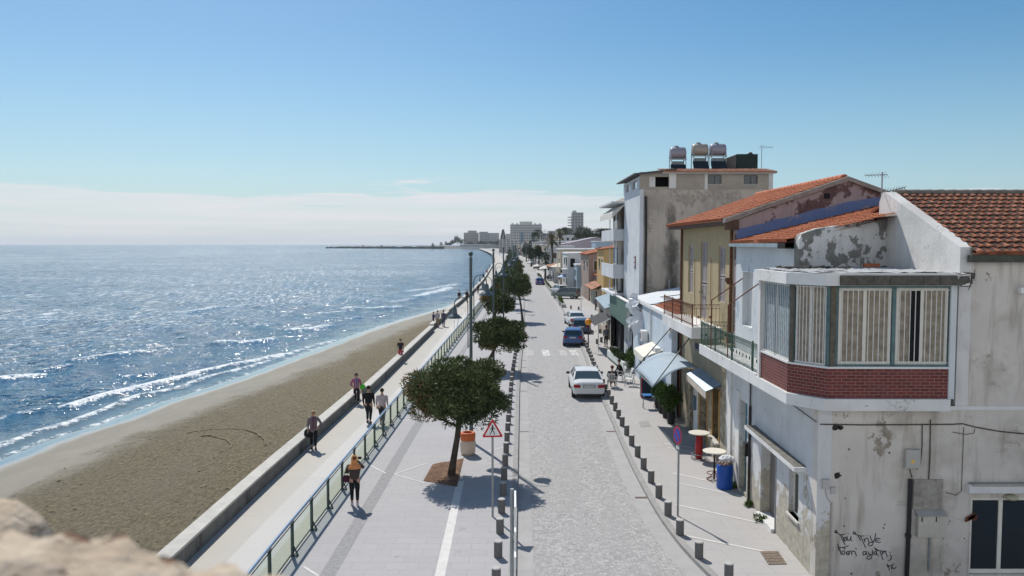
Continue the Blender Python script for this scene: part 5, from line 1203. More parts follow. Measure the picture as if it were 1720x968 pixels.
# white planter with clipped hedge in front of the bar
t = thing('hedge_planter', 'long white planter box with clipped dark hedge before the bar', 'planter', P(1040,615))
q0, q1 = Vector((7.25,58.6,0)), Vector((7.55,52.2,0)); d = (q1-q0).normalized(); nn = Vector((-d.y, d.x, 0)); c = (q0+q1)/2+nn*.25
m = MB(); m.obox(c+Vector((0,0,.42)), d*3.2, nn*.25, (0,0,.24)); m.build('box', mat('planter_white', (.62,.65,.62), .7, var=.08), t)
m = MB(); m.obox(c+Vector((0,0,.09)), d*3.15, nn*.22, (0,0,.09)); m.build('base', mat('planter_base', (.10,.13,.12), .8), t)
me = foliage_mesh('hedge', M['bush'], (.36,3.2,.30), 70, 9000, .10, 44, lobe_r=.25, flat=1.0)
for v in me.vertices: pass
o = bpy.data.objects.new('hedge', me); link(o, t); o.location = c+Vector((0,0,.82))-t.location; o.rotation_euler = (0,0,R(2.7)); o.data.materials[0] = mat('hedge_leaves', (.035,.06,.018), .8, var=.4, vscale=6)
# dark canvas awning beyond the bar
t = thing('dark_awning', 'charcoal canvas awning with white front rail beyond the bar', 'awning', P(1005,560))
q = [P(1025,535.7,2.9), P(1011,525,2.9), P(986,536,2.2), P(998,548.5,2.2)]; m = MB(); m.prism(q, (0,0,.03)); m.build('canvas', mat('charcoal_canvas', (.05,.05,.055), .9, var=.1), t)
m = MB(); m.tube([q[2], q[3]], .05, 8); m.tube([q[3]+Vector((0,0,.0)), q[0]], .03, 6); m.build('front_rail', M['white_metal'], t)
m = MB(); m.tube([P(1005,590,0), P(1005,590,0)+Vector((0,0,2.4))], .04, 6); m.build('post', M['white_metal'], t)
# porch building beyond the bar: grey-white with glass roof
bP = thing('porch_building', 'low grey porch with pale glass roof beyond the dark awning', 'building', (8.5, 66.2, 0))
m = MB(); wall_open(m, (8.9,80), (8.5,66.2), -.2, 3.1, .25, [(9.5,13.0,-.2,2.4),(2,6,.8,2.3)]); m.build('street_wall', M['grey_render'], bP)
m = MB(); panel(m, (8.9,80), (8.5,66.2), 9.5, 13.0, 0, 2.4, .2, .24); panel(m, (8.9,80), (8.5,66.2), 2, 6, .8, 2.3, .2, .24); m.build('opening', M['dark'], bP)
m = MB(); m.prism([(8.0,66.4,3.1),(8.6,79.8,3.1),(11.5,79.8,4.1),(11.2,66.4,4.1)], (0,0,.06)); m.build('glass_roof', mat('pale_blue_glass_roof', (.34,.38,.40), .25, var=.1), bP)
m = MB(); m.box(9.2, 13, 66.3, 79.9, 0, 3.0); m.build('core_wall', M['grey_render'], bP)

# ================================================================== tall grey apartment block
YE = 54.0; XE = PY(1074.5, 400, YE).x
bE = thing('apartment_block', 'tall unpainted apartment block with stained blank wall and white balcony front', 'building', (XE, YE, 0))
zt = PY(1100, 318.5, YE).z; zp = PY(1200, 289, YE).z; xr = PY(1300, 300, YE).x
m = MB(); m.box(XE+.25, xr-.15, YE, 70, 0, zt); m.build('blank_wall', M['grey_render'], bE)
m = MB(); m.box(XE-.02, XE+.25, YE-.02, 61.4, 0, zt); m.build('street_wall', M['white_street'], bE)
m = MB(); wall_open(m, (XE+.3,70), (XE+.3,61.4), 0, zt-.3, .3, [(.6,7.9,1.2,4.8),(.6,7.9,6.2,8.6),(.6,7.9,9.1,11.4)]); m.build('balcony_wall', M['white_street'], bE)
m = MB(); m.box(XE+.9, XE+1.0, 61.5, 69.8, .5, zt-.5); m.build('balcony_back_wall', mat('balcony_back', (.34,.30,.24), .9, var=.2), bE)
bx = XE-.85
for z0, z1, nm in ((5.95,7.05,'balcony_parapet'),(8.95,9.85,'balcony_parapet')):
    m = MB(); m.box(bx, bx+.10, 61.5, 69.6, z0, z1); m.box(bx+.1, XE+.3, 61.5, 61.6, z0, z1); m.box(bx+.1, XE+.3, 61.6, 69.6, z0, z0+.18); m.build(nm, M['white_street'], bE)
m = MB(); m.box(bx, XE+.3, 61.5, 69.6, 4.55, 4.75); m.build('balcony_slab', M['white_street'], bE)
for y in (61.6, 65.5): m = MB(); m.box(bx+.2, bx+.26, y, y+.1, 4.75, 11.4); m.build('balcony_post', M['white_street'], bE)
for k, (z0,z1) in enumerate(((4.75,5.95),(7.1,8.4),(9.9,11.0))):
    m = MB(); m.box(bx+.4, bx+.46, 62.2, 64.9, z0+.0, z1); m.build('glazing', M['glass_dark'], bE)
m = MB(); m.prism([(bx-.15,61.4,10.7),(bx-.1,61.4,11.2),(XE,61.4,11.85),(XE,61.4,11.75)], (0,8.4,0)); m.build('balcony_awning', mat('pale_awning', (.60,.58,.54), .8), bE)
m = MB(); m.box(bx-.2, XE+.3, 61.3, 70, 11.9, 12.05); m.build('eave_slab', M['white_street'], bE)
window(bE, (XE-.02,61.4), (XE-.02,54), .3, 1.3, 4.3, 6.0, depth=-.02, sill=False, mull=0)
m = MB(); 
for z in (7.0, 7.35, 7.7): m.box(XE-.10, XE-.03, 55.6, 56.0, z, z+.05)
m.box(XE-.08, XE-.03, 55.55, 55.62, 6.9, 7.85); m.build('wall_rungs', M['rust'], bE)
# penthouse storey with openings and thin tiled roof
def eop(x0, x1, y0, y1): a, b = PY(x0, y0, YE), PY(x1, y1, YE); return (a.x-XE-.0, b.x-XE, b.z, a.z)
pops = [eop(1091,1124,297,314), eop(1190,1212,294,310), eop(1250,1273,294,310)]
m = MB(); wall_open(m, (XE,YE+.05), (xr-.1,YE+.05), zt, zp, .25, pops); m.build('penthouse_wall', mat('penthouse_render', (.36,.315,.265), .95, var=.12, vscale=1), bE)
m = MB(); wall_open(m, (XE,62), (XE,YE+.31), zt, zp-.25, .25, [(1.2,3.0,zt+.2,zp-.45),(4.4,6.4,zt+.2,zp-.45)]); m.build('penthouse_side_wall', M['white_street'], bE)
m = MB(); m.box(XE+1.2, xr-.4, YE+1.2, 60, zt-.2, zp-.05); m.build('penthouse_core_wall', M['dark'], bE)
for o_ in pops[1:]: window(bE, (XE,YE+.05), (xr-.1,YE+.05), o_[0], o_[1], o_[2], o_[3], depth=.08, frame='black_metal', glass='glass_dark', mull=1, bars=7, bar_mat='steel', fw=.07)
m = MB(); a, b = PY(1091,314,YE), PY(1101,297,YE); m.box(a.x, b.x, YE+.06, YE+.1, a.z, b.z); a, b = PY(1124,314,YE), PY(1136,292,YE); m.box(a.x, b.x, YE+.03, YE+.1, a.z-.1, b.z); a, b = PY(1184,318,YE), PY(1189,290,YE); m.box(a.x, b.x, YE+.03, YE+.1, a.z, b.z); a, b = PY(1291,318,YE), PY(1299,291,YE); m.box(a.x, b.x, YE+.02, YE+.1, a.z, b.z); m.build('white_panel', M['white_plaster'], bE)
x1_ = PY(1136, 288, YE).x; x2_ = PY(1302, 288, YE).x
m = MB(); m.prism([(XE-.5,YE-.3,zp-.22),(x1_,YE-.3,zp+.12),(x1_,62.5,zp+.12),(XE-.5,62.5,zp-.22)], (0,0,.10)); m.build('flat_roof', mat('dark_roof_edge', (.09,.085,.08), .9), bE)
tile_roof('tiled_roof', (PY(1112,288,YE).x, YE-.45, zp-.02), (x2_-PY(1112,288,YE).x,0,0), (0,2.6,.42), M['tile_pale'], bE, cw=.26, rh=.45, seed=33)
m = MB(); m.box(PY(1112,288,YE).x, x2_, YE-.35, YE+.1, zp-.12, zp-.03); m.build('eave_board', M['ledge'], bE)
m = MB(); m.tube([PY(1085,330,YE-.08), PY(1085,400,YE-.08), PY(1083.5,492,YE-.08)], .085, 8); m.build('drain_pipe', M['black_metal'], bE)
m = MB(); m.tube([PY(1084,440,YE-.06), PY(1093,450,YE-.06), PY(1092.5,500,YE-.06)], .03, 6); m.tube([PY(1124,470,YE-.6), PY(1124,520,YE-.6)], .04, 6); m.build('thin_pipe', M['steel'], bE)
# black damp stain: real grime with its own shape on the wall
def stain_mat():
    g = G('black_damp'); ob = g.coord('Object'); n = g.noise(g.coord('Object', (1,1,.45)), 1.1, 8, .7); at = g.node('ShaderNodeAttribute', attribute_name='shade').outputs['Fac']
    f = g.ramp(g.math('ADD', n, g.math('MULTIPLY', at, .34)),   .58, 1.0); g.set(g.b.inputs['Alpha'], f); return g.done((.10,.09,.08), .95)
n = 24; vs = []; sh = []
for i in range(n+1):
    for j in range(9):
        q = PY(1104+46*j/8, 322+184*i/n, YE-.012); vs.append(tuple(q)); s_ = abs(j/8-.52)*2; v = i/n; w_ = .45+.5*math.sin(min(1, v*1.15)*PI*.55)
        sh.append(max(0, 1-s_/w_)*(.35+.65*min(1, v*2.2)))
m = MB(); m.add(vs, [(i*9+j,i*9+j+1,(i+1)*9+j+1,(i+1)*9+j) for i in range(n) for j in range(8)]); o = m.build('damp_stain', stain_mat(), bE)
at = o.data.attributes.new('shade','FLOAT','POINT'); at.data.foreach_set('value', np.array(sh, np.float32))
# rooftop solar water heaters
def heater(c, label, tint, first=[None]):
    t = thing('solar_water_heater', label, 'water heater', c, group='rooftop water tanks on the apartment block')
    m = MB(); n = 18; L_ = 1.15; r = .46
    prof = [(-L_*.5,.10),(-L_*.5,.30),(-L_*.46,.42),(-L_*.38,r),(L_*.38,r),(L_*.46,.42),(L_*.5,.30),(L_*.5,.10)]
    vs = [(x, rr*math.cos(2*PI*k/n), 1.95+rr*math.sin(2*PI*k/n)) for x, rr in prof for k in range(n)]
    m.add(vs, [(i*n+k,i*n+(k+1)%n,(i+1)*n+(k+1)%n,(i+1)*n+k) for i in range(len(prof)-1) for k in range(n)]+[tuple(range(n)),tuple((len(prof)-1)*n+k for k in range(n))]); m.build('tank', tint, t, world=False, smooth=True)
    MB().lathe([(.05,2.38),(.16,2.42),(.16,2.50),(.02,2.53)], (-.1,0,0), 10).build('filler_cap', M['steel'], t, world=False)
    f = MB()
    for x in (-.52,.52):
        for y in (-.4,.4): f.bar((x,y,0),(x,y,1.75),.05)
        f.bar((x,-.4,1.45),(x,.4,1.45),.05)
    f.bar((-.6,-.4,1.5),(.6,-.4,1.5),.05); f.bar((-.52,-.4,.3),(.52,-.4,.3),.04); f.build('stand', M['steel'], t, world=False)
    return t
def collector(t, dx, w=1.0):
    m = MB(); m.obox((dx,-.9,.55), (w/2,0,0), (0,.30,.5), (0,.05,-.03)); m.build('solar_panel', mat('solar_panel_black', (.02,.03,.035), .15), t, world=False)
grey_t = mat('tank_lavender_grey', (.30,.29,.34), .5, .2, var=.08); beige_t = mat('tank_faded_beige', (.36,.33,.29), .5, .2, var=.08)
for px, lab, mt, yb in ((1138,'leftmost and lowest cylindrical grey water tank on the roof stand',grey_t,285),(1175,'middle cylindrical beige water tank on the roof stand',beige_t,281),(1205,'right cylindrical grey water tank beside the dark box tank',grey_t,281)):
    q = PY(px, yb, YE+3.5); t = heater((q.x, q.y, PY(px, 258 if yb == 285 else 252.5, YE+3.5).z-1.95), lab, mt); collector(t, -.1, 1.1)
    m = MB(); m.box(-.42,.42,-.3,.3,.82,1.35); m.build('header_tank', mat('header_tank_grey', (.22,.25,.26), .6), t, world=False)
    for s_ in (-.52,.52):
        m = MB(); m.bar((s_,0,.2),(s_,0,-.8),.05); m.build('lower_leg', M['steel'], t, world=False)
q = PY(1218,283,YE+3); t = thing('box_water_tank', 'large dark square rooftop water tank beside the grey cylinders', 'water tank', (q.x, q.y, zp))
z0 = zp-.05; a = PY(1217,259,YE+3.0); b = PY(1273,259,YE+3.0)
m = MB(); m.box(PY(1238,259,YE+3).x, b.x, YE+3, YE+5.2, z0, a.z); m.build('tank_body', mat('tank_dark_green', (.012,.028,.026), .6), t)
m = MB(); m.prism([(a.x,YE+3.6,z0),(PY(1237,259,YE+3).x,YE+3.02,z0),(PY(1237,259,YE+3).x,YE+3.02,a.z-.02),(a.x,YE+3.6,a.z-.35)], (0,1.6,0)); m.build('side_shed', mat('shed_grey', (.15,.14,.13), .9, var=.15), t)
m = MB(); m.sphere((PY(1260,258,YE+4).x, YE+4, a.z+.05), .22, 10, 6); m.build('tank_lid', M['black_metal'], t)
def antenna(base, h, label, ang=0, n=7, L=1.3, tilt=0):
    t = thing('roof_antenna', label, 'antenna', base, rz=ang); m = MB(); m.tube([(0,0,0),(0,0,h)], .022, 6); m.build('mast', M['steel'], t, world=False)
    m = MB(); e = Vector((-L, 0, tilt)); o_ = Vector((0.15,0,h-.08)); m.tube([o_, o_+e], .014, 5)
    for k in range(n): c = o_+e*(k/(n-1)); hl = .22-.015*k; m.tube([c+Vector((0,-hl*.5,-hl*.5)), c+Vector((0,hl*.5,hl*.5))], .009, 4)
    m.build('boom', M['steel'], t, world=False); return t
antenna(tuple(PY(1279,283,YE+2)), 1.6, 'small aerial at the right edge of the apartment block roof', ang=PI+.2, L=1.0)
antenna((PY(1481,330,24.2).x, 24.2, 10.0), PY(1481,289,24.2).z-10.0, 'rake-shaped television aerial standing on the white gable', L=.72, n=8, ang=.1, tilt=-.03)
antenna((PY(1484,325,23.9).x+.1, 23.95, 10.2), .15, 'low aerial lying along the ridge beside the white gable', ang=PI-.05, L=.72, n=9, tilt=.16)

# ================================================================== houses further down the street
def simple_house(name, label, cat, x0, x1, y0, y1, h, wall, roof=None, rise=1.0, over=.35, openings=(), front=(), roof_m=None, flat_m=None, ridge='x', base=-.3):
    """block with a street wall (at x0) and a wall facing the camera (at y0); openings = windows/doors on the street wall (y0,y1,z0,z1,kind); front the same on the camera side (x..)"""
    t = thing(name, label, cat, (x0, y0, 0))
    m = MB(); m.box(x0, x1, y0, y1, base, h); m.build('wall', wall, t)
    for (a, b, z0, z1, k) in openings:
        o = MB(); o.box(x0-.03, x0+.02, a, b, z0, z1); f = o.build('door' if k == 'door' else 'window', M['frame_white'] if k != 'dark' else M['dark'], t)
        o = MB(); o.box(x0-.05, x0-.031, a+.1, b-.1, z0+.08, z1-.1); o.build('pane', M['glass_dark'] if k != 'shut' else M['bluegreen'], f)
    for (a, b, z0, z1, k) in front:
        o = MB(); o.box(a, b, y0-.03, y0+.02, z0, z1); f = o.build('window', M['frame_white'], t)
        o = MB(); o.box(a+.08, b-.08, y0-.05, y0-.031, z0+.08, z1-.08); o.build('pane', M['glass_dark'] if k != 'dark' else M['dark'], f)
    if roof == 'mono':      # rises away from the street
        tile_roof('roof', (x0-over, y1+.1, h), (0,-(y1-y0+.3),0), (x1-x0+over,0,rise), roof_m or M['tile_red'], t, cw=.5, rh=.8, amp=.06, seed=int(y0), seg=4)
        m = MB(); m.prism([(x0,y0,h-.02),(x1,y0,h-.02),(x1,y0,h+rise*.97)], (0,y1-y0,0)); m.build('gable', wall, t)
    elif roof == 'gable':   # ridge along the street
        xm = (x0+x1)/2
        tile_roof('roof', (x0-over, y1+.1, h), (0,-(y1-y0+.3),0), (xm-x0+over,0,rise), roof_m or M['tile_red'], t, cw=.5, rh=.8, amp=.06, seed=int(y0), seg=4)
        tile_roof('rear_roof', (x1+over, y0-.2, h), (0,(y1-y0+.3),0), (xm-x1-over,0,rise), roof_m or M['tile_red'], t, cw=.5, rh=.8, amp=.06, seed=int(y0)+1, seg=4)
        m = MB(); m.prism([(x0,y0,h-.02),(x1,y0,h-.02),(xm,y0,h+rise*.96)], (0,y1-y0,0)); m.build('gable', wall, t)
    else:
        m = MB(); m.box(x0-.12, x1+.1, y0-.1, y1+.1, h, h+.25); m.build('parapet', flat_m or M['ledge'], t)
    return t
M['yellow_wall'] = plaster('yellow_wall', (.52,.36,.16), (.42,.30,.16), .3, 1, (.34,.25,.13), .25, crack=False)
M['pink_wall'] = plaster('dusty_pink_wall', (.36,.28,.24), (.33,.27,.23), .4, .8, (.2,.15,.13), .3, crack=False)
M['lilac_wall'] = plaster('lilac_wall', (.42,.37,.42), (.36,.33,.36), .4, .5, (.28,.25,.27), .3, crack=False)
M['light_wall'] = plaster('distant_white_wall', (.60,.61,.62), (.50,.50,.50), .35, .5, (.40,.40,.40), .3, crack=False)
M['sand_wall'] = plaster('distant_sand_wall', (.45,.39,.30), (.38,.33,.27), .35, .5, (.30,.27,.22), .3, crack=False)
M['grey_wall'] = plaster('distant_grey_wall', (.36,.37,.39), (.30,.31,.32), .35, .5, (.24,.24,.25), .3, crack=False)
M['blue_wall'] = plaster('distant_blue_wall', (.35,.46,.55), (.40,.48,.54), .35, .5, (.28,.34,.38), .3, crack=False)
simple_house('yellow_house', 'narrow two-storey yellow house behind the tall apartment block', 'house', 12.3, 20, 104, 112, 8.0, M['yellow_wall'], 'mono', .8, openings=((105,106.5,5,6.8,'w'),(108,109.5,5,6.8,'w')))
simple_house('pink_house', 'dusty pink house with long sloping red tiled roof beside the yellow one', 'house', 11.7, 20, 118, 132, 7.1, M['pink_wall'], 'mono', 2.0, openings=((119,121,4.4,6.2,'w'),(124,126,4.4,6.2,'w')), front=((12.4,13.6,4.6,6.2,'w'),))
tk = simple_house('tiled_cafe', 'low café terrace with pink-red tiled canopies and railing below the yellow house', 'café', 11.9, 15, 106.5, 117.5, 2.4, M['sand_wall'], 'gable', 1.2, over=.9, openings=((108,109.5,0,2,'dark'),(111,112.5,0,2,'shut'),(114,115.5,0,2,'shut')), roof_m=M['tile_pale'])
simple_house('low_tiled_house', 'small house with red roof tucked between café terrace and pink house', 'house', 12.6, 17, 112, 118, 4.1, M['pink_wall'], 'mono', 1.1)
tw = simple_house('white_blue_house', 'white and pale blue flat-roofed house with dark upper window and blue umbrella', 'house', 9.9, 13.4, 138, 152, 6.9, M['light_wall'], None, openings=((139,142,4.4,6.3,'dark'),(144,147,4.4,6.3,'w'),(139,142,.1,2.4,'dark'),(145,149,.1,2.4,'w')), front=((10.3,11.3,4.5,6.2,'dark'),(12.0,12.8,3.8,5.0,'w')))
m = MB(); m.box(9.1,9.9,138.2,143,3.3,4.2); m.build('sign_balcony', M['light_wall'], tw); m = MB(); m.sphere((9.08,139.6,3.8), .34, 8, 6); m.build('dark_emblem', M['black_metal'], tw)
simple_house('blue_grey_shop', 'pale blue-grey shop front between white house and pink house', 'shop', 11.0, 16, 131.5, 138, 5.0, M['blue_wall'], None, openings=((132.5,137,.1,2.5,'dark'),(133,136,3.1,4.4,'w')), front=((12.2,13.6,3.2,4.4,'w'),))
simple_house('sign_building', 'sand-coloured building with a long beige sign band behind the white house', 'building', 9.9, 22, 158, 172, 7.5, M['sand_wall'], None, openings=((159,163,.1,2.6,'dark'),(165,170,.1,2.6,'dark'),(160,162,4,5.8,'w')))
simple_house('pink_canopy_shop', 'low shop with dusty pink tiled canopy beyond the lamp pole', 'shop', 9.4, 14, 173, 190, 3.6, M['light_wall'], 'mono', .9, over=1.2, openings=((174,178,.1,2.4,'dark'),(181,186,.1,2.4,'w')), roof_m=M['tile_pale'])
simple_house('white_corner_house', 'white two-storey house below the palm tree', 'house', 9.8, 16.5, 205, 222, 8.0, M['light_wall'], None, openings=((206,209,4.6,6.4,'w'),(212,215,4.6,6.4,'w'),(206,210,.1,2.6,'dark')), front=((10.6,12,4.8,6.4,'w'),(13.4,14.8,4.8,6.4,'w')))
simple_house('lilac_warehouse', 'long lilac-roofed warehouse behind the palms', 'warehouse', 16, 36, 236, 262, 8.6, M['lilac_wall'], 'gable', 2.2, roof_m=mat('lilac_metal_roof', (.33,.30,.37), .6, var=.1, vscale=.3))
simple_house('grey_annexe', 'small blue-grey annexe at the right end of the lilac warehouse', 'building', 20.5, 25, 190, 200, 9.2, M['blue_wall'], None, front=((21,22.5,6,8,'dark'),))
rr = random.Random(77); y = 226; k = 0
labs = ['pale flat-roofed two-storey building far along the street','sand-coloured low shop far along the street','grey shuttered building far along the street','red-roofed small house far along the street','bluish distant shop front along the street','pinkish distant house along the street']
walls = ['light_wall','sand_wall','grey_wall','light_wall','blue_wall','pink_wall']
while y < 640:
    L_ = rr.uniform(11, 17)*(1+y/900); x0 = float(kerb_r(y))+2.6+rr.uniform(-.3,.8); h = rr.choice([3.8,6.2,6.8,7.6,8.4,9.4])
    kk = k % 6
    simple_house('street_building', labs[kk]+', %s beyond the white corner house' % ordinal(k+1), 'building', x0, x0+rr.uniform(9, 14), y, y+L_-.6, h, M[walls[kk]], 'gable' if kk == 3 else None, 1.6, openings=[(y+1+3.4*j, y+3+3.4*j, z_, z_+1.7, 'w' if (j+kk) % 3 else 'dark') for j in range(int(L_//3.6)) for z_ in ([.5, 4.0] if h > 6 else [.5])], front=[(x0+1.2+2.8*j, x0+2.6+2.8*j, 4.2, 5.8, 'w') for j in range(3)] if h > 6 else ())
    y += L_; k += 1
# second row behind, seen over the first: varied blocks
yys = sorted(rr.uniform(200, 620) for _ in range(34))
for i in range(34):
    yy = yys[i]; x0 = float(kerb_r(yy))+rr.uniform(16, 30)+yy*.14*rr.random(); h = rr.uniform(7.5, 11.5)+yy*.006
    simple_house('town_house', ['pale','sand-coloured','grey','red-roofed pink'][i % 4]+' town house %s nearest in the row behind the street' % ordinal(i+1), 'house', x0, x0+rr.uniform(7, 13), yy, yy+rr.uniform(8, 14), h, M[['light_wall','sand_wall','grey_wall','pink_wall'][i % 4]], 'gable' if i % 4 == 3 else None, 1.8, front=[(x0+1+2.6*j, x0+2.2+2.6*j, h-2.6, h-1.1, 'w') for j in range(3)])
# ================================================================== headland, breakwater and the far skyline
def headland():
    mb = MB(); r = random.Random(6); front = [(700,418.0),(740,418.3),(775,418.5),(810,418.8),(835,419.2)]
    pts = [P(x, y, WL) for x, y in front]; vs = []; rows = 5
    for p in pts:
        for k in range(rows): vs.append((p.x*(1+.12*k), p.y*(1+.12*k)+2*k, [-2.4,1.0,1.6,2.2,2.4][k]))
    mb.add(vs, [(i*rows+k, i*rows+k+1, (i+1)*rows+k+1, (i+1)*rows+k) for i in range(len(pts)-1) for k in range(rows-1)])
    mb.add([(-60,1520,1.2),(3000,1400,1.2),(3000,3200,2.4),(-120,2500,2.4)], [(0,1,2,3)])
    o = mb.build('headland', mat('headland_ground', (.12,.11,.09), 1, var=.3, vscale=.03)); o['kind'] = 'structure'
    t = thing('breakwater', 'long low rock breakwater reaching out from the hotels along the horizon', 'breakwater', P(640,418, WL))
    m = MB(); a, b = P(547,417.2,WL), P(745,418.2,WL); n = 260
    for i in range(n):
        f = i/n; c = a.lerp(b, f); s = r.uniform(2.0, 4.2)*(.5+.6*min(1, f*8)); m.obox(c+Vector((r.uniform(-2,2), r.uniform(-3,6), r.uniform(.6,2.0)*(1+f*.4))), (s,r.uniform(-1,1),r.uniform(-.8,.8)), (r.uniform(-1,1),s,0), (0,r.uniform(-.5,.5),s*.62))
    m.build('rock_mound', mat('breakwater_rock', (.085,.08,.07), 1, var=.4, vscale=.2), t)
headland()
def tower(name, label, px0, px1, pyt, D, depth, wallm, floors, cols, cat='hotel', base=1.0, balc=True):
    a, b = PY(px0, pyt, D), PY(px1, pyt, D); x0, x1, h = a.x, b.x, a.z
    t = thing(name, label, cat, ((x0+x1)/2, D, base)); m = MB(); m.box(x0, x1, D, D+depth, base-2, h); m.build('wall', wallm, t)
    fh = (h-base)/floors; w = MB(); s = MB()
    cw = (x1-x0)/cols
    for i in range(floors):
        for j in range(cols):
            if floors*cols <= 100: w = MB()
            w.box(x0+cw*(j+.18), x0+cw*(j+.82), D-.05, D+.02, base+fh*(i+.25), base+fh*(i+.82))
            if floors*cols <= 100: w.build('window', M['fw'], t)
        if balc: s.box(x0, x1, D-1.2, D-.06, base+fh*i-.1+fh*.98, base+fh*(i+1.22)-.1) if i < floors-1 else None
    if floors*cols > 100: o_ = w.build('window_grid', M['fw'], t); o_['kind'] = 'stuff'
    if balc: s.build('balconies', wallm, t)
    return t, x0, x1, h
M['fw'] = mat('far_window_glass', (.16,.19,.22), .3)
M['far_white'] = mat('far_white_wall', (.55,.54,.52), .9); M['far_grey'] = mat('far_grey_wall', (.40,.40,.40), .9); M['far_sand'] = mat('far_sand_wall', (.44,.40,.34), .9); M['far_blue'] = mat('far_blue_panel', (.12,.20,.27), .6)
t, x0, x1, h = tower('apartment_tower', 'slender high-rise tower with balconies on its left edge, tallest on the skyline', 961, 980, 357, 900, 16, M['far_grey'], 13, 4)
m = MB(); z = 4
while z < h-3: m.box(x0-4.5, x0, 900, 910, z, z+1.0); z += 3.2
m.build('corner_balconies', M['far_grey'], t); m = MB(); m.box(x0+1, x0+5, 902, 912, h, h+2.2); m.build('lift_house', M['far_grey'], t)
t, x0, x1, h = tower('beach_hotel', 'broad pale multi-storey hotel block with crenellated top right of the pine row', 857, 910, 377, 1000, 22, M['far_white'], 10, 16)
m = MB(); cx = (x0+x1)/2; m.box(cx-8, cx+8, 1000, 1020, h, h+3.5); 
for k in range(7): m.box(x0+2+k*(x1-x0)/7, x0+4.2+k*(x1-x0)/7, 1001, 1005, h, h+1.6)
m.build('roof_block', M['far_white'], t)
t, x0, x1, h = tower('white_office', 'white mid-rise with two dark blue vertical bands in front of the broad hotel', 863, 904, 389, 860, 18, M['far_white'], 7, 10, 'building')
m = MB(); 
for p in (877, 895): x = PY(p, 390, 860).x; m.box(x-1.5, x+1.5, 858.7, 859.95, 1, h-1)
m.build('dark_bands', M['far_blue'], t)
tower('seaside_hotel', 'stepped pale hotel at the left end of the skyline', 779, 803, 391, 1620, 30, M['far_sand'], 9, 9)
tower('hotel_block', 'small upper block set on the leftmost skyline hotel', 786, 800, 387.5, 1626, 20, M['far_sand'], 10, 5, 'building', balc=False)
tower('seaside_hotel', 'grey slab hotel left of the pointed tree on the skyline', 805, 819, 389.5, 1600, 30, M['far_grey'], 9, 5)
tower('seaside_hotel', 'long low-topped pale hotel wing beside the grey slab hotel', 819, 838, 391.5, 1605, 30, M['far_white'], 8, 8)
tower('low_hotel', 'low pale block between the pointed tree and the broad hotel', 849, 858, 393, 1300, 22, M['far_white'], 7, 4)
tower('shore_shops', 'row of low white shorefront buildings below the skyline hotels', 772, 832, 410.5, 1570, 10, M['far_white'], 1, 24, 'building', balc=False)
for i, (a, b, c, D, mt, lab) in enumerate(((921,934,388,640,'far_sand','low sand block left of the high-rise tower'),(934,950,385,700,'far_white','pale block just behind the palms left of the tower'),(948,962,383,760,'far_sand','sand block touching the tower base'),(980,992,383,600,'far_sand','pinkish block right of the high-rise tower'),(1003,1027,384,520,'far_sand','flat-roofed block far right of the tower, beside the apartment block'),(993,1006,394,480,'far_grey','small grey block right of the pinkish one'),(908,924,392,560,'far_grey','grey block right of the broad hotel'),(838,850,402,1100,'far_white','tiny pale block below the pointed tree'),(838,870,404,720,'far_white','low white block over the end of the street'))):
    tower('skyline_block', lab, a, b, c, D, 18, M[mt], 6, 5, 'building')
# trees and palms of the town
def far_tree(px, py, D, rad, seed, label, n=900, size=.9, m='far_tree', name='distant_tree', base=0):
    c = PY(px, py, D); t = thing(name, label, 'tree', (c.x, D, base), group='distant town trees')
    me = foliage_mesh('crown', M[m], rad, 14, n, size, seed, lobe_r=.42); o = bpy.data.objects.new('crown', me); link(o, t); o.location = (0,0,c.z-base)
    MB().tube([(0,0,0),(0,0,c.z-base)], [.35,.15], 6).build('trunk', M['bark'], t, world=False); return t
rs = random.Random(21)
for i, (px, py, D, r_) in enumerate(((762,406,1620,(8,6,6)),(768,402,1630,(7,6,9)),(775,406,1620,(9,6,6)),(806,408,1590,(7,5,5)),(815,409,1590,(8,5,4)),(827,409,1580,(9,5,5)),(836,408,1400,(9,6,6)),(755,410,1640,(8,5,3)),(790,409,1600,(10,5,4)),(853,408,1100,(8,5,5)))):
    far_tree(px, py, D, r_, 50+i, 'dark tree clump before the skyline hotels, %s of ten' % ordinal(i+1), size=1.8)
for i, (px, py, D, r_) in enumerate(((916,436,190,(1.7,1.7,3.6)),(1012,396,300,(4,4,3)),(1004,404,260,(3.5,3,2.6)),(1020,402,240,(3,3,3)),(985,392,420,(5,4,4)),(906,395,500,(6,4,4)),(951,391,500,(5,4,4)),(972,393,430,(5,4,4)),(990,398,350,(4,3,3)),(896,412,420,(3,3,3)),(884,420,380,(2.4,2.4,3)),(905,425,260,(2.0,2,2.4)),(893,428,300,(2,2,2.6)))):
    far_tree(px, py, D, r_, 80+i, 'dark upright evergreen beside the pavement parasols' if i == 0 else 'dark green tree among the town roofs, %s of the scattered ones' % ordinal(i), size=.7 if D > 250 else .35, n=1600)
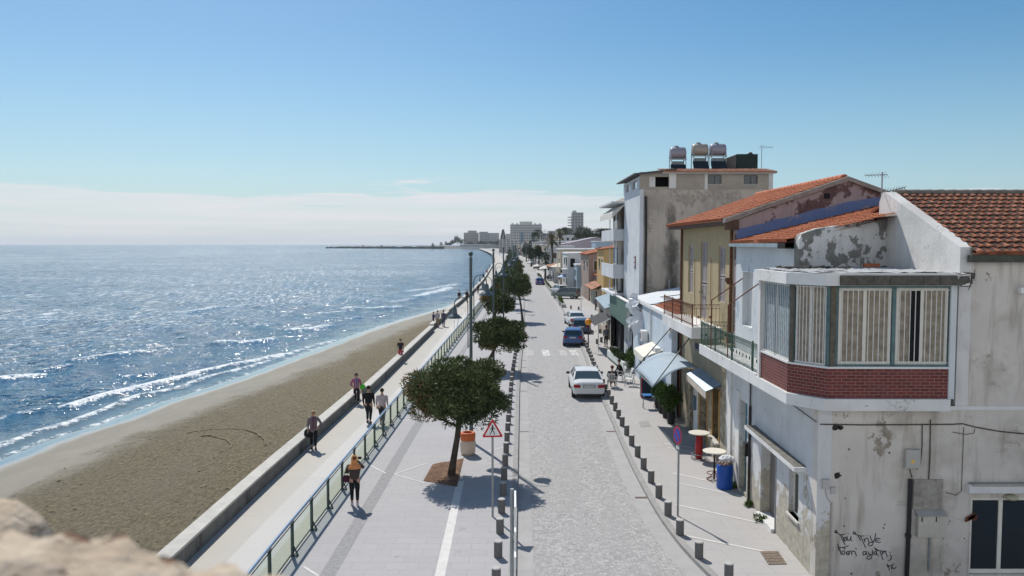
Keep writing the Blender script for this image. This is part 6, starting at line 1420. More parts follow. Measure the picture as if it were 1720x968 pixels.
# pointed Norfolk-type conifer
D = 1350; a = PY(845,386,D); b = PY(845,411,D); t = thing('pointed_conifer', 'tall pointed dark conifer standing on the skyline', 'tree', (a.x, D, b.z))
H = a.z-b.z; r = np.random.default_rng(4); n = 1500; hz_ = r.uniform(0, 1, n); an = r.uniform(0, 2*PI, n); rr_ = (1-hz_)**.8*5.5*r.uniform(.5, 1, n); C_ = np.stack([rr_*np.cos(an), rr_*np.sin(an), 2+hz_*(H-2)], 1); m = MB()
for c, e in zip(C_, an): c = Vector(c); m.add([c, c+Vector((math.cos(e)*1.8,math.sin(e)*1.8,-.3)), c+Vector((0,0,1.3))], [(0,1,2)])
m.build('crown', mat('conifer_dark', (.03,.045,.03), .9), t, world=False, recalc=False); MB().tube([(0,0,0),(0,0,H*.9)], [.6,.1], 6).build('trunk', M['bark'], t, world=False)
def palm(px, py, D, R_, label, seed, base=0.0):
    c = PY(px, py, D); t = thing('palm_tree', label, 'palm', (c.x, D, base), group='palms above the roofs'); H = c.z-base
    MB().tube([(0,0,0),(.2,0,H*.5),(0,0,H)], [.32,.26,.24], 8).build('trunk', M['bark'], t, world=False)
    r = random.Random(seed); m = MB(); sh = []
    for k in range(46):
        a = k*2.399; el = r.uniform(-.75, 1.35); d = Vector((math.cos(a)*math.cos(el), math.sin(a)*math.cos(el), math.sin(el))); side = d.cross(Vector((0,0,1))).normalized(); pts = []
        for i in range(7): s = i/6; pts.append(d*R_*s+Vector((0,0,-.38*R_*s*s*math.cos(el))))
        for i in range(6):
            w0, w1 = .22*R_*math.sin(PI*(i/6*.85+.12))*.55, .22*R_*math.sin(PI*((i+1)/6*.85+.12))*.55; up = Vector((0,0,.25*w0))
            for sg in (-1, 1): m.add([pts[i], pts[i+1], pts[i+1]+side*w1*sg-up, pts[i]+side*w0*sg-up], [(0,1,2,3)])
    o = m.build('crown', M['palm'], t, world=False, recalc=False); o.location = (0,0,H); at = o.data.attributes.new('shade','FLOAT','POINT'); at.data.foreach_set('value', np.random.default_rng(seed).uniform(.1,.95,len(o.data.vertices)).astype(np.float32))
palm(927,403,200,2.5,'large feathery palm above the white corner house',1); palm(940,394,240,2.3,'smaller palm behind and right of the large one',2)
for i, (px, py) in enumerate(((610,413.8),(641,413.6),(727,411.5),(741,410),(749,409))): palm(px, py, 1680, 6 if i > 1 else 4, 'tiny palm on the headland horizon, %s from the left' % ordinal(i+1), 10+i, 1.0)

# ================================================================== stone parapet of the fort under the camera
def fort():
    t = thing('fort_parapet', 'blurred warm sandstone block of the fort parapet in the near lower left', 'stone parapet', (-.5, 1.2, 7.6))
    def blk(name, top, Y, depth, seed, m):
        """top = outline in the photo at distance Y, lumpy stone reaching down"""
        r = np.random.default_rng(seed); xs = np.linspace(top[0][0], top[-1][0], 90); ys = np.interp(xs, [q[0] for q in top], [q[1] for q in top]); vs = []; rows = 26
        for i, (x, y) in enumerate(zip(xs, ys)):
            c = PY(x, y, Y+depth*.5)
            for k in range(rows):
                a = k/(rows-1); ang = PI*.5*min(1, a*2.4)
                dz = -(1-math.cos(ang))*.0 - .0
                if a < .42: yy = Y+depth*.5-depth*.5*math.sin(ang) ; zz = c.z-.05*(1-math.cos(ang))-.0
                else: yy = Y-.0-.02*(a-.42); zz = c.z-.05-(a-.42)*1.2
                n_ = .006*math.sin(x*.03+k*.5+seed)+.004*math.sin(x*.07-k*.6)+.0012*r.normal()
                vs.append((c.x, yy+n_, zz+n_))
        m_ = MB(); m_.add(vs, [(i*rows+k,i*rows+k+1,(i+1)*rows+k+1,(i+1)*rows+k) for i in range(len(xs)-1) for k in range(rows-1)]); o = m_.build(name, m, t, smooth=True)
    g = G('fort_sandstone'); ob = g.coord('Object'); n1 = g.noise(ob, 9, 6, .6); n2 = g.noise(ob, 28, 5, .6); v = g.ramp(g.noise(g.coord('Object', (1,1,2.2)), 14, 4, .5), .62, .70)
    c = g.mix(g.ramp(n1, .35, .65), (.46,.36,.26), (.60,.50,.38)); c = g.mix(g.ramp(n2, .5, .7, 0, .5), c, (.42,.38,.33)); c = g.mix(v, c, (.17,.09,.05)); m1 = g.done(c, .95, g.bump(g.math('SUBTRACT', n2, g.math('MULTIPLY', v, .8)), 1, .02))
    blk('near_block', [(-120,880),(0,894),(60,890),(120,900),(160,910),(215,905),(262,918),(290,938),(330,958),(400,960),(470,963),(500,972),(560,990)], 1.15, .35, 3, m1)
    blk('far_block', [(-140,800),(-60,818),(0,833),(35,845),(60,858),(78,876),(90,905),(100,960)], 1.75, .35, 5, m1)
fort()

# ------------------------------------------------------------------ the air: far things fade
def haze():
    g = bpy.data.materials.new('haze_air'); g.use_nodes = True; nt = g.node_tree; nt.nodes.clear(); o = nt.nodes.new('ShaderNodeOutputMaterial'); v = nt.nodes.new('ShaderNodeVolumePrincipled')
    v.inputs['Color'].default_value = (.80,.88,.97,1); v.inputs['Density'].default_value = HAZE; v.inputs['Anisotropy'].default_value = .2; nt.links.new(v.outputs[0], o.inputs['Volume'])
    m = MB(); m.box(-14500, 14500, -300, 10500, -6, 75); ob = m.build('haze', g); ob['kind'] = 'stuff'
HAZE = .00009
haze()
# ================================================================== vehicles
M['tyre'] = mat('tyre_rubber', (.015,.015,.015), .8); M['rim'] = mat('alloy_rim', (.35,.36,.37), .35, .8); M['car_glass'] = mat('car_glass', (.035,.06,.07), .08, spec=.8)
M['tail'] = mat('red_lamp_lens', (.30,.012,.02), .2); M['plate'] = mat('number_plate', (.55,.56,.55), .5)
def loft(mb, rings, mi=0, cap=True):
    n = len(rings[0]); vs = [p for r_ in rings for p in r_]; fs = [(i*n+k, i*n+(k+1)%n, (i+1)*n+(k+1)%n, (i+1)*n+k) for i in range(len(rings)-1) for k in range(n)]
    if cap: fs += [tuple(range(n)), tuple((len(rings)-1)*n+k for k in range(n))]
    mb.add(vs, fs, mi)
def car(name, label, cat, loc, rz, paint, kind='saloon', group=None):
    """rear at y=0, nose at +y"""
    spec = {'saloon': dict(L=4.85, W=.925, H=1.46, top=[(0,.86),(.12,1.0),(.9,1.06),(1.6,1.0),(3.5,.97),(4.1,.90),(4.6,.78),(4.85,.62)], cab=[(.75,1.03),(1.45,1.40),(1.75,1.455),(2.8,1.46),(3.0,1.41),(3.75,.97)]),
            'hatch': dict(L=4.15, W=.87, H=1.47, top=[(0,.90),(.10,1.02),(.6,1.02),(1.6,.99),(3.1,.97),(3.7,.86),(4.0,.74),(4.15,.60)], cab=[(.06,1.0),(.35,1.38),(.65,1.46),(2.2,1.47),(2.4,1.42),(3.2,.97)]),
            'suv': dict(L=4.6, W=.93, H=1.78, top=[(0,1.02),(.1,1.15),(.6,1.15),(1.6,1.12),(3.3,1.10),(4.0,1.04),(4.4,.95),(4.6,.75)], cab=[(.05,1.13),(.22,1.65),(.5,1.76),(2.5,1.78),(2.75,1.72),(3.5,1.10)])}[kind]
    L_, W, H = spec['L'], spec['W'], spec['H']; t = thing(name, label, cat, loc, rz, group); zb = .22 if kind != 'suv' else .32
    tops = spec['top']; ty = [a for a, b in tops]; tz = [b for a, b in tops]
    def w_at(y): e = min(y, L_-y); return W*(1-.10*max(0, 1-e/.35)**2-.04*max(0, 1-e/.9))
    rings = []
    for y in np.unique(np.concatenate([[0,.06,.15,.3], np.linspace(.5, L_-.5, 16), [L_-.3,L_-.15,L_-.05,L_]])):
        zt = float(np.interp(y, ty, tz)); w = w_at(y); lo = zb+.06*max(0, 1-min(y, L_-y)/.3)
        half = [(w*.80,lo),(w*.96,lo+.08),(w,lo+.25),(w*1.0,zt-.32),(w*.975,zt-.14),(w*.90,zt-.03),(w*.55,zt+.015)]
        rings.append([(x,y,z) for x,z in half]+[(-x,y,z) for x,z in reversed(half)])
    b = MB(); loft(b, rings); bo = smooth_obj(b.build('body', paint, t, world=False), 40)
    cb = spec['cab']; gl = MB(); rg = []
    for y, z in cb:
        zbelt = float(np.interp(y, ty, tz))-.03; f = (z-zbelt)/(H-.97); w0 = w_at(y)*.90; w1 = w0*(1-.20*min(1, f)); rg.append([(w0,y,zbelt),(w1,y,z-.01),(w1*.93,y,z),(-w1*.93,y,z),(-w1,y,z-.01),(-w0,y,zbelt)])
    loft(gl, rg); go = gl.build('windows', M['car_glass'], t, world=False)
    rf = MB(); k0, k1 = 1, len(cb)-2; rr_ = []
    for i in range(k0, k1+1):
        y, z = cb[i]; w1 = rg[i][1][0]; rr_.append([(w1*1.01,y,z-.035),(w1*.96,y,z+.012),(0,y,z+.03),(-w1*.96,y,z+.012),(-w1*1.01,y,z-.035)])
    loft(rf, rr_); roo = smooth_obj(rf.build('roof', paint, t, world=False), 50)
    pl = MB()
    for s in (-1, 1):
        for i, j in ((0,1),(len(cb)-1,len(cb)-2)):
            a = Vector((s*rg[i][0][0]*1.0,cb[i][0],rg[i][0][2]+.02)); c = Vector((s*rg[j][1][0]*1.0,cb[j][0],cb[j][1]-.02)); pl.bar(a, c, .09, .05)
        ym = (cb[1][0]+cb[-2][0])/2; w0 = w_at(ym)*.9; pl.bar((s*w0*1.002,ym,1.0),(s*rg[2][1][0]*1.005,ym,cb[2][1]-.03), .07, .03)
        if kind != 'saloon': yq = cb[1][0]+.45; pl.bar((s*w0*1.0,yq-.1,1.0),(s*rg[2][1][0]*1.004,yq,cb[2][1]-.03), .10, .03)
    pl.build('pillars', paint, roo, world=False)
    for y in (.85 if kind != 'hatch' else .72, L_-.88):
        for s in (-1, 1):
            m = MB(); R_ = .33 if kind != 'suv' else .37; n = 20; prof = [(-.11,R_*.72),(-.11,R_*.93),(-.08,R_),(.08,R_),(.11,R_*.93),(.11,R_*.72)]; cx = s*(W-.10)
            vs = [(cx+a, y+r_*math.cos(2*PI*k/n), R_+r_*math.sin(2*PI*k/n)) for a, r_ in prof for k in range(n)]; m.add(vs, [(i*n+k,i*n+(k+1)%n,(i+1)*n+(k+1)%n,(i+1)*n+k) for i in range(5) for k in range(n)]+[tuple(range(n)),tuple(5*n+k for k in range(n))])
            wh = m.build('wheel', M['tyre'], t, world=False); q = disc((cx+s*.112,y,R_), R_*.66, (s,0,0), .012, 16); q.build('rim', M['rim'], wh, world=False)
    zl = float(np.interp(.1, ty, tz))
    for s in (-1, 1):
        m = MB(); m.obox((s*W*.74,.010,zl-.20), (W*.20,.03*s,0), (0,.035,0), (0,0,.085)); m.obox((s*W*.895,.16,zl-.18), (.02,-.0,0), (0,.15,0), (0,0,.07)); m.build('tail_light', M['tail'], t, world=False)
        m = MB(); m.obox((s*W*.72,L_-.10,.66 if kind != 'suv' else .86), (W*.18,-.05*s,0), (0,.05,0), (0,0,.07)); m.build('headlight', M['plate'], t, world=False)
        m = MB(); m.obox((s*(W+.09),cb[-1][0]-.35,1.0), (.10,0,0), (0,.05,0), (0,0,.065)); m.build('wing_mirror', M['black_metal'], t, world=False)
    m = MB(); m.box(-.26,.26,-.014,.02,zl-.27,zl-.16); m.build('number_plate', M['plate'], t, world=False)
    m = MB(); m.box(-W*.78,W*.78,-.012,.1,zb+.02,zb+.12); m.build('bumper_trim', M['black_metal'], t, world=False)
    if kind == 'saloon': m = MB(); m.box(-.36,.36,-.008,.03,zl-.31,zl-.10); m.build('boot_recess', mat('boot_recess_grey', (.30,.33,.36), .4), bo, world=False)
    return t
def paint(n, c, r=.25): return mat(n, c, r, .0, spec=.6)
p = P(989.5,672,-.12); white_p = paint('white_car_paint', (.66,.67,.68)); car('parked_car', 'white saloon with red tail lights parked closest to the camera by the bollards', 'car', (p.x, p.y, -.12), R(-1), white_p)
p = P(962,583,-.12); car('parked_car', 'blue hatchback parked just beyond the zebra crossing', 'car', (p.x, p.y, -.12), R(-7), paint('blue_car_paint', (.03,.09,.27)), 'hatch')
p = P(976,563,-.12); car('parked_car', 'dark blue car mostly hidden between blue hatchback and white saloon', 'car', (p.x, p.y, -.12), R(-7), paint('dark_blue_car_paint', (.03,.05,.11)), 'hatch')
p = P(970,552,-.12); car('parked_car', 'white saloon parked beyond the two blue cars', 'car', (p.x+.2, p.y+1.2, -.12), R(4), white_p)
p = P(907.5,479,-.12); car('driving_car', 'royal blue hatchback driving away in the middle distance of the road', 'car', (p.x, p.y, -.12), R(1), paint('royal_blue_paint', (.03,.05,.30)), 'hatch')
p = P(923,470,0); car('parked_car', 'dark navy car parked off the road beyond the driving blue one', 'car', (p.x, p.y, 0), R(-30), paint('navy_paint', (.02,.025,.07)), 'saloon')
p = P(973,502,0); car('parked_car', 'silver-green off-road car parked sideways before the tiled café', 'car', (p.x, p.y, 0), R(62), paint('silver_green_paint', (.20,.24,.23)), 'suv')
p = P(960,499,0); car('parked_car', 'small white car nose visible behind the silver-green off-road car', 'car', (p.x-.8, p.y+8, 0), R(20), white_p, 'hatch')
for i, (px, py, lab, c) in enumerate(((898,452,'tiny dark car far along the street kerb',(.05,.05,.06)),(892,447,'tiny white car far along the street kerb',(.6,.6,.6)),(887,443,'tiny grey car farthest along the street kerb',(.3,.3,.32)))):
    p = P(px, py, 0); car('distant_car', lab, 'car', (p.x+.5, p.y, 0), 0, paint('distant_paint_'+['dark','white','grey'][i], c), 'hatch')
# long low kerb planters dividing the road from the far pavement
for i, (a, b, lab) in enumerate((((947,517),(936,500),'dark low hedge divider at the far crossing'),((929.5,493),(913.5,473),'long dark hedge divider beside the driving blue car'),((911,471),(903,462),'farthest dark hedge divider along the pavement'))):
    p, q = P(*a), P(*b); t = thing('hedge_divider', lab, 'hedge', p, group='hedge dividers along the far pavement'); d = (q-p).normalized(); L_ = (q-p).length; n_ = Vector((-d.y,d.x,0))
    MB().obox((p+q)/2+Vector((0,0,.22)), d*L_/2, n_*.28, (0,0,.22)).build('kerb_box', M['kerb'], t)
    me = foliage_mesh('hedge', M['bush'], (.34,L_/2,.28), 40, 2500, .16, 60+i, lobe_r=.3, flat=1); o = bpy.data.objects.new('hedge', me); link(o, t); o.location = (p+q)/2+Vector((0,0,.5))-t.location; o.rotation_euler = (0,0,math.atan2(-d.x, d.y))
# far kerb posts and street poles
for i, (px, pyb, h, lab) in enumerate(((937,484,8.5,'thin grey utility pole before the dusty canopy shop'),(976,528,3.4,'white signpost at the far crossing'),(897,450,8.0,'thin utility pole far along the street'),(884,441,8.0,'farthest thin utility pole of the street'),(925,472,8.0,'slim pole under the palm'))):
    p = P(px, pyb); t = thing('utility_pole', lab, 'pole', p); MB().lathe([(.07,0),(.05,h)], n=8).build('pole', M['steel'] if i != 1 else M['white_metal'], t, world=False)
    if i != 1: MB().bar((-.8,0,h-.5),(.8,0,h-.5),.08).build('crossarm', M['steel'], t, world=False)
# parasols and awnings down the street
def parasol(px, py, D, r, h, m, lab):
    c = PY(px, py, D); t = thing('parasol', lab, 'parasol', (c.x, D, 0), group='parasols along the far pavement'); MB().lathe([(.03,0),(.03,c.z)], n=6).build('pole', M['steel'], t, world=False)
    n = 8; vs = [(0,0,c.z)]+[(r*math.cos(2*PI*k/n), r*math.sin(2*PI*k/n), c.z-h) for k in range(n)]; mm = MB(); mm.add(vs, [(0,1+k,1+(k+1)%n) for k in range(n)]); o = mm.build('canopy', m, t, world=False); s = o.modifiers.new('thickness','SOLIDIFY'); s.thickness = .03
wc = mat('white_canvas', (.72,.71,.68), .9); bc = mat('sky_blue_canvas', (.42,.52,.74), .9); cc = mat('cream_parasol', (.66,.61,.50), .9)
parasol(916,445.5,185,1.7,.8,wc,'white peaked parasol left of the dark evergreen'); parasol(951,458,142,1.7,.8,bc,'pale blue parasol in front of the white and blue house'); parasol(903,443,260,1.9,.9,wc,'small white parasol far along the pavement'); parasol(941,441,160,2.2,.9,cc,'wide cream parasol beside the sand-coloured building'); parasol(893,437,300,2.2,1.0,wc,'farthest white parasol along the street')
# orange ball sign on a dark post beside the blue car
p = P(988,591); t = thing('orange_ball_post', 'orange ball on a dark post beside the parked blue hatchback', 'post', p); MB().lathe([(.16,0),(.16,.08),(.05,.1),(.05,2.2)], n=10).build('post', M['black_metal'], t, world=False); MB().sphere((0,0,2.42), .27, 14, 9).build('ball', M['orange'], t, world=False, smooth=True)

# ================================================================== people
def skin_mesh(chains, sub=1):
    """chains: list of (points, radii, parent index or None to start from chain's first point); joined by equal points -> one skinned surface"""
    verts = []; rad = []; edges = []; idx = {}
    def vid(p, r_):
        k = tuple(round(c, 4) for c in p)
        if k not in idx: idx[k] = len(verts); verts.append(p); rad.append(r_)
        return idx[k]
    for pts, rs in chains:
        prev = None
        for p, r_ in zip(pts, rs):
            v = vid(p, r_)
            if prev is not None and prev != v and (prev, v) not in edges and (v, prev) not in edges: edges.append((prev, v))
            prev = v
    me = bpy.data.meshes.new('tmp'); me.from_pydata(verts, edges, []); ob = bpy.data.objects.new('tmp', me); COL.objects.link(ob)
    sk = ob.modifiers.new('s', 'SKIN'); sk.use_smooth_shade = True; sv = me.skin_vertices[0].data
    for i, r_ in enumerate(rad): sv[i].radius = r_ if isinstance(r_, tuple) else (r_, r_)
    sv[0].use_root = True
    ss = ob.modifiers.new('u', 'SUBSURF'); ss.levels = ss.render_levels = sub
    dg = bpy.context.evaluated_depsgraph_get(); dg.update(); ev = ob.evaluated_get(dg); out_ = bpy.data.meshes.new_from_object(ev)
    bpy.data.objects.remove(ob); bpy.data.meshes.remove(me); return out_
def mesh_to(mb, me, mi=0):
    mb.add([tuple(v.co) for v in me.vertices], [tuple(p.vertices) for p in me.polygons], mi); bpy.data.meshes.remove(me)
SKIN = mat('skin', (.42,.25,.18), .6); EYE = mat('eye_dark', (.02,.015,.012), .3); LIP = mat('lip', (.30,.10,.09), .5)
cloth_cache = {}
def cloth(c):
    if c not in cloth_cache: cloth_cache[c] = mat('cloth_%d' % len(cloth_cache), c, .9, var=.12, vscale=9)
    return cloth_cache[c]
def hand(mb, w, d, side, curl=.5, s=1.0):
    """palm and five unequal bent fingers; w wrist, d direction of the forearm"""
    w, d = Vector(w), Vector(d).normalized(); lat = Vector(side).normalized(); lat = (lat-d*lat.dot(d)).normalized(); nrm = d.cross(lat)
    palm_end = w+d*.085*s; mb.obox((w+palm_end)/2, d*.045*s, lat*.038*s, nrm*.014*s)
    for k, ln in enumerate((.070,.078,.074,.058)):
        b0 = palm_end+lat*(.030-.020*k)*s; b1 = b0+(d*math.cos(curl*.5)+nrm*math.sin(curl*.5))*ln*.5*s; b2 = b1+(d*math.cos(curl)+nrm*math.sin(curl))*ln*.5*s; mb.tube([b0-d*.01,b1,b2], [.0085*s,.008*s,.006*s], 5)
    t0 = w+d*.02*s+lat*.03*s; t1 = t0+(d*.6+lat*.8).normalized()*.035*s; mb.tube([t0,t1,t1+(d*.9+nrm*.3).normalized()*.03*s], [.011*s,.010*s,.007*s], 5)
def person(label, loc, facing, h=1.68, top=(.1,.1,.1), legs=(.03,.03,.035), shoes=(.05,.05,.05), hair=(.03,.02,.015), hair_len=0, stride=.22, arms=('down','down'), sleeves=True, shorts=False, coat=0, build=1.0, seated=False, cap=None, skirt=None, scarf=None, lean=0.0, name='person', headscarf=None):
    """facing: direction the person looks, degrees, 0 = away from the camera (+y), 180 = toward it"""
    k = h/1.70; build *= 1.1; t = thing(name, label, 'person', loc, R(-facing), 'walkers and sitters on the seafront'); t.scale = (k, k, k); B = build
    hipz = .93 if not seated else .50; ch = hipz+.43
    pel = (0,0,hipz); sp = (0,.01+lean*.3,hipz+.18); chest = (0,lean*.7,ch-.04); nb = (0,lean,ch+.10); nk = (0,lean+.015,ch+.19)
    hipL, hipR = (-.09*B,0,hipz-.05), (.09*B,0,hipz-.05)
    st = stride
    if seated: kn = [(-.12,.43,.50),(.12,.43,.50)]; an = [(-.12,.40,.09),(.12,.50,.09)]
    else: kn = [(-.095,.10+st*.45,.50),(.095,.04-st*.25,.50)]; an = [(-.095,st,.085),(.095,-st,.10)]
    toe = [(a[0]*1.1, a[1]+.15, .04) for a in an]
    sh = [(-.175*B,lean,ch+.055),(.175*B,lean,ch+.055)]
    arm = []
    for s, kind in zip((-1,1), arms):
        S = sh[0] if s < 0 else sh[1]
        if kind == 'down': el = (s*.205*B,lean-.02,ch-.24); wr = (s*.205*B,lean+.07,ch-.47)
        elif kind == 'fwd': el = (s*.24*B,lean+.10,ch-.20); wr = (s*.17,lean+.30,ch-.22)
        elif kind == 'up': el = (s*.27*B,lean+.16,ch-.08); wr = (s*.09,lean+.26,ch+.20)
        elif kind == 'back': el = (s*.23*B,lean-.10,ch-.24); wr = (s*.24*B,lean-.10,ch-.46)
        elif kind == 'swing': el = (s*.225*B,lean+.06,ch-.23); wr = (s*.22*B,lean+.20,ch-.42)
        elif kind == 'lap': el = (s*.23*B,lean+.06,ch-.23); wr = (s*.12,lean+.28,ch-.33)
        elif kind == 'hip': el = (s*.30*B,lean-.04,ch-.20); wr = (s*.19*B,lean+.10,ch-.36)
        arm.append((S, el, wr))
    bm_ = MB()
    ch_ = [([pel,sp,chest,nb,nk],[(.13*B,.095*B),(.12*B,.09*B),(.138*B,.095*B),(.07,.06),(.052,.052)])]
    for i, hp in enumerate((hipL, hipR)): ch_.append(([pel,hp,kn[i],an[i],toe[i]],[(.13*B,.095*B),.092*B,.062,.044,.036]))
    for S, el, wr in arm: ch_.append(([chest,S,el,wr],[(.135*B,.09*B),.055,.040,.027]))
    hz = nk[2]+.125; hy = nk[1]+.01
    ch_.append(([nk,(0,hy+.01,hz-.06),(0,hy+.005,hz+.0),(0,hy,hz+.055)],[(.052,.052),(.066,.076),(.084,.098),(.060,.070)]))
    mesh_to(bm_, skin_mesh(ch_, 1), 0)
    for S, el, wr in arm: hand(bm_, wr, Vector(wr)-Vector(el), (0 if abs(wr[0]) < .1 else -S[0], .3, 0), .5)
    # face
    bm_.add([(0,hy+.118,hz-.025),(-.014,hy+.088,hz-.03),(.014,hy+.088,hz-.03),(0,hy+.09,hz+.02)], [(0,1,2),(0,2,3),(0,3,1)], 0)
    for s in (-1,1):
        bm_.sphere((s*.03,hy+.082,hz+.005), .011, 6, 4, mi=1); bm_.sphere((s*.079,hy-.005,hz-.01), .022, 6, 4, mi=0)
    bm_.obox((0,hy+.083,hz-.055), (.022,0,0), (0,.006,0), (0,0,.005), 2)
    body = bm_.build('body', [SKIN, EYE, LIP], t, world=False, smooth=True)
    # hair: a shell over crown and back, longer strands as lobes down the back
    hb = MB(); n = 14; vs = []
    for i in range(7):
        a = i/6*PI*.62
        for j in range(n):
            f = 2*PI*j/n; front = max(0, math.sin(f)); aa = a*(1-.42*front); vs.append((.098*math.sin(aa)*math.cos(f), hy-.008+.114*math.sin(aa)*math.sin(f), hz+.016+.118*math.cos(aa)))
    hb.add(vs, [(i*n+j,i*n+(j+1)%n,(i+1)*n+(j+1)%n,(i+1)*n+j) for i in range(6) for j in range(n)])
    if hair_len:
        for j in range(9):
            f = PI+PI*j/8; x, y = .080*math.cos(f), .075*math.sin(f); hb.tube([(x,hy+y,hz),(x*1.15,hy+y*1.1-.015,hz-hair_len*.6),(x*.9,hy+y*.9-.02,hz-hair_len)], [.032,.036,.014], 6)
    hb.build('hair', cloth(hair), t, world=False, smooth=True)
    if headscarf:
        m_ = MB(); m_.lathe([(.02,hz+.135),(.085,hz+.10),(.112,hz+.02),(.105,hz-.07),(.12,ch+.13),(.175*B,ch+.085),(.205*B,ch+.02),(.19*B,ch-.02)], (0,hy-.025,0), 18, sy=.78, cap=False); m_.build('headscarf', cloth(headscarf), t, world=False, smooth=True)
    if cap:
        c_ = MB(); c_.lathe([(.103,.0),(.106,.05),(.085,.10),(.03,.125),(.001,.127)], (0,hy-.005,hz+.03), 14); c_.obox((0,hy+.13,hz+.035), (.07,0,0), (0,.05,0), (0,0,.006)); c_.build('cap', cloth(cap), t, world=False, smooth=True)
    # upper clothing
    e = .020; jl = coat
    jk = [([(0,0,hipz-.10-jl),sp,chest,nb],[(.145*B+e+jl*.08,.115*B+e+jl*.05),(.130*B+e,.10*B+e),(.144*B+e,.10*B+e),(.075+.012,.07+.012)])]
    for S, el, wr in arm:
        if sleeves: jk.append(([chest,S,el,tuple(Vector(el).lerp(Vector(wr), .9))],[(.142*B+e,.098*B+e),.066+.010,.050+.008,.038]))
        else: jk.append(([chest,S,tuple(Vector(S).lerp(Vector(el), .6))],[(.142*B+e,.098*B+e),.066+.008,.056]))
    m_ = MB(); mesh_to(m_, skin_mesh(jk, 1)); m_.build('jacket' if sleeves else 'shirt', cloth(top), t, world=False, smooth=True)
    tr = []
    for i, hp in enumerate((hipL, hipR)):
        end = tuple(Vector(kn[i]).lerp(Vector(an[i]), .86 if not shorts else .02)); tr.append(([(0,0,hipz+.12),(0,0,hipz-.01),hp,kn[i],end] if not shorts else [(0,0,hipz+.12),(0,0,hipz-.01),hp,end],[(.112*B+e*.6,.088*B+e*.6),(.118*B+e*.6,.092*B+e*.6),  .100*B+.014,.076+(.010 if shorts else 0),.060+(.014 if shorts else 0)] if not shorts else [(.112*B+e*.6,.088*B+e*.6),(.118*B+e*.6,.092*B+e*.6),.090*B+.016,.084]))
    m_ = MB(); mesh_to(m_, skin_mesh(tr, 1)); m_.build('shorts' if shorts else 'trousers', cloth(legs), t, world=False, smooth=True)
    for i in range(2):
        s_ = MB(); a = an[i]; s_.lathe([(.045,-.0),(.055,.02),(.05,.06),(.044,.09)], (a[0],a[1],0), 10); s_.tube([(a[0],a[1]-.04,.035),(a[0]*1.05,a[1]+.08,.038),(toe[i][0],toe[i][1]+.04,.03)], [.042,.045,.034], 8); s_.build('shoe', cloth(shoes), t, world=False, smooth=True)
    if skirt:
        m_ = MB(); m_.lathe([(.13*B,hipz+.02),(.17*B,hipz-.1),(.24*B,hipz-.38),(.27*B,hipz-.52)], n=16, sy=.8); m_.build('coat_skirt', cloth(skirt), t, world=False, smooth=True)
    if scarf:
        m_ = MB(); m_.tube([(-.05,lean+.11,ch+.10),(-.055,lean+.145,ch-.1),(-.05,lean+.14,ch-.38)], [.035,.04,.035], 8); m_.tube([(.05,lean+.11,ch+.10),(.05,lean+.145,ch-.15),(.05,lean+.14,ch-.42)], [.035,.04,.035], 8); m_.tube([(.09*math.cos(a),lean+.09*math.sin(a),ch+.12) for a in np.linspace(0,2*PI,13)], .035, 8); m_.build('scarf', cloth(scarf), t, world=False, smooth=True)
    return t
def bag(name, label, c, r, m, strap=None, box=False):
    t = thing(name, label, 'bag', c); b = MB()
    b.lathe([(r*.5,-r),(r*.95,-r*.8),(r,-.1*r),(r*.8,r*.6),(r*.35,r*.8)], n=12, sy=.5); b.build('bag_body', m, t, world=False, smooth=True)
    s = MB(); s.tube([(-r*.5,0,r*.7),(-r*.4,0,r*1.6),(0,0,r*2.0),(r*.4,0,r*1.6),(r*.5,0,r*.7)] if strap is None else strap, .012, 5); s.build('strap', m, t, world=False); return t
ZP = -.3
f = P(596,849,0.004); person('person in orange headscarf and brown jacket photographing from the plaza side of the railing', f, -12, 1.60, top=(.065,.045,.045), legs=(.012,.012,.014), shoes=(.55,.58,.60), hair=(.10,.05,.03), headscarf=(.62,.25,.09), stride=.04, arms=('fwd','up'), build=1.12, scarf=None)
cmr = thing('camera', 'small dark camera held up by the orange-scarfed person at the railing', 'camera', f+Vector((.12,.30,1.52))); MB().box(-.06,.06,-.03,.03,-.04,.04).build('camera_body', M['black_metal'], cmr, world=False); MB().lathe([(.03,0),(.03,.05)], n=10).build('lens', M['black_metal'], cmr, world=False).rotation_euler = (R(-90),0,0)
bag('handbag', 'dark red handbag at the left hip of the orange-scarfed person', f+Vector((-.27,-.02,.92)), .13, cloth((.06,.015,.03)))
f = P(527,754,ZP); person('person in grey-brown coat with pale hair walking toward the camera by the wall', f, 170, 1.62, top=(.16,.13,.14), legs=(.012,.012,.014), hair=(.52,.36,.20), hair_len=.05, stride=.13, arms=('hip','down'), scarf=(.16,.09,.12), coat=.10, build=1.05)
bag('shoulder_bag', 'large black bag carried by the person in the grey-brown coat', f+Vector((-.22,-.02,.72)), .20, cloth((.012,.014,.014)))
f = P(599,678,ZP); person('person in pink and purple jacket with dark leggings standing beside the gap in the wall', f, 165, 1.64, top=(.34,.09,.17), legs=(.02,.015,.025), hair=(.05,.02,.02), hair_len=.05, stride=.09, arms=('fwd','hip'), build=1.0, scarf=(.28,.22,.36))
bag('green_bag', 'bright green bag held by the person in the pink jacket', f+Vector((.36,-.05,.98)), .15, cloth((.06,.42,.04)))
f = P(619.5,711,ZP); person('person in black jacket walking away beside the one in the pale shirt', f, 6, 1.80, top=(.010,.010,.012), legs=(.015,.022,.026), hair=(.02,.015,.012), stride=.10, build=1.15)
f = P(642,714,ZP); person('person in loose pale mauve shirt walking away behind the glass railing', f, 4, 1.74, top=(.42,.36,.38), legs=(.03,.035,.045), hair=(.02,.018,.015), stride=.12, build=1.18)
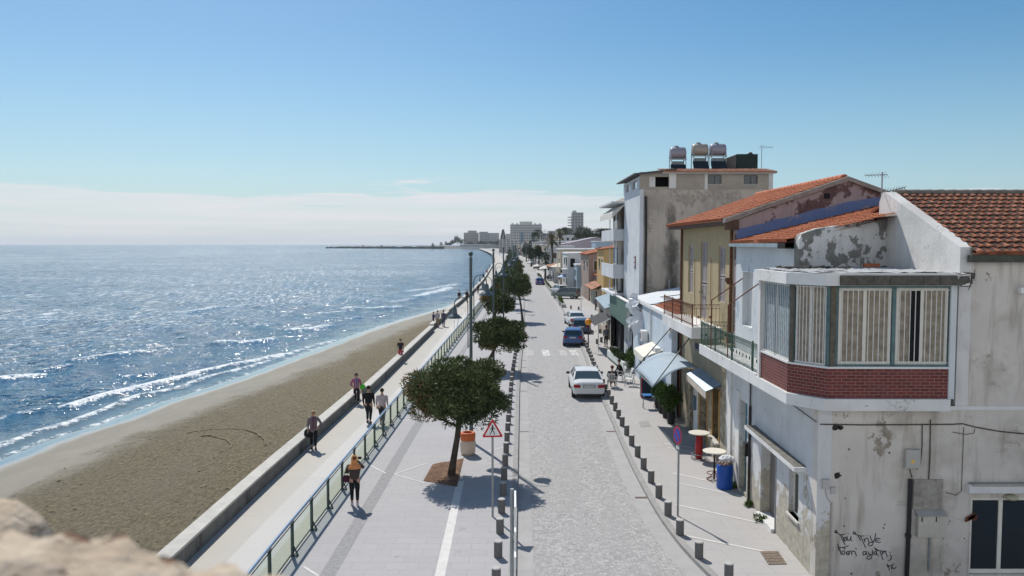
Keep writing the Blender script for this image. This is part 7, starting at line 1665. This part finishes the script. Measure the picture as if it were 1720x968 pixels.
f = P(673,608,ZP); person('person in dark top and red shorts walking along the wall', f, 178, 1.70, top=(.03,.03,.035), legs=(.42,.07,.09), hair=(.05,.04,.03), sleeves=False, shorts=True, stride=.12, arms=('down','swing'))
f = P(735,550,ZP); person('person in light grey top and pale shorts in the group of three by the wall', f, 10, 1.74, top=(.36,.34,.38), legs=(.25,.20,.13), hair=(.04,.03,.02), shorts=True, stride=.1, build=1.05)
f = P(745,549,ZP); person('person with dark backpack and jeans in the group of three by the wall', f, 8, 1.72, top=(.10,.08,.14), legs=(.07,.10,.16), hair=(.05,.04,.03), stride=.1)
f = P(728,548,ZP); person('person in dark navy leaning by the wall in the group of three', f, 60, 1.50, top=(.04,.05,.12), legs=(.03,.03,.05), hair=(.1,.06,.04), stride=.03, arms=('fwd','fwd'))
f = P(771.5,508,ZP); person('person in black standing against the low wall behind the lamp arch', f, 190, 1.74, top=(.02,.02,.025), legs=(.03,.03,.045), stride=.08)
f = P(784.5,507,ZP); person('person in dark clothes just left of the nearest lamp post', f, 5, 1.78, top=(.02,.025,.03), legs=(.025,.03,.04), stride=.08)
f = P(803,494,ZP); person('person with black top and light arms walking right of the nearest lamp post', f, 175, 1.72, top=(.02,.02,.02), legs=(.03,.03,.035), stride=.12, sleeves=False)
for i, (px, py, c, lab) in enumerate(((812,470,(.1,.1,.2),'tiny distant walker in dark blue on the far promenade'),(818,462,(.4,.1,.1),'tiny distant walker in red on the far promenade'),(806,478,(.3,.3,.32),'tiny distant walker in grey on the far promenade'),(822,452,(.2,.2,.2),'farthest tiny walker on the promenade'),(1000,521,(.1,.1,.12),'small distant walker on the café-side pavement'))):
    person(lab, P(px, py, ZP if px < 900 else 0), 20*i, 1.7, top=c, stride=.1)
# plastic garden chairs and the two sitters
PL = mat('white_plastic_chair', (.68,.68,.66), .5, var=.04)
def plastic_chair(label, loc, rz):
    t = thing('plastic_chair', label, 'chair', loc, rz, 'white plastic garden chairs')
    s = MB(); s.prism([(-.23,-.02,.42),(.23,-.02,.42),(.25,.44,.44),(-.25,.44,.44)], (0,0,.03)); s.build('seat', PL, t, world=False)
    b = MB(); 
    for k in range(5): b.prism([(-.20+.09*k,-.03,.50),(-.155+.09*k,-.03,.50),(-.165+.095*k,-.17,.86),(-.215+.095*k,-.17,.86)], (0,.02,.01))
    b.prism([(-.25,-.16,.83),(.25,-.16,.83),(.22,-.20,.92),(-.22,-.20,.92)], (0,.025,0)); b.prism([(-.25,-.02,.44),(.25,-.02,.44),(.24,-.05,.52),(-.24,-.05,.52)], (0,.025,0)); b.build('backrest', PL, t, world=False)
    for sx in (-1,1):
        a = MB(); a.tube([(sx*.25,-.12,.72),(sx*.28,.1,.67),(sx*.28,.36,.66),(sx*.27,.42,.60),(sx*.26,.43,.44)], .022, 6); a.build('armrest', PL, t, world=False)
        for y, yy in ((.42,.46),(-.02,-.12)): l = MB(); l.tube([(sx*.23,y,.43),(sx*.27,yy,0)], [.028,.020], 6); l.build('leg', PL, t, world=False)
    return t
c1 = P(1027,652); plastic_chair('white plastic chair carrying the person with the reddish cap', c1, R(-15))
person('seated person in dark jacket and reddish cap, back turned, on a white plastic chair', c1+Vector((.05,.16,-.05)), 15, 1.70, top=(.02,.02,.024), legs=(.03,.03,.035), hair=(.1,.05,.04), cap=(.24,.06,.06), seated=True, arms=('lap','lap'), build=1.15, lean=.06)
c2 = P(1046,640); plastic_chair('white plastic chair under the person in black leaning forward', c2, R(100))
person('seated person all in black leaning forward, facing the other sitter', c2+Vector((-.05,.05,-.05)), -100, 1.78, top=(.012,.012,.013), legs=(.015,.015,.017), hair=(.02,.018,.015), seated=True, arms=('lap','lap'), build=1.15, lean=.16)
plastic_chair('empty white plastic chair turned toward the seated pair', P(1063,649), R(70)); plastic_chair('second empty white plastic chair just behind the first empty one', P(1058,643), R(95))
person('person standing in the dark entrance beyond the bar', P(1018,583), 200, 1.72, top=(.15,.16,.18), legs=(.03,.03,.04), stride=.03)
# bar tables, barrel, plants and café set
def bar_table(label, p, red):
    t = thing('bar_table', label, 'table', p, group='tall round bar tables'); MB().lathe([(.001,1.05),(.41,1.05),(.425,1.065),(.425,1.085),(.41,1.095),(.001,1.095)], n=32, cap=False).build('table_top', mat('cream_table_top', (.66,.62,.54), .5), t, world=False)
    if red: MB().lathe([(.14,.03),(.15,.3),(.14,1.05)], n=18).build('pedestal', mat('red_barrel_stem', (.36,.02,.02), .5, stain=(.45,.30,.05,.36,5.0)), t, world=False, smooth=True)
    else: MB().lathe([(.035,.03),(.035,1.05)], n=12).build('pedestal', M['black_metal'], t, world=False)
    f_ = MB()
    for z, r_ in ((.25,.26),(.03,.27)) if not red else ((.22,.30),(.05,.32)): f_.tube([(r_*math.cos(a), r_*math.sin(a), z) for a in np.linspace(0, 2*PI, 25)], .016, 6)
    for k in range(4): a = k*PI/2+.4; f_.tube([(.03*math.cos(a),.03*math.sin(a),.3),(.26*math.cos(a),.26*math.sin(a),.03)], .012, 5)
    f_.build('foot_ring', M['steel'] if red else M['rust'], t, world=False)
bar_table('cream-topped bar table on a red drum stem by the beige wall', P(1174,771), True); bar_table('cream-topped bar table on a thin black stem beside the blue barrel', P(1199.5,806), False)
p = P(1217,820); t = thing('blue_barrel', 'blue plastic barrel stuffed with rubbish beside the bar table', 'barrel', p); MB().lathe([(.27,0),(.29,.05),(.285,.5),(.295,.52),(.285,.55),(.29,.86),(.275,.88),(.26,.86),(.26,.6)], n=28, cap=False).build('barrel_body', mat('blue_plastic', (.012,.075,.36), .4, var=.08), t, world=False, smooth=True)
MB().lathe([(.26,.80),(.001,.80)], n=16, cap=False).build('filling', M['dark'], t, world=False)
m = MB(); r_ = random.Random(8)
for k in range(70): a = r_.uniform(0,2*PI); q = r_.uniform(0,.25); m.obox((q*math.cos(a),q*math.sin(a),.86+r_.uniform(-.03,.12)), (r_.uniform(.01,.04),r_.uniform(-.02,.02),0), (0,r_.uniform(.01,.03),.01), (.01,0,r_.uniform(.02,.06)))
m.build('litter', mat('litter_pale', (.5,.42,.38), .7, col2=(.25,.12,.10), vscale=14), t, world=False)
t = thing('rubbish_bag', 'crumpled white plastic bag wedged on top of the blue barrel', 'bag', p+Vector((.12,.16,.98))); m = MB(); n = 12; vs = [(.24*(1+.35*r_.random())*math.sin(PI*i/9)*math.cos(2*PI*j/n), .2*(1+.3*r_.random())*math.sin(PI*i/9)*math.sin(2*PI*j/n), -.16*math.cos(PI*i/9)*(1+.3*r_.random())) for i in range(10) for j in range(n)]
m.add(vs, [(i*n+j,i*n+(j+1)%n,(i+1)*n+(j+1)%n,(i+1)*n+j) for i in range(9) for j in range(n)]); m.build('bag_body', mat('white_bag', (.62,.62,.64), .4), t, world=False)
for i, (px, py, s, lab) in enumerate(((1127,712,1.0,'leafy plant in a tall black pot, nearest under the pale awning'),(1119,702,.95,'second leafy plant in a black pot under the pale awning'),(1112,694,.9,'third leafy plant in a black pot under the pale awning'),(1106,686,.85,'farthest potted plant under the pale awning'))):
    p = P(px, py); t = thing('potted_plant', lab, 'potted plant', p, group='black-potted plants under the awning'); MB().lathe([(.17,0),(.21,.55),(.225,.6),(.20,.6),(.19,.5)], n=16).build('pot', mat('black_pot', (.018,.018,.018), .5) if i == 0 else bpy.data.materials['black_pot'], t, world=False)
    me = foliage_mesh('foliage', M['bush'], (.48*s,.5*s,.62*s), 20, 2600, .13, 90+i, lobe_r=.42); o = bpy.data.objects.new('foliage', me); link(o, t); o.location = (0,0,1.15*s)
for i, (px, py, r3, lab) in enumerate(((1072,625,(.9,1.0,1.0),'large green shrub before the pale blue shop'),(1088,636,(.6,.7,.8),'smaller green shrub right of the large one'),(1060,620,(.6,.6,.8),'grey-green shrub beside the hedge planter'),(1096,640,(.5,.6,.9),'climbing plant at the awning corner'))):
    p = P(px, py); t = thing('shrub', lab, 'shrub', p, group='shrubs before the pale blue shop'); me = foliage_mesh('foliage', M['bush'], r3, 24, 3000, .17, 120+i, lobe_r=.42); o = bpy.data.objects.new('foliage', me); link(o, t); o.location = (0,0,r3[2]*.95); MB().lathe([(.25,0),(.3,.35)], n=12).build('pot', M['terracotta'], t, world=False)
p = P(1090,686); t = thing('cafe_table', 'small folding table with blue top under the pale awning', 'table', p); MB().box(-.35,.35,-.3,.3,.70,.73).build('table_top', mat('blue_table_top', (.03,.16,.42), .4), t, world=False)
for s in (-1,1): m = MB(); m.bar((s*.3,-.25,.7),(s*.3,.25,0),.025); m.bar((s*.3,.25,.7),(s*.3,-.25,0),.025); m.build('leg', M['steel'], t, world=False)
p = P(1085,668); t = thing('display_cabinet', 'dark red-framed cabinet just under the pale awning', 'cabinet', p); MB().box(-.3,.3,-.25,.25,.05,1.1).build('cabinet_body', mat('dark_blue_cabinet', (.02,.035,.06), .4), t, world=False); m = MB(); m.box(-.32,-.28,-.27,-.25,.05,1.1); m.box(-.32,.32,-.27,-.25,1.08,1.14); m.build('frame', M['red'], t, world=False)
# drain covers and gratings
for i, (px, py, w, d, lab) in enumerate(((1077,836,.42,.16,'rusty kerb drain grating beside the café-side kerb, nearest'),(1026,725,.42,.16,'kerb drain grating beside the café-side kerb, second'),(970,614.5,.5,.2,'kerb drain grating ahead of the white saloon'),(881,725,.42,.16,'drain grating on the plaza-side gutter, nearest'),(880,657,.42,.18,'drain grating on the plaza-side gutter, second'),(880,617,.42,.2,'drain grating on the plaza-side gutter, third'),(879,606,.42,.2,'drain grating on the plaza-side gutter, fourth'))):
    p = P(px, py, -.11); t = thing('drain_grating', lab, 'drain', (p.x, p.y, -.113), group='kerb drain gratings'); m = MB(); m.box(-w/2,w/2,-d/2,d/2,0,.004); o = m.build('pit', M['joint'], t, world=False); m = MB()
    for k in range(6): x = -w/2+w*(k+.5)/6; m.box(x-.012,x+.012,-d/2,d/2,.005,.012)
    m.build('bars', M['rust'] if i < 2 else M['steel'], o, world=False)
q = [P(*a, .006) for a in ((1276,926),(1307,926),(1322,948),(1291,949))]; t = thing('manhole_cover', 'brown square slatted pavement cover before the corner building', 'manhole cover', q[0]); MB().prism(q, (0,0,.004)).build('frame', M['joint'], t); m = MB()
for k in range(6):
    for j in range(5): a = (k+.1)/6; b = (k+.9)/6; c_, e_ = (j+.1)/5, (j+.9)/5; f_ = lambda u, v: q[0].lerp(q[1], u).lerp(q[3].lerp(q[2], u), v)+Vector((0,0,.005)); m.prism([f_(a,c_),f_(b,c_),f_(b,e_),f_(a,e_)], (0,0,.006))
m.build('slats', mat('brown_cover', (.20,.15,.11), .8, var=.3, vscale=8), t)
q = [P(*a, .006) for a in ((1072,709),(1088,707),(1094,716),(1077,718))]; t = thing('manhole_cover', 'flat grey inspection cover on the café-side pavement', 'manhole cover', q[0]); MB().prism(q, (0,0,.004)).build('lid', mat('grey_cover', (.30,.295,.29), .8), t); 
# cable strung over the street to the low roofs
t = thing('overhead_cable', 'thin black cable strung from the apartment block to the far yellow house', 'cable', (8.5, 60, 7)); a, b = PY(1180,490,34), PY(1019,470,104); m = MB(); m.tube([a.lerp(b, i/14)+Vector((0,0,-1.1*math.sin(PI*i/14))) for i in range(15)], .022, 5); m.build('wire', M['black_metal'], t)
# white gate frames on the promenade
t = thing('ramp_rail', 'low white rail frame on the promenade beside the lamp arch', 'rail', P(765,556,ZP)); m = MB(); a = P(763,552,ZP); b = P(768,528,ZP); c_ = P(782,528,ZP)
for u, v in ((a,b),(b,c_)): m.tube([u,u+Vector((0,0,.9)),v+Vector((0,0,.9)),v], .03, 6)
m.build('frame', M['white_metal'], t)
